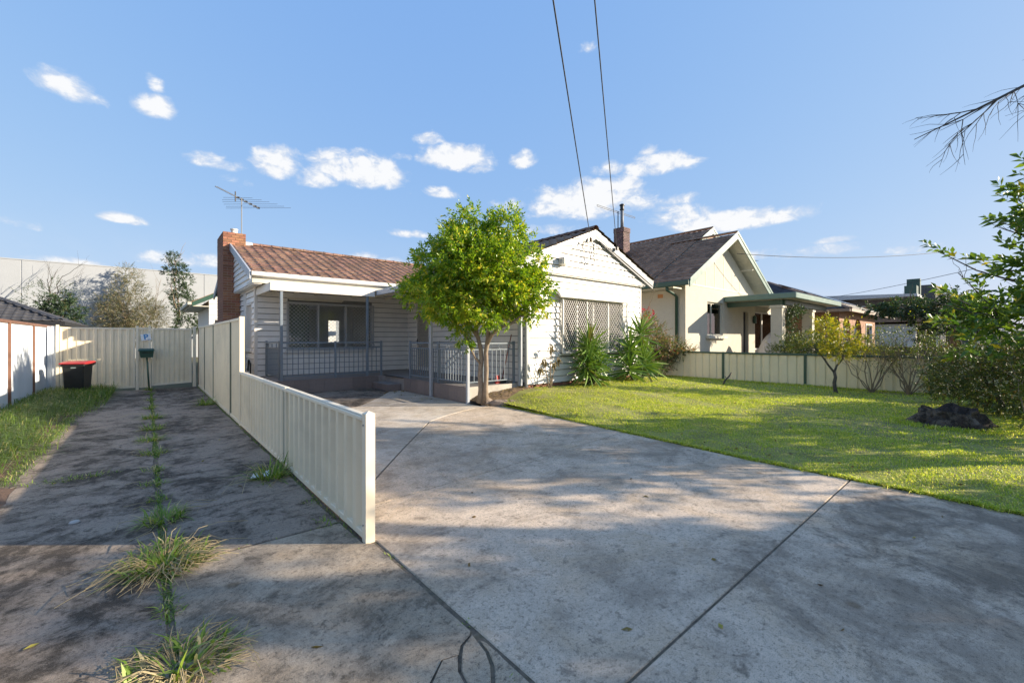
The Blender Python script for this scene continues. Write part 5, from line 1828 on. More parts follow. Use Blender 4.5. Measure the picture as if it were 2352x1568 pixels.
gh = thing('grey_house', 'dark grey clad house with a pale gable roof at the end of the street', 'house', (62, 1.5, 0))
MB().box(62, 72, 0.6, 2.9, -0.05, 3.6).build('wall', mat('dark_grey_cladding', (0.07, 0.072, 0.08), 0.7, 0.1, 0.6), gh)
MB().extrude([(61.5, 0.1, 3.55), (61.5, 3.4, 3.55), (61.5, 3.0, 4.15), (61.5, 0.5, 4.15)], (11, 0, 0)).build('roof', mat('pale_sheet_roof', (0.5, 0.5, 0.5), 0.5), gh)
f = MB().box(61.94, 61.995, 2.0, 2.75, 1.4, 2.5).build('window', M_WHITE, gh)
MB().box(61.92, 61.935, 2.1, 2.65, 1.5, 2.4).build('pane', M_GLASS2, f)

# ================================================================== LEFT AND BACK
lh = thing('tiled_roof_house', 'low house with a charcoal tiled hip roof behind the pale left fence', 'house', (-9, 32, 0))
MB().box(-17.4, -3.6, 28.6, 40, -0.05, 2.15).build('wall', M_CREAMP, lh)
MB().add([(-18, 28, 2.28), (-3, 28, 2.28), (-3, 40.5, 2.28), (-18, 40.5, 2.28), (-9.3, 34.3, 5.2), (-11.7, 34.3, 5.2)], [(0, 1, 4, 5), (1, 2, 4), (2, 3, 5, 4), (3, 0, 5), (3, 2, 1, 0)]).build('roof', M_DARK, lh)
rl = [o for o in lh.children if o.name.startswith('roof')][0]
k_ = (5.2 - 2.28) / 6.3
joined_tiles('roof_tiling', rl, M_BTILE, (-18, 28, 2.30), (1, 0, 0), (0, 6.3, 2.92), 50, 20, clip=lambda p: -3 - p.x > (p.y - 28) and p.x + 18 > p.y - 28)
joined_tiles('roof_tiling', rl, M_BTILE, (-3, 28, 2.30), (0, 1, 0), (-6.3, 0, 2.92), 42, 20, clip=lambda p: p.y - 28 > -3 - p.x and 40.5 - p.y > -3 - p.x)
rme3 = rme.copy()
rme3.materials.clear()
rme3.materials.append(M_BTILE)
for k in range(23):
    q = k * 0.27
    piece('ridge_tile', rme3, rl, (-3 - q, 28 + q, 2.36 + q * k_), (0, R(-18), R(135)))
MB().box(-18.1, -2.95, 27.86, 28.0, 2.12, 2.28).box(-2.98, -2.85, 28.0, 40.5, 2.12, 2.28).build('gutter', M_BLACK, lh)
MB().box(-18, -3, 28.0, 28.6, 2.1, 2.14).box(-3.55, -3, 28.6, 40, 2.1, 2.14).build('soffit', M_WHITE, lh)

tw = thing('concrete_wall', 'long pale tilt up concrete warehouse wall rising behind the back yard', 'wall', (0, 45, 0))
for k in range(9):
    x0 = -48.3 + k * 10.4
    MB().box(x0 + 0.03, x0 + 10.37, 45, 45.2, -0.05, 7.02).build('wall_panel', M_TILT, tw)
MB().box(-48, 45, 45.03, 45.19, -0.05, 6.98).build('joint_filler', M_GREYM, tw)
MB().box(-48.3, 45.2, 44.97, 45.25, 7.022, 7.10).build('coping', M_TILT, tw)

# ================================================================== PLANTS
RV, FV = Vector((0.758, -0.652, 0)), Vector((0.652, 0.758, 0))


def shoots(P, D, ln, k, L, Wd, ang=0.9, droop=0.15, fold=0.25, fill=0.0):
    """leafy shoots: k leaves spiral along each; returns leaf arrays"""
    n = len(P)
    D = unit(D)
    ref = unit(rng.normal(size=(n, 3)))
    A = unit(np.cross(D, ref))
    B = np.cross(D, A)
    pts, dirs, ls = [], [], []
    ln = np.asarray(ln).reshape(-1, 1) * np.ones((n, 1))
    for i in range(k):
        t = (i + 0.5) / k
        ph = 2.4 * i + rng.uniform(0, 0.6, size=(n, 1))
        a = ang * (1 - 0.55 * t) + rng.uniform(-0.2, 0.2, size=(n, 1))
        side = A * np.cos(ph) + B * np.sin(ph)
        pts.append(P + D * ln * t)
        dirs.append(D * np.cos(a) + side * np.sin(a))
        ls.append(L * (0.75 + 0.5 * rng.random(n)) * (1.0 if t < 0.8 else 0.75))
    return np.concatenate(pts), np.concatenate(dirs), np.concatenate(ls)


def lobe_shoots(lobes, n, inner=0.35, up=0.35, gap=None):
    """points and outward directions scattered in the shells of a set of ellipsoids"""
    w = np.array([(l[3] * l[4] + l[3] * l[5] + l[4] * l[5]) for l in lobes])
    w = w / w.sum()
    P, D = [], []
    for l, q in zip(lobes, w):
        m = max(3, int(n * q))
        u = unit(rng.normal(size=(m, 3)))
        r = (inner + (1 - inner) * rng.random((m, 1)) ** 0.55)
        # uneven outline
        k = 1 + 0.16 * np.sin(u[:, 0:1] * 5 + l[0] * 3) * np.cos(u[:, 2:3] * 6 + l[1]) + 0.10 * rng.normal(size=(m, 1))
        c = np.array(l[:3])
        rad = np.array(l[3:6])
        P.append(c + u * rad * r * k)
        D.append(u * 1.0 + np.array([0, 0, up]) + 0.5 * rng.normal(size=(m, 3)))
    P, D = np.concatenate(P), np.concatenate(D)
    if gap is not None:
        q = np.array([mnoise.noise((a * 1.9, b * 1.9, c * 2.1)) + 0.35 * mnoise.noise((a * 4.3, b * 4.3, c * 4.3)) for a, b, c in P])
        k = q > gap
        P, D = P[k], D[k]
    return P, D


def lat(base, lobes):
    """lobes given as (sideways, depth, z, r_side, r_depth, r_z) seen across the street"""
    out = []
    for (a, b, z, rs, rd, rz) in lobes:
        c = Vector(base) + RV * a + FV * b
        r = max(rs, rd)
        out.append((c.x, c.y, z, rs * 0.9 + rd * 0.1, rd * 0.9 + rs * 0.1, rz))
    return out


def add_leaves(name, parent, m, P, D, ls, wr=0.4, droop=0.15, fold=0.25, kind=None):
    V, T = leaves(P, D, ls, ls * wr, droop, fold)
    return np_mesh(name, V, T, m, parent, kind)


def limbs(mb, a, b, r0, r1, depth, spread=0.5, seed=0, n=6, kids=3, ends=None):
    """a bent limb with side limbs"""
    g = random.Random(seed)
    a, b = Vector(a), Vector(b)
    L = (b - a).length
    pts = [a]
    for i in range(1, 5):
        t = i / 4
        j = Vector((g.uniform(-1, 1), g.uniform(-1, 1), g.uniform(-.6, .6))) * L * 0.05 * (1 if i < 4 else 0)
        pts.append(a.lerp(b, t) + j)
    rad = [r0 + (r1 - r0) * i / 4 for i in range(5)]
    mb.tube(pts, rad, n)
    if depth <= 0:
        if ends is not None:
            ends.append((pts[-1], (b - a).normalized()))
        return
    for k in range(kids):
        t = g.uniform(0.4, 1.0)
        p = a.lerp(b, t)
        d = (b - a).normalized()
        q = Vector((g.uniform(-1, 1), g.uniform(-1, 1), g.uniform(-0.3, 0.9))).normalized()
        nd = (d + q * spread * 1.6).normalized()
        limbs(mb, p, p + nd * L * g.uniform(0.45, 0.7), r1 * 0.9, r1 * 0.4, depth - 1, spread, seed * 7 + k + 1, max(4, n - 1), kids, ends)


def plant(name, label, cat, base, m, lobes, nshoot, k, L, wr=0.42, ln=0.2, ang=0.9, droop=0.15, inner=0.35, up=0.35,
          trunk=None, bark=None, group=None, crown='crown', fold=0.25, gap=None):
    t = thing(name, label, cat, base, group)
    P, D = lobe_shoots(lobes, nshoot, inner, up, gap)
    keep = P[:, 2] > base[2] + 0.02
    P, D = P[keep], D[keep]
    Q, E_, ls = shoots(P, D, ln * (0.6 + 0.8 * rng.random(len(P))), k, L, L * wr, ang)
    add_leaves(crown, t, m, Q, E_, ls, wr, droop, fold)
    if trunk:
        mb = MB()
        for (a, b, r0, r1, dep, seed) in trunk:
            limbs(mb, a, b, r0, r1, dep, 0.45, seed, 8 if dep > 1 else 6)
        mb.build('trunk', bark or M_BARK, t, smooth=True, recalc=False)
    return t


# --- lemon tree by the porch corner
LB = (5.74, 7.70, 0.10)
lob = lat(LB, [(-.14, 0, 2.95, .98, .9, .85), (-.12, 0, 3.95, .58, .6, .48), (-.40, .1, 3.62, .5, .6, .48), (.48, .05, 3.85, .46, .5, .52), (-.98, 0, 3.05, .55, .7, .66),
               (-1.22, -.1, 2.50, .48, .6, .42), (-.68, -.4, 2.22, .70, .7, .42), (.15, -.35, 2.2, .80, .7, .40), (.80, 0, 2.48, .56, .7, .50), (.84, 0, 3.15, .48, .6, .56), (.45, -.5, 2.9, .62, .5, .66),
               (-.32, -.6, 3.05, .64, .5, .66), (1.28, -.05, 2.70, .26, .25, .18), (1.16, 0, 2.2, .24, .25, .20), (-1.55, 0, 2.60, .26, .3, .18)])
lem = thing('lemon_tree', 'lemon tree with a dense yellow green crown growing at the porch corner', 'tree', LB)
P, D = lobe_shoots(lob, 5200, 0.42, 0.45, -0.27)
Q, E_, ls = shoots(P, D, 0.12 + 0.20 * rng.random(len(P)) ** 1.5, 9, 0.105, 0.04, 0.95)
lo2 = lat(LB, [(-.42, -.1, 1.62, .24, .2, .30), (-.5, -.05, 1.9, .2, .2, .2)])
P2, D2 = lobe_shoots(lo2, 55, 0.3, -0.4)
Q2, E2, ls2 = shoots(P2, D2, 0.15, 8, 0.10, 0.04, 0.95)
tone = np.array([mnoise.noise((a * 2.3 + 7, b * 2.3, c * 2.3)) for a, b, c in P])
tone = np.tile(tone, 9)
yl = tone > 0.20
add_leaves('crown', lem, L_LEMON, np.concatenate([Q[~yl], Q2]), np.concatenate([E_[~yl], E2]), np.concatenate([ls[~yl], ls2]), 0.40, 0.18, 0.22)
add_leaves('young_growth', lem, L_LEMON2, Q[yl], E_[yl], ls[yl], 0.40, 0.15, 0.22)
mb = MB()


def lp3(a, z, b=0.0):
    q = Vector(LB) + RV * a + FV * b
    return Vector((q.x, q.y, z))


mb.tube([lp3(-.05, 0.05), lp3(-.03, .35), lp3(-.05, .7), lp3(-.02, 1.05), lp3(-.04, 1.3), lp3(-.12, 1.6), lp3(-.2, 2.1), lp3(-.3, 2.6)], [.085, .062, .056, .054, .05, .045, .036, .025], 10)
mb.tube([lp3(.07, 0.05, -.02), lp3(.075, .4, -.03), lp3(.095, .8, -.03), lp3(.08, 1.2, -.02), lp3(.12, 1.45), lp3(.15, 1.8), lp3(.18, 2.5)], [.085, .055, .05, .05, .055, .042, .026], 10)
mb.tube([lp3(.10, 1.38, -.02), lp3(.22, 1.6, -.05), lp3(.45, 1.78, -.08), lp3(.68, 1.86, -.08), lp3(.85, 2.0, -.08), lp3(1.1, 2.05, -.05)], [.05, .045, .038, .03, .022, .014], 8)
mb.tube([lp3(-.08, 1.5), lp3(-.25, 1.75, -.05), lp3(-.5, 1.95, -.05), lp3(-.8, 2.2)], [.045, .035, .028, .02], 8)
mb.tube([lp3(-.04, .95, -.03), lp3(-.16, 1.08, -.05), lp3(-.22, 1.2, -.08), lp3(-.35, 1.55, -.1)], [.035, .028, .02, .012], 7)
for sd, (a, z) in enumerate(((-.6, 3.2), (.5, 3.3), (0, 3.7), (.9, 2.7), (-1.1, 2.7))):
    limbs(mb, lp3(-.2 if a < 0 else .15, 2.1), lp3(a, z), .035, .012, 1, .5, 31 + sd)
mb.build('trunk', M_BARK, lem, smooth=True, recalc=False)

# edging rocks, mulch bed under the tree
bed = MB()
V, F = [], []
nb_ = 24
for j in range(10):
    for i in range(nb_):
        x = 5.70 + 1.75 * i / (nb_ - 1)
        y = 7.46 + 0.70 * j / 9
        V.append((x, y, 0.035 + 0.12 * min(1, j / 5) * min(1, (i + 1) / 4) + 0.02 * mnoise.noise((x * 6, y * 6, 0)) + float(lawn_z(x, y)) * 0.45 * min(1, i / 8)))
for j in range(9):
    for i in range(nb_ - 1):
        F.append((j * nb_ + i, j * nb_ + i + 1, (j + 1) * nb_ + i + 1, (j + 1) * nb_ + i))
o = MB().add(V, F).build('garden_bed', mat('leaf_mulch', (0.17, 0.115, 0.065), 0.95, 0.5, 18, 0.9, 60, bdist=0.03), None)
tag(o, 'mulched garden bed at the foot of the lemon tree', None, None, 'structure')


def rock(name, label, c, r, seed, group, turn=0.0):
    V, F = [], []
    n, m_ = 12, 7
    for j in range(m_ + 1):
        t = math.pi * j / m_
        for i in range(n):
            a = 2 * math.pi * i / n
            v = Vector((math.sin(t) * math.cos(a), math.sin(t) * math.sin(a), math.cos(t)))
            k = 1 + 0.22 * mnoise.noise(v * 1.6 + Vector((seed, 0, 0))) + 0.08 * mnoise.noise(v * 4 + Vector((seed, 3, 0)))
            v = Vector([math.copysign(abs(q) ** 0.75, q) for q in v]) * k
            V.append((c[0] + v.x * r[0], c[1] + v.y * r[1], c[2] + v.z * r[2]))
    for j in range(m_):
        for i in range(n):
            F.append((j * n + i, (j + 1) * n + i, (j + 1) * n + (i + 1) % n, j * n + (i + 1) % n))
    o = MB().add(V, F).rot((c[0], c[1]), turn).build(name, M_ROCK, None)
    return tag(o, label, 'rock', group)


RG_ = 'edging rocks round the lemon tree bed'
rock('edging_rock', 'rounded brown edging rock touching the porch corner post', (5.83, 7.66, 0.07), (0.13, 0.12, 0.10), 1, RG_)
rock('edging_rock', 'long flat reddish edging rock next to the lawn corner', (6.02, 7.42, 0.05), (0.22, 0.11, 0.085), 5, RG_, R(-38))
rock('edging_rock', 'small edging rock half buried at the lawn side of the bed', (6.30, 7.28, 0.05), (0.12, 0.09, 0.06), 9, RG_, R(-20))


# --- yuccas: every leaf a piece
def yucca_leaf_mesh(L, W):
    prof = [(0, .35), (.12, .75), (.4, 1.0), (.75, .6), (1.0, .02)]
    V, F = [], []
    for (t, w) in prof:
        sag = -0.10 * L * t * t
        V += [(t * L, -W * w / 2, sag + W * .22 * w), (t * L, 0, sag), (t * L, W * w / 2, sag + W * .22 * w)]
    for i in range(len(prof) - 1):
        a = i * 3
        F += [(a, a + 1, a + 4, a + 3), (a + 1, a + 2, a + 5, a + 4)]
    me = bpy.data.meshes.new('leaf')
    me.from_pydata(V, [], F)
    me.materials.append(L_YUC)
    return me


YL = [yucca_leaf_mesh(l, w) for (l, w) in ((0.74, 0.062), (0.64, 0.058), (0.54, 0.052))]


def yucca(label, base, heads, seed):
    g = random.Random(seed)
    t = thing('yucca', label, 'plant', base, 'spiky yuccas below the front gable window')
    mb = MB()
    for (hx, hy, hz, n, sc, lo) in heads:
        mb.tube([base, (base[0] + hx * .7, base[1] + hy * .7, base[2] + hz * .5), (base[0] + hx, base[1] + hy, base[2] + hz)], [.06, .05, .035], 8)
    mb.build('stem', M_DBARK, t, smooth=True, recalc=False)
    for (hx, hy, hz, n, sc, lo) in heads:
        for k in range(n):
            f_ = (k + 0.5) / n
            el = R(lo) + (R(84) - R(lo)) * f_ ** 1.7
            az = 2.399963 * k + g.uniform(-.2, .2)
            dz = (f_ - 0.5) * 0.30 * sc
            piece('leaf', g.choice(YL), t, (base[0] + hx, base[1] + hy, base[2] + hz + dz), (g.uniform(-1.3, 1.3), -el + g.uniform(-.1, .1), az), [1.12 * sc * g.uniform(.8, 1.15)] * 3)
    return t


yucca('bright green spiky yucca standing alone in front of the middle of the gable window', (9.30, 7.52, 0.17),
      [(-.02, 0, 1.05, 90, 1.0, -45), (.30, .05, .80, 75, .95, -40), (-.20, -.1, .55, 70, .95, -40), (.12, -.12, .30, 60, .9, -20)], 3)
yucca('darker wide yucca clump with a taller head at the right corner of the gable', (11.45, 7.45, 0.17),
      [(.42, .1, 1.42, 64, 1.05, -45), (-.28, 0, .98, 62, 1.0, -40), (.2, -.15, .55, 60, .95, -35), (-.50, -.1, .42, 56, .95, -25), (.60, -.05, .55, 56, .95, -30)], 8)

# --- withered stalk plant against the gable wall
wp = thing('withered_plant', 'thin withered plant with drooping dry leaves against the white gable wall', 'plant', (7.95, 7.72, 0.17))
mb = MB()
for (dx, h, lean) in ((0, 1.15, .06), (.10, .85, .22), (-.12, .75, -.12), (.05, .6, .15)):
    mb.tube([(7.95 + dx * .3, 7.72, .15), (7.95 + dx, 7.71, .17 + h * .5), (7.95 + dx + lean, 7.72, .17 + h)], [.018, .013, .007], 6)
mb.build('stem', M_TWIG, wp, smooth=True, recalc=False)
P = np.array([(8.01, 7.72, 1.30), (8.25, 7.71, 1.0), (7.72, 7.73, .95), (8.10, 7.70, .85), (7.62, 7.7, 0.75)])
P = np.repeat(P, 12, 0) + rng.normal(size=(60, 3)) * .03
D = rng.normal(size=(60, 3)) * .5 + np.array([0, 0, -1.0])
add_leaves('foliage', wp, L_DEAD, P, D, 0.12 + 0.08 * rng.random(60), 0.25, 0.3)

# --- flowering shrub between the two houses
bs = plant('flowering_shrub', 'rambling shrub with red flowers drooping over the end of the side fence', 'shrub', (14.6, 8.6, 0), L_BOUG,
           [(14.5, 8.7, 1.55, .55, .5, .6), (14.75, 8.5, 1.15, .6, .55, .5), (15.3, 8.2, 1.12, .42, .4, .28), (14.3, 8.9, 2.05, .35, .35, .4), (15.5, 7.95, 1.0, .3, .3, .22), (14.9, 8.6, .7, .5, .5, .5)], 1000, 8, 0.07, 0.55, 0.22, 1.0, inner=0.15,
           trunk=[((14.6, 8.6, 0), (14.4, 8.7, 1.4), .04, .02, 2, 4), ((14.7, 8.6, 0), (15.2, 8.3, 1.2), .035, .015, 2, 9), ((14.7, 8.7, 0), (14.2, 9.0, 2.3), .03, .012, 2, 14)], bark=M_TWIG, crown='foliage')
P = np.concatenate([np.array(c) + rng.normal(size=(26, 3)) * .075 for c in ((14.15, 8.85, 2.62), (14.5, 8.75, 2.48), (14.3, 8.8, 2.35), (15.1, 8.15, 1.05))])
add_leaves('flower', bs, L_RED, P, rng.normal(size=P.shape), 0.07 * np.ones(len(P)), 0.8, kind='stuff')

# --- small yellow tree on the lawn by the fence
plant('yellow_tree', 'small crooked tree with bright yellow leaves leaning over the green railed fence', 'tree', (14.05, 2.95, 0.02), L_YEL,
      lat((14.05, 2.95, 0), [(-.05, 0, 1.55, .55, .5, .42), (-.35, 0, 1.75, .3, .3, .28), (.25, 0, 1.5, .35, .3, .3), (.05, 0, 1.2, .45, .4, .22), (-.25, 0, 1.9, .18, .2, .2), (.55, 0, 1.12, .15, .15, .12)]), 330, 8, 0.085, 0.35, 0.16, 0.8,
      trunk=[((14.05, 2.95, 0), (14.03, 3.0, .62), .05, .035, 0, 2), ((14.03, 3.0, .60), (13.75, 3.35, 1.25), .03, .014, 2, 5), ((14.03, 3.0, .6), (14.25, 2.75, 1.3), .028, .012, 2, 6)], bark=M_DBARK)


# --- bare shrubs along the fence
def bare_shrub(label, base, h, w, nst, seed, m_leaf=None, nleaf=0, L=0.05):
    g = random.Random(seed)
    t = thing('bare_shrub', label, 'shrub', base, 'straggly shrubs along the side fence')
    mb = MB()
    ends = []
    for k in range(nst):
        a = 2 * math.pi * k / nst + g.uniform(-.3, .3)
        tip = (base[0] + math.cos(a) * w * g.uniform(.3, 1) * 0.7, base[1] + math.sin(a) * w * g.uniform(.4, 1), base[2] + h * g.uniform(.6, 1.0))
        limbs(mb, base, tip, .016, .007, 2, .55, seed * 31 + k, 5, 3, ends)
    mb.build('branches', M_TWIG, t, recalc=False)
    if nleaf:
        P = np.array([tuple(e[0]) for e in ends])
        idx = rng.integers(0, len(P), nleaf)
        P = P[idx] + rng.normal(size=(nleaf, 3)) * .07
        add_leaves('foliage', t, m_leaf, P, rng.normal(size=(nleaf, 3)) + np.array([0, 0, .3]), L * (0.7 + .6 * rng.random(nleaf)), .45)
    return t


bare_shrub('nearly leafless twiggy shrub just right of the small yellow tree', (14.85, 2.35, 0.02), 1.35, .8, 9, 3, L_YEL, 150, .05)
bare_shrub('bushy twiggy shrub with small grey green leaves in front of the dark fence post', (14.9, 1.62, 0.02), 1.2, .75, 12, 8, L_HEDGE, 2600, .05)

# --- stump and stick on the lawn
sp_ = thing('tree_stump', 'black rotting tree stump standing in the lawn', 'stump', (10.25, 0.6, 0.05))
V, F = [], []
n, m_ = 40, 12
for j in range(m_):
    t = j / (m_ - 1)
    for i in range(n):
        a = 2 * math.pi * i / n
        flute = 0.10 * math.sin(a * 7 + 1.0) + 0.07 * math.sin(a * 12 + t * 2) + 0.12 * mnoise.noise((math.cos(a) * 3, math.sin(a) * 3, t * 2.5))
        rad = (1.0 - 0.22 * t + flute) * (1 + 0.25 * max(0, 0.25 - t) * 3)
        top = 0.345 * (1 + 0.35 * mnoise.noise((math.cos(a) * 1.7, math.sin(a) * 1.7, 4.0)))
        V.append((10.25 + 0.40 * rad * math.cos(a), 0.6 + 0.46 * rad * math.sin(a), -0.02 + t * top))
for j in range(m_ - 1):
    for i in range(n):
        F.append((j * n + i, j * n + (i + 1) % n, (j + 1) * n + (i + 1) % n, (j + 1) * n + i))
b0 = (m_ - 1) * n
c_ = len(V)
for q in (0.6, 0.25):
    for i in range(n):
        x, y, z = V[b0 + i]
        V.append((10.25 + (x - 10.25) * q, 0.6 + (y - 0.6) * q, 0.25 - 0.10 * (1 - q) + 0.06 * mnoise.noise((x * 9, y * 9, q))))
for i in range(n):
    F.append((b0 + i, b0 + (i + 1) % n, c_ + (i + 1) % n, c_ + i))
    F.append((c_ + i, c_ + (i + 1) % n, c_ + n + (i + 1) % n, c_ + n + i))
F.append(tuple(c_ + n + i for i in range(n)))
MB().add(V, F).build('trunk_base', M_STUMP, sp_)
rt_ = MB()
for a in (0.4, 1.9, 2.7, 3.9, 5.2):
    c, s_ = math.cos(a), math.sin(a)
    rt_.tube([(10.25 + .32 * c, .6 + .36 * s_, .18), (10.25 + .48 * c, .6 + .54 * s_, .06), (10.25 + .62 * c, .6 + .70 * s_, .02)], [.07, .055, .02], 7)
rt_.build('root', M_STUMP, sp_, kind='stuff')
o = MB().tube([(13.6, 5.75, 0.0), (13.66, 5.70, .2), (13.74, 5.60, .34), (13.78, 5.55, .46)], [.03, .024, .022, .018], 7).tube([(13.70, 5.66, .26), (13.72, 5.72, .33)], .008, 5).build('dead_stick', M_DBARK, None, smooth=True)
tag(o, 'bare brown stick poking up out of the lawn before the side fence', 'stick')

# --- dark bush at the right of the lawn, big leafed tree behind it
plant('dark_bush', 'dark spreading bush with small leaves in front of the fence at the right edge', 'shrub', (12.9, 0.1, 0.02), L_BUSH,
      [(13.0, 0.2, .8, .9, .95, .55), (12.8, -.5, 1.1, 1.0, .9, .75), (13.1, .75, .55, .5, .45, .35), (12.6, -.1, .45, .9, .9, .4), (13.3, .5, 1.0, .55, .5, .3), (13.2, -1.4, 1.2, 1.0, .9, .9), (13.6, 0.95, 0.42, .4, .3, .22)], 3200, 9, 0.06, 0.42, 0.18, 0.9, inner=0.3,
      trunk=[((12.9, 0, 0), (13.0, .3, .8), .05, .02, 2, 4), ((12.9, -.2, 0), (12.8, -.7, 1.2), .05, .02, 2, 7), ((12.95, .1, 0), (13.2, .9, .6), .03, .01, 2, 11)], bark=M_DBARK, crown='foliage')
MT = (10.75, -1.35, 0.0)
plant('large_leaved_tree', 'tree with large glossy leaves rising at the right edge of the lawn', 'tree', MT, L_MAG,
      [(10.9, -.55, 2.55, .9, .75, .75), (10.8, -.9, 3.6, .8, .8, .75), (10.9, -1.6, 3.0, 1.3, 1.1, 1.2), (11.0, -1.3, 4.5, .5, .55, .4), (11.3, -.2, 1.75, .7, .6, .5), (11.2, .10, 2.1, .5, .35, .35), (11.4, 0.30, 1.45, .4, .35, .25), (10.6, -2.4, 3.2, 1.1, 1.0, 1.2), (10.9, -.35, 3.3, .35, .35, .35), (11.0, -1.0, 1.3, .8, .7, .45), (11.5, -2.0, 1.6, .9, .8, .45), (11.0, -1.7, 1.1, 1.0, .8, .5), (11.2, -.9, 1.75, .8, .7, .45)], 1750, 9, 0.16, 0.42, 0.30, 0.95, inner=0.2, up=0.5, gap=-0.02,
      trunk=[((10.75, -1.35, 0), (10.8, -1.2, 1.9), .10, .07, 0, 2), ((10.8, -1.2, 1.5), (10.95, -.4, 3.0), .05, .02, 2, 5), ((10.8, -1.25, 1.7), (10.9, -1.5, 4.2), .06, .02, 2, 8), ((10.78, -1.3, 1.2), (11.3, .2, 1.9), .045, .015, 2, 12), ((10.8, -1.3, 1.3), (10.5, -2.5, 3.4), .05, .02, 2, 16)], bark=M_DBARK, crown='crown')
ml = bpy.data.objects['large_leaved_tree']
# outlying sprigs that stand against the sky
SPR = [((10.9, -.2, 2.4), (11.05, 0.85, 3.15)), ((10.9, -.4, 2.6), (11.1, 0.32, 2.85)), ((10.8, -.7, 3.2), (10.9, -.02, 3.95)), ((10.8, -.7, 3.2), (10.9, .05, 3.45)), ((10.9, -.9, 3.6), (10.95, -.25, 4.35)), ((11.2, 0, 2), (11.5, .75, 2.35)), ((11.2, 0, 1.7), (11.6, .8, 1.8))]
mb = MB()
Ps, Ds = [], []
for a, b in SPR:
    a, b = Vector(a), Vector(b)
    mid = a.lerp(b, .5) + Vector((0, 0, -.08))
    mb.tube([a, mid, b], [.018, .012, .006], 5)
    for q in (0.72, 0.86, 1.0):
        Ps.append(tuple(a.lerp(b, q)))
        Ds.append(tuple((b - a).normalized() + Vector((0, 0, .5))))
mb.build('sprig_twigs', M_DBARK, ml, recalc=False)
Q, E_, ls = shoots(np.array(Ps), np.array(Ds), 0.22, 9, 0.17, .06, 1.0)
add_leaves('sprig_leaves', ml, L_MAG, Q, E_, ls, .38, .2)
# second, lighter low growth at the right edge
plant('young_shoots', 'young yellow green shoots low at the right edge beside the stump', 'shrub', (10.6, -.25, 0.03), L_HEDGE,
      [(10.7, -.2, .45, .25, .3, .4), (10.9, -.3, .85, .3, .25, .35), (10.6, -.5, .3, .4, .3, .25)], 75, 8, 0.085, 0.35, 0.25, 0.8, inner=.1,
      trunk=[((10.6, -.25, 0), (10.75, -.15, .9), .012, .006, 1, 3)], bark=M_TWIG, crown='foliage')

# --- bare street tree whose branch reaches into the sky at the right
bt_ = thing('bare_tree', 'leafless tree whose thin dark branches reach into the sky at upper right', 'tree', (10.2, -4.6, 0))
mb = MB()
mb.tube([(10.2, -4.6, -.05), (10.15, -4.5, 1.5), (10.0, -4.2, 3.2), (9.9, -3.7, 4.6)], [.16, .13, .11, .08], 9)
mb.tube([(10.0, -4.2, 3.4), (9.8, -3.0, 4.9), (9.3, -1.4, 5.3), (8.95, -.6, 5.05), (8.7, 0.05, 4.74), (8.5, .5, 4.52), (8.35, .85, 4.36)], [.09, .06, .035, .024, .016, .010, .005], 8)


def twig(p, d, L, r, dep, g):
    d = Vector(d).normalized()
    pts = [Vector(p)]
    q = Vector(p)
    dd = d.copy()
    for i in range(4):
        dd = (dd + Vector((g.uniform(-.22, .22), g.uniform(-.22, .22), g.uniform(-.28, .16)))).normalized()
        q = q + dd * L / 4
        pts.append(q.copy())
    mb.tube(pts, [r, r * .85, r * .7, r * .5, r * .3], 5)
    if dep > 0:
        for k in range(3):
            i = g.choice((1, 2, 3))
            nd = (dd + Vector((g.uniform(-.8, .8), g.uniform(-.8, .8), g.uniform(-.8, .5)))).normalized()
            twig(pts[i], nd, L * g.uniform(.5, .8), r * .65, dep - 1, g)


g = random.Random(21)
for (p, d, L) in (((8.95, -.6, 5.05), (-.4, .9, -.55), .9), ((8.8, -.25, 4.88), (-.2, 1, -.35), 1.0), ((8.7, .05, 4.74), (-.4, .7, -.6), .75), ((8.6, .25, 4.64), (-.3, 1, .12), .6),
                  ((9.1, -.95, 5.13), (-.5, .6, -.6), 1.0), ((9.0, -.7, 5.09), (0, .3, 1), .5), ((9.4, -1.6, 5.2), (-.6, .6, -.4), 1.2), ((8.88, -.45, 4.98), (-.1, .8, -.6), .85)):
    twig(p, d, L, .009, 2, g)
for (p, d, L) in (((9.9, -3.7, 4.6), (.3, .4, 1), 1.8), ((9.9, -3.7, 4.6), (-.5, -.2, .9), 1.9), ((10.0, -4.1, 3.8), (.6, -.6, .8), 1.9), ((9.8, -3.0, 4.9), (-.7, .2, .7), 1.6), ((9.7, -2.6, 5.1), (.4, .5, .9), 1.5), ((10.0, -4.0, 3.6), (-.8, .1, .5), 1.6)):
    twig(p, d, L, .03, 2, g)
mb.build('branches', M_DBARK, bt_, recalc=False)

# --- street trees behind and right of the viewer, whose shade falls over the driveway
def shade_lobes(n, xr, inside, seed, cx=(9.3, 11.0), r=(.28, .55), rz=(.15, .35), zr=(1.1, 5.2), ymax=-0.75):
    """crown lobes of the street trees, set where their shade must fall on the slabs"""
    g = random.Random(seed)
    out = []
    tn = math.tan(SUN_EL)
    tries = 0
    while len(out) < n and tries < 20000:
        tries += 1
        px, py = g.uniform(*xr), g.uniform(-1.8, 7)
        if not inside(px, py):
            continue
        t = (g.uniform(*cx) - px) / SUN_TO.x
        q = (px + SUN_TO.x * t, py + SUN_TO.y * t, tn * t)
        if q[1] > ymax or not zr[0] < q[2] < zr[1]:
            continue
        k = g.uniform(*r)
        out.append((q[0], q[1], q[2], k, k * g.uniform(.8, 1.1), g.uniform(*rz)))
    return out


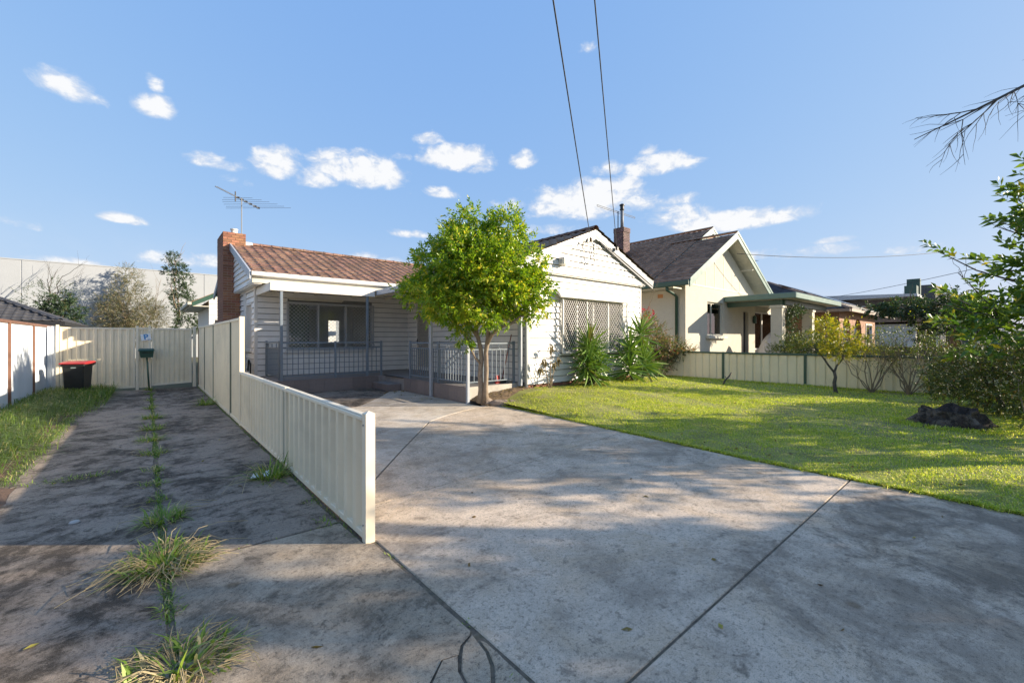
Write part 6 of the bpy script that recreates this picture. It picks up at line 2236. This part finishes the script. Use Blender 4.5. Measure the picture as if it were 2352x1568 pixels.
def dense_area(x, y):
    top = 2.12 - 0.37 * (x - 1.86) + .55 * mnoise.noise((x * 1.1, 4, 0)) + .25 * mnoise.noise((x * 3.5, 1, 0))
    if x > 1.35:
        return y < top - .30 and (y > -1.7)
    return (x > .1) and 2.42 - .5 * (x - .77) < y < 2.72 - .5 * (x - .77)


def streak_area(x, y):
    return x > 1.4 and 3.75 - .45 * (x - 2) < y < 5.9 - .45 * (x - 2.5)


def fringe_area(x, y):
    top = 2.12 - 0.37 * (x - 1.86)
    return x > 1.35 and top - .35 < y < top + .45


def branched(name, label, base, lobes, nshoot, fork, seed):
    t = plant(name, label, 'tree', base, L_DARK, lobes, nshoot, 9, 0.105, 0.44, 0.24, 0.95, inner=.05)
    g = random.Random(seed)
    mb = MB()
    f = Vector((base[0], base[1], fork))
    mb.tube([base, (base[0] + .05, base[1], fork * .5), f], [.15, .12, .10], 9)
    for l in lobes:
        c = Vector(l[:3])
        m = f.lerp(c, .5) + Vector((g.uniform(-.2, .2), g.uniform(-.2, .2), g.uniform(.0, .3)))
        mb.tube([f, m, c], [.035, .02, .006], 5)
    mb.build('trunk', M_DBARK, t, recalc=False)
    return t


branched('street_tree', 'dense spreading street tree outside the frame that shades the front of the driveway', (10.2, -5.6, 0),
         shade_lobes(105, (0.1, 6.4), dense_area, 5, r=(.18, .48), rz=(.10, .28)) + shade_lobes(9, (1.4, 6.0), fringe_area, 12, r=(.14, .30), rz=(.03, .05)), 4000, 1.2, 3)
branched('layered_tree', 'open layered street tree outside the frame casting broken shade on the slab', (10.9, -2.9, 0),
         shade_lobes(15, (1.4, 6.2), streak_area, 8, (9.6, 11.6), (.2, .5), (.05, .10)), 1300, 1.5, 4)

# --- gardens of the neighbours
plant('garden_hedge', 'rounded green bush in front of the pillar of the cream porch', 'shrub', (18.5, 4.9, 0), L_HEDGE,
      [(18.4, 4.9, 1.0, .95, .9, .6), (19.2, 4.3, .9, .8, .8, .55), (18.0, 5.4, .8, .6, .6, .5), (19.0, 4.9, 1.45, .5, .5, .3)], 1300, 8, 0.075, 0.4, 0.2, 0.9, crown='foliage')
plant('climbing_vine', 'dark green vine climbing up the front pillar of the cream porch', 'vine', (21.35, 6.15, 0), L_TALL,
      [(21.45, 6.15, 1.6, .3, .2, .9), (21.5, 6.1, 2.5, .28, .2, .4), (21.6, 6.0, 1.0, .4, .3, .5), (22.2, 6.1, 2.75, .7, .15, .16)], 420, 7, 0.08, 0.55, 0.2, 1.0, crown='foliage')
plant('yellow_bush', 'pale yellow green bush behind the small yellow tree', 'shrub', (19.5, 3.4, 0), L_YEL,
      [(19.6, 3.5, 1.1, .7, .6, .5), (20.4, 3.2, .8, .6, .6, .4)], 420, 8, 0.08, 0.4, 0.2, 0.9, crown='foliage')
plant('flat_topped_tree', 'small flat topped tree spreading in front of the arched brick house', 'tree', (24.6, 2.2, 0), L_TALL,
      lat((24.6, 2.2, 0), [(-.9, 0, 2.75, 1.1, .8, .28), (.4, 0, 2.75, .9, .7, .32), (.2, 0, 2.2, .6, .5, .35), (1.2, 0, 2.6, .7, .6, .35), (-1.9, 0, 2.7, .5, .5, .2), (0, 0, 1.7, .35, .35, .3)]), 560, 8, 0.14, 0.55, 0.25, 1.0,
      trunk=[((24.6, 2.2, 0), (24.6, 2.2, 1.5), .10, .07, 0, 2), ((24.6, 2.2, 1.3), (24.1, 2.7, 2.6), .05, .02, 2, 6), ((24.6, 2.2, 1.3), (25.2, 1.7, 2.6), .05, .02, 2, 8)], bark=M_DBARK)
plant('slender_tree', 'slender dark multi stemmed tree in front of the white rendered house', 'tree', (23.6, 1.35, 0), L_TALL,
      lat((23.6, 1.35, 0), [(0, 0, 2.6, .5, .5, .45), (-.35, 0, 2.1, .45, .4, .35), (.45, 0, 2.2, .4, .4, .3), (.1, 0, 3.1, .3, .3, .3)]), 300, 8, 0.12, 0.5, 0.25, 1.0,
      trunk=[((23.6, 1.35, 0), (23.5, 1.5, 2.4), .04, .02, 1, 2), ((23.65, 1.3, 0), (23.8, 1.1, 2.4), .04, .02, 1, 6), ((23.6, 1.3, 0), (23.3, 1.6, 2.1), .03, .015, 1, 9)], bark=M_DBARK)
plant('sunlit_tree', 'small tree with yellow tinged big leaves left of the white flowering shrub', 'tree', (22.0, 0.62, 0), L_MAG,
      lat((22.0, .62, 0), [(-.1, 0, 2.35, .6, .55, .5), (.35, 0, 2.2, .5, .5, .4), (-.5, 0, 2.6, .3, .3, .25), (0, 0, 1.7, .35, .35, .3)]), 190, 9, 0.19, 0.5, 0.3, 1.0,
      trunk=[((22, .62, 0), (22, .62, 1.6), .05, .035, 0, 2), ((22, .62, 1.5), (21.9, .8, 2.5), .03, .012, 1, 4)], bark=M_DBARK)
fs_ = plant('white_flowered_shrub', 'dark shrub covered in small white flowers behind the side fence', 'shrub', (19.5, -.15, 0), L_DARK,
            [(19.5, .0, 1.2, .9, .6, .55), (19.8, -.7, 1.1, .9, .8, .6), (19.0, -1.3, 1.2, .9, .8, .7)], 900, 8, 0.07, 0.45, 0.2, 1.0, crown='foliage')
u = unit(rng.normal(size=(420, 3)))
u[:, 2] = np.abs(u[:, 2])
P = np.array([19.4, -.05, 1.22]) + u * np.array([.92, .62, .58])
add_leaves('flower', fs_, L_FLOW, P, u + rng.normal(size=u.shape) * .5, 0.06 * np.ones(len(P)), 0.9, kind='stuff')
plant('low_hedge', 'low dark hedge along the brown brick fence', 'hedge', (25.5, 2.0, 0), L_DARK,
      [(25.8, 3.2, .7, .6, 1.0, .5), (25.6, 1.6, .75, .6, 1.0, .5), (25.4, .2, .9, .6, 1.0, .6), (25.6, -1.4, .9, .6, 1.2, .8)], 1100, 8, 0.08, 0.45, 0.2, 1.0, crown='foliage')

# --- back yard trees before the warehouse wall
plant('bottlebrush_tree', 'wide twiggy olive grey tree in front of the warehouse wall', 'tree', (-1.0, 42.6, 0), L_GUM,
      lat((-1.0, 42.6, 0), [(0, 0, 3.6, 1.9, 1.3, 1.6), (-.9, 0, 3.0, 1.4, 1.2, 1.2), (1.2, 0, 2.8, 1.4, 1.2, 1.4), (-.2, 0, 5.2, 1.0, .8, .8), (-.3, 0, 6.4, .5, .5, .6), (.5, 0, 6.1, .35, .35, .5), (-1.7, 0, 4.2, .6, .6, .6), (1.6, 0, 3.8, .7, .6, .6), (0, 0, 1.6, 2.2, 1.2, 1.0)]), 4200, 8, 0.13, 0.22, 0.42, 0.7, inner=.2,
      trunk=[((-1, 42.6, 0), (-1, 42.6, 3.0), .12, .07, 2, 2), ((-1, 42.6, .6), (.6, 41.6, 4.0), .07, .02, 2, 6), ((-1, 42.6, .6), (-2.6, 43.6, 4.0), .07, .02, 2, 8)], bark=M_TWIG)
plant('tall_slim_tree', 'tall slim dark green tree left of the brick chimney', 'tree', (1.85, 41.6, 0), L_TALL,
      lat((1.85, 41.6, 0), [(-.4, 0, 7.6, .45, .4, .5), (-.15, 0, 6.9, .6, .5, .5), (-.75, 0, 6.6, .4, .4, .35), (.3, 0, 6.1, .6, .5, .6), (0, 0, 5.3, .6, .5, .6), (.3, 0, 4.4, .8, .6, .7), (.6, 0, 3.4, .8, .6, .6), (.7, 0, 2.5, .9, .6, .6), (1.7, 0, 2.3, .6, .5, .35)]), 620, 9, 0.17, 0.38, 0.35, 0.9,
      trunk=[((1.85, 41.6, 0), (1.8, 41.6, 4.5), .10, .06, 1, 2), ((1.8, 41.6, 4.5), (1.55, 41.8, 7.6), .05, .02, 1, 4)], bark=M_BARK)
plant('round_young_tree', 'rounded young tree just behind the charcoal roof corner', 'tree', (-4.3, 40.6, 0), L_TALL,
      lat((-4.3, 40.6, 0), [(0, 0, 3.0, 1.0, .8, .9), (-.6, 0, 3.6, .6, .5, .6), (.6, 0, 3.4, .6, .5, .6), (0, 0, 4.1, .5, .5, .5), (0, 0, 1.8, .9, .8, .7)]), 560, 9, 0.16, 0.4, 0.3, 0.9,
      trunk=[((-4.3, 40.6, 0), (-4.3, 40.6, 2.5), .08, .05, 2, 2)], bark=M_BARK)
plant('spiky_bare_tree', 'dark thin tree partly hidden behind the charcoal tiled roof', 'tree', (-5.0, 41.8, 0), L_TALL,
      lat((-5.0, 41.8, 0), [(0, 0, 4.4, 1.3, .9, .9), (-.9, 0, 3.9, .8, .6, .5), (.8, 0, 4.2, .8, .6, .5)]), 160, 7, 0.16, 0.25, 0.5, 0.6,
      trunk=[((-5.0, 41.8, 0), (-5.0, 41.8, 4.2), .09, .04, 3, 3)], bark=M_DBARK)

# ================================================================== GRASS
def lawn_grass():
    def field(n, xr, yr, hmin, hmax, wmin, wmax):
        x = rng.uniform(*xr, n)
        y = rng.uniform(*yr, n)
        e = lawn_x0(y)
        keep = (x > e - 0.01) & (x < 15.33) & ~((x < 7.5) & (y > 7.42)) & (y < 7.93) & ~((x > 7.6) & (y > 7.6) & (rng.random(n) < .5))
        x, y = x[keep], y[keep]
        n = len(x)
        clump = np.array([mnoise.noise((a * 2.6, b * 2.6, 0)) for a, b in zip(x[::1], y[::1])])
        thin = np.array([mnoise.noise((a * 0.9 + 4, b * 0.9, 2)) + .5 * mnoise.noise((a * 3.1, b * 3.1, 5)) for a, b in zip(x, y)])
        k2 = (thin < 0.22) | (rng.random(n) < .25)
        x, y, clump = x[k2], y[k2], clump[k2]
        n = len(x)
        hgt = (hmin + (hmax - hmin) * rng.random(n)) * (1 + 0.75 * clump)
        P = np.stack([x, y, lawn_z(x, y) - 0.006], 1)
        D = rng.normal(size=(n, 3)) * np.array([.55, .55, 0]) + np.array([0, 0, 1.0])
        return blades(P, D, np.maximum(hgt, .012), wmin + (wmax - wmin) * rng.random(n), 0.3 + .5 * rng.random(n))
    parts = [field(62000, (5.6, 8.2), (-1.2, 4.2), .022, .05, .004, .008),
             field(52000, (7.5, 12.5), (-1.5, 5.5), .026, .055, .006, .011),
             field(42000, (5.9, 11.0), (3.5, 8.0), .028, .055, .006, .011),
             field(40000, (10.5, 15.4), (-1.5, 8.2), .03, .065, .009, .016)]
    # edge fringe
    m_ = 15000
    y = rng.uniform(-1, 7.4, m_)
    creep = np.array([max(0.0, mnoise.noise((b * 2.2, 3, 0)) + .6 * mnoise.noise((b * 7.0, 1, 0))) for b in y]) * .11
    x = lawn_x0(y) + .06 - (np.abs(rng.normal(size=m_)) * .035 + creep * rng.random(m_))
    P = np.stack([x, y, np.full(m_, .002)], 1)
    D = rng.normal(size=(m_, 3)) * np.array([.7, .7, 0]) + np.array([-.35, 0, .9])
    parts.append(blades(P, D, .02 + .055 * rng.random(m_), .005 + .004 * rng.random(m_), .6))
    # longer grass at the foot of the fence and round the stump
    m_ = 5200
    y = rng.uniform(-1, 8.6, m_)
    x = 15.33 - np.abs(rng.normal(size=m_)) * .14
    P = np.stack([x, y, np.full(m_, .03)], 1)
    D = rng.normal(size=(m_, 3)) * np.array([.5, .5, 0]) + np.array([0, 0, 1.0])
    parts.append(blades(P, D, .05 + .12 * rng.random(m_), .012, .5))
    m_ = 2600
    a = rng.uniform(0, 6.28, m_)
    r = .5 + np.abs(rng.normal(size=m_)) * .12
    P = np.stack([10.25 + np.cos(a) * r, .6 + np.sin(a) * r * 1.1, np.full(m_, .03)], 1)
    D = rng.normal(size=(m_, 3)) * np.array([.5, .5, 0]) + np.array([0, 0, 1.0])
    parts.append(blades(P, D, .05 + .10 * rng.random(m_), .009, .5))
    Vs, Ts, o = [], [], 0
    for V, T in parts:
        Vs.append(V)
        Ts.append(T + o)
        o += len(V)
    ob = np_mesh('lawn_grass', np.concatenate(Vs), np.concatenate(Ts), L_GRASS, None, 'stuff')
    tag(ob, 'short patchy green grass covering the front lawn', 'grass')


lawn_grass()


def verge_grass():
    parts = []

    def patch(n, cx, cy, sx, sy, hmin, hmax, lean):
        x = np.clip(cx + rng.normal(size=n) * sx, -2.0, -0.72)
        y = cy + rng.normal(size=n) * sy
        y = np.minimum(y, 16.6)
        P = np.stack([x, y, np.full(n, .03)], 1)
        D = rng.normal(size=(n, 3)) * np.array([.45, .45, 0]) + np.array([lean[0], lean[1], 1.0])
        parts.append(blades(P, D, hmin + (hmax - hmin) * rng.random(n), .006 + .006 * rng.random(n), .5 + .6 * rng.random(n)))
    patch(5200, -1.75, 9.6, .22, 1.1, .10, .34, (.3, -.1))
    patch(2200, -1.55, 8.4, .2, .7, .08, .28, (.4, -.2))
    patch(6500, -1.62, 13.6, .28, 1.0, .10, .34, (.3, -.1))
    patch(6500, -1.45, 15.2, .35, .8, .12, .46, (.2, -.2))
    patch(3000, -1.85, 12.2, .14, 1.3, .2, .5, (.3, -.1))
    patch(1800, -1.2, 13.2, .2, .8, .05, .2, (.3, -.2))
    for (y0, y1, n) in ((9.0, 11.5, 1000), (6.6, 8.9, 700)):
        y = rng.uniform(y0, y1, n)
        x = -1.10 + rng.normal(size=n) * .05
        P = np.stack([x, y, np.full(n, .0)], 1)
        D = rng.normal(size=(n, 3)) * .6 + np.array([0, 0, 1.0])
        parts.append(blades(P, D, .03 + .05 * rng.random(n), .006, .5))
    Vs, Ts, o = [], [], 0
    for V, T in parts:
        Vs.append(V)
        Ts.append(T + o)
        o += len(V)
    ob = np_mesh('long_grass', np.concatenate(Vs), np.concatenate(Ts), L_LONG, None, 'stuff')
    tag(ob, 'long uncut grass growing along the foot of the pale left fence', 'grass')


verge_grass()


def tuft(label, x, y, r, h, n, straw=0.0, sq=1.0, z=-0.02, name='weed_tuft', m=None, wide=1.0):
    t = thing(name, label, 'weed', (x, y, 0), 'weeds growing in the driveway joints')
    n = int(n * 1.3)
    a = rng.uniform(0, 6.283, n)
    rr_ = r * rng.random(n) ** .7 * .6
    P = np.stack([x + np.cos(a) * rr_ * sq, y + np.sin(a) * rr_ / sq, np.full(n, z)], 1)
    a2 = a + rng.normal(size=n) * 1.0
    D = np.stack([np.cos(a2), np.sin(a2), .12 + 1.5 * rng.random(n) ** 1.8], 1) + rng.normal(size=(n, 3)) * .25
    D[:, 2] = np.maximum(D[:, 2], .06)
    V, T = blades(P, D, h * (.25 + .95 * rng.random(n) ** 1.6), (.004 + .008 * rng.random(n)) * wide, .05 + .5 * rng.random(n))
    np_mesh('blades', V, T, m or L_TUFT, t)
    if straw > 0:
        k = int(n * straw)
        mb = MB()
        g = random.Random(int(x * 100 + y * 1000))
        for i in range(k):
            an = g.uniform(0, 6.28)
            L = h * g.uniform(.8, 1.7)
            d = Vector((math.cos(an), math.sin(an), 0))
            up_ = g.uniform(.05, .6)
            L *= 1.25 if g.random() < .2 else .8
            p0 = Vector((x, y, 0)) + d * r * .2
            mb.tube([p0, p0 + d * L * .35 + Vector((0, 0, L * up_ * .6)), p0 + d * L * .75 + Vector((g.uniform(-.05, .05), g.uniform(-.05, .05), L * up_ * .55)), p0 + d * L * 1.05 + Vector((g.uniform(-.08, .08), g.uniform(-.08, .08), max(.01, L * up_ * .2)))], .0018, 4, cap=False)
        mb.build('dry_stalks', L_STRAW, t, recalc=False)
    return t


SX = 0.08
tuft('largest weed tuft in the driveway gap, full of dry straw', SX + .01, 3.66, .36, .20, 620, .24, wide=1.5)
tuft('straggly green weed tuft nearest the viewer in the driveway gap', SX + .03, 2.46, .30, .165, 340, .30, wide=1.7)
tuft('dark green tuft just behind the straw filled tuft', SX + .02, 4.55, .22, .20, 260, .03, wide=1.2)
tuft('mossy sliver of weeds between the two nearest tufts', SX + .02, 3.02, .12, .09, 120, 0, .6)
for (y, r, h, n, lab) in ((5.15, .13, .09, 110, 'small low weed tuft in the gap beside the first pale slab'), (5.72, .15, .11, 150, 'round green weed tuft in the gap before the right slab joint'),
                          (6.35, .16, .12, 150, 'weed tuft in the gap opposite the grassy cross joint'), (7.25, .20, .16, 200, 'brownish weed tuft midway along the driveway gap'),
                          (8.25, .24, .18, 260, 'spreading bright weed tuft midway along the driveway gap'), (9.2, .20, .2, 220, 'upright weed tuft level with the start of the tall fence'),
                          (10.5, .22, .22, 260, 'tall soft weed tuft past the start of the tall fence'), (12.0, .16, .16, 160, 'weed tuft in the far half of the driveway gap'),
                          (13.6, .15, .14, 150, 'fine weed tuft two steps before the letterbox'), (15.2, .14, .14, 140, 'thin weed tuft just before the letterbox'),
                          (16.35, .16, .2, 170, 'weed tuft round the foot of the letterbox post')):
    tuft(lab, SX - .02 + rnd.uniform(-.03, .03), y, r, h, n, .02)
tuft('strip of low grass in the cross joint of the left slab', -.62, 6.52, .34, .09, 420, 0, 1.9)
tuft('leafy weed clump against the low fence by its middle post', 1.03, 5.2, .22, .34, 260, .06, wide=1.5)
tuft('dark grass tuft against the foot of the tall fence', 1.02, 11.9, .25, .34, 300, .02)
tuft('low weeds at the foot of the low fence near its end post', 1.10, 3.62, .14, .07, 170, 0, .7)
tuft('tiny weeds at the foot of the low fence a step behind its end post', 1.13, 4.15, .10, .07, 90, 0, .7)
tuft('thin line of weeds in the joint across the right slab', .75, 3.57, .26, .04, 200, 0, 2.2)
tuft('small bright weeds in the joint in front of the end post', 1.277, 2.75, .09, .05, 70, 0, .35)
tuft('dark weed rosette halfway along the joint in front of the end post', 1.277, 1.86, .07, .035, 130, 0, .8)
tuft('moss and weeds among the broken slab pieces', 1.20, 1.40, .10, .035, 160, 0, .8)

def joint_moss():
    n = 5200
    y = rng.uniform(1.6, 16.5, n)
    dens = np.array([mnoise.noise((b * 1.7, 9, 0)) for b in y])
    y = y[(dens > -.15) | (rng.random(n) < .15)]
    n = len(y)
    x = .084 + rng.normal(size=n) * .018
    P = np.stack([x, y, np.full(n, -.006)], 1)
    D = rng.normal(size=(n, 3)) * .8 + np.array([0, 0, .8])
    V, T = blades(P, D, .015 + .05 * rng.random(n) ** 2, .004 + .006 * rng.random(n), .4)
    n2 = 1500
    y2 = rng.uniform(3.2, 16.5, n2)
    x2 = 1.20 + np.abs(rng.normal(size=n2)) * .012 - .015
    P2 = np.stack([x2, y2, np.full(n2, -.004)], 1)
    D2 = rng.normal(size=(n2, 3)) * .8 + np.array([-.3, 0, .7])
    V2, T2 = blades(P2, D2, .02 + .06 * rng.random(n2) ** 2, .005, .4)
    o = np_mesh('joint_moss', np.concatenate([V, V2]), np.concatenate([T, T2 + len(V)]), L_LONG, None, 'stuff')
    tag(o, 'fine moss and seedlings in the driveway gap and along the fence foot', 'moss')


joint_moss()

# ================================================================== SMALL THINGS
def litter():
    pts = []
    for _ in range(46):
        pts.append((rnd.uniform(4.9, 5.7), 11.3 + rnd.uniform(-.25, .1) - (rnd.random() < .25) * rnd.uniform(0, 2), .012))
    for _ in range(46):
        pts.append((rnd.uniform(5.9, 7.2), rnd.uniform(7.45, 8.05), .17))
    for (x, y) in ((2.9, 1.3), (3.6, 2.2), (2.1, 2.9), (4.9, .9), (4.4, .45), (5.1, .35), (3.1, .75), (2.25, .95), (1.9, 1.25), (3.9, 2.6), (2.4, 3.4), (1.6, 2.3), (2.7, .55), (.6, 2.2), (-.4, 3.1), (.7, 5.1), (.5, 6.4), (.8, 7.6), (-.3, 8.0), (5.5, 5.2), (4.7, 4.6)):
        pts.append((x, y, .006))
    for _ in range(60):
        pts.append((rnd.uniform(6.0, 14.5), rnd.uniform(-.5, 6.8), .09))
    for _ in range(30):
        pts.append((rnd.uniform(5.9, 6.15), rnd.uniform(0, 7), .05))
    P = np.array(pts)
    P[:, 2] += np.where(P[:, 0] > 6.0, lawn_z(P[:, 0], P[:, 1]) * .5, 0)
    D = rng.normal(size=P.shape) * np.array([1, 1, .12])
    V, T = leaves(P, D, .035 + .03 * rng.random(len(P)), .025, .05, .3)
    o = np_mesh('leaf_litter', V, T, leaf_mat('fallen_leaf', (.10, .06, .025), (.28, .20, .04), (.36, .30, .05), .25, .6, .1), None, 'stuff')
    tag(o, 'scattered dead leaves on the slabs, the lawn and by the porch step', 'leaf litter')


litter()
o = MB().add([(0.83, 5.25, .012), (1.0, 5.2, .02), (1.03, 5.32, .05), (.88, 5.36, .03), (.93, 5.28, .035)], [(0, 1, 4), (1, 2, 4), (2, 3, 4), (3, 0, 4)]).build('paper_scrap', M_SIGNW, None)
tag(o, 'crumpled white scrap of paper on the driveway by the fence weeds', 'paper')
o = MB().lathe((-.45, 4.95, -.002), [(.028, 0), (.036, .008), (.028, .018), (.01, .022)], 9).build('pebble', mat('pale_pebble', (.4, .38, .35), .7), None)
tag(o, 'single pale pebble lying on the left driveway slab', 'pebble')

# tap and hose bits at the house corner
tp = thing('gas_meter_pipes', 'bent black and grey service pipes low on the left house corner', 'pipes', (2.38, 14.8, 0))
MB().tube([(2.36, 14.85, 0), (2.36, 14.85, .75), (2.33, 14.9, .85), (2.36, 15.2, .85), (2.36, 15.25, .5)], .022, 8).tube([(2.34, 14.75, .1), (2.33, 14.72, .6), (2.34, 14.85, .8)], .016, 8).build('pipe', M_BLACK, tp, smooth=True)

# --- main antenna on the house
an = thing('tv_antenna', 'large television aerial on a mast behind the red brick chimney', 'antenna', (2.55, 17.75, 5.0))
MB().tube([(2.55, 17.75, 4.7), (2.55, 17.75, 6.52)], .017, 8).build('mast', M_GALV, an)
A_, B_ = Vector((1.70, 16.95, 6.52)), Vector((3.22, 18.45, 6.44))
bd = (B_ - A_).normalized()
MB().tube([A_, B_], .013, 6).build('boom', M_GALV, an)
pd = Vector((.70, -.71, 0))
for k in range(13):
    c = A_ + bd * (.06 + k * .062)
    MB().tube([c - pd * .07, c + pd * .07], .0045, 5).build('element', M_GALV, an)
for (s, h) in ((1.02, .55), (1.22, .75), (1.42, .9), (1.66, 1.05), (1.9, 1.15), (2.08, 1.3)):
    c = A_ + bd * s
    MB().tube([c - pd * h + Vector((0, 0, .02)), c, c + pd * h - Vector((0, 0, .03))], .006, 5).build('element', M_GALV, an)
    MB().box(c.x - .05, c.x + .05, c.y - .03, c.y + .03, c.z - .025, c.z + .03).build('clip', M_BLACK, an)
MB().tube([A_ + bd * .9 + Vector((0, 0, -.17)), A_ + bd * .9 + Vector((0, 0, .17))], .02, 6).build('reflector', M_BLACK, an)

# --- service wires
def wire(label, pts, r, sag=0.0, name='power_line', n=24):
    a, b = Vector(pts[0]), Vector(pts[1])
    q = []
    for i in range(n + 1):
        t = i / n
        p = a.lerp(b, t)
        p.z -= sag * 4 * t * (1 - t)
        q.append(p)
    o = MB().tube(q, r, 6).build(name, M_WIRE, None, smooth=True)
    return tag(o, label, 'wire')


wire('left one of two overhead service wires, fixed beside the gable peak', ((9.60, 7.72, 4.36), (-5.4, -3.0, 7.15)), .010, .10)
wire('right one of two overhead service wires, fixed on the right barge board', ((10.86, 7.72, 4.28), (-4.4, -2.45, 7.05)), .0085, .10)
wire('thin wire crossing below the gable peak from barge to barge', ((7.3, 7.70, 3.72), (10.84, 7.70, 4.26)), .005, .02)
wire('faint wire running from the cream gable to the trees on the right', ((20.2, 7.9, 5.35), (33.0, 2.1, 6.25)), .014, .25)
wire('distant wire above the charcoal brick house', ((40.0, 9.5, 4.6), (33.0, 1.0, 5.2)), .014, .1)
sf = thing('wire_fitting', 'insulators and looped black cable hanging below the gable peak', 'cable', (9.7, 7.72, 4.3))
MB().lathe((9.60, 7.715, 4.26), [(.02, 0), (.045, .02), (.03, .05), (.045, .08), (.03, .11), (.02, .13)], 10).build('insulator', mat('brown_insulator', (.16, .09, .03), .3), sf)
MB().box(10.82, 10.90, 7.68, 7.74, 4.20, 4.29).build('bracket', M_BLACK, sf)
mb = MB()
mb.tube([(9.62, 7.70, 4.26), (9.70, 7.69, 4.15), (9.72, 7.69, 3.9), (9.74, 7.70, 3.72), (9.66, 7.70, 3.60), (9.60, 7.70, 3.75), (9.52, 7.71, 4.0), (9.58, 7.71, 4.1), (9.63, 7.7, 3.95), (9.55, 7.7, 3.75), (9.40, 7.72, 3.58)], .010, 6)
mb.tube([(9.58, 7.70, 4.28), (9.45, 7.68, 4.20), (9.30, 7.68, 4.22), (9.22, 7.69, 4.16), (9.20, 7.70, 4.02)], .011, 6)
mb.build('cable', M_BLACK, sf, smooth=True)
for c in ((9.73, 7.70, 3.88), (9.27, 7.68, 4.22), (9.74, 7.7, 3.74)):
    MB().box(c[0] - .018, c[0] + .018, c[1] - .015, c[1] + .015, c[2] - .03, c[2] + .03).build('connector', M_BLACK, sf)
MB().tube([(10.0, 7.735, 4.36), (10.9, 7.735, 4.02), (12.85, 7.735, 3.27)], .012, 6).tube([(10.0, 7.745, 4.30), (10.9, 7.745, 3.95), (12.75, 7.745, 3.20)], .007, 6).build('barge_cable', M_BLACK, sf, smooth=True)
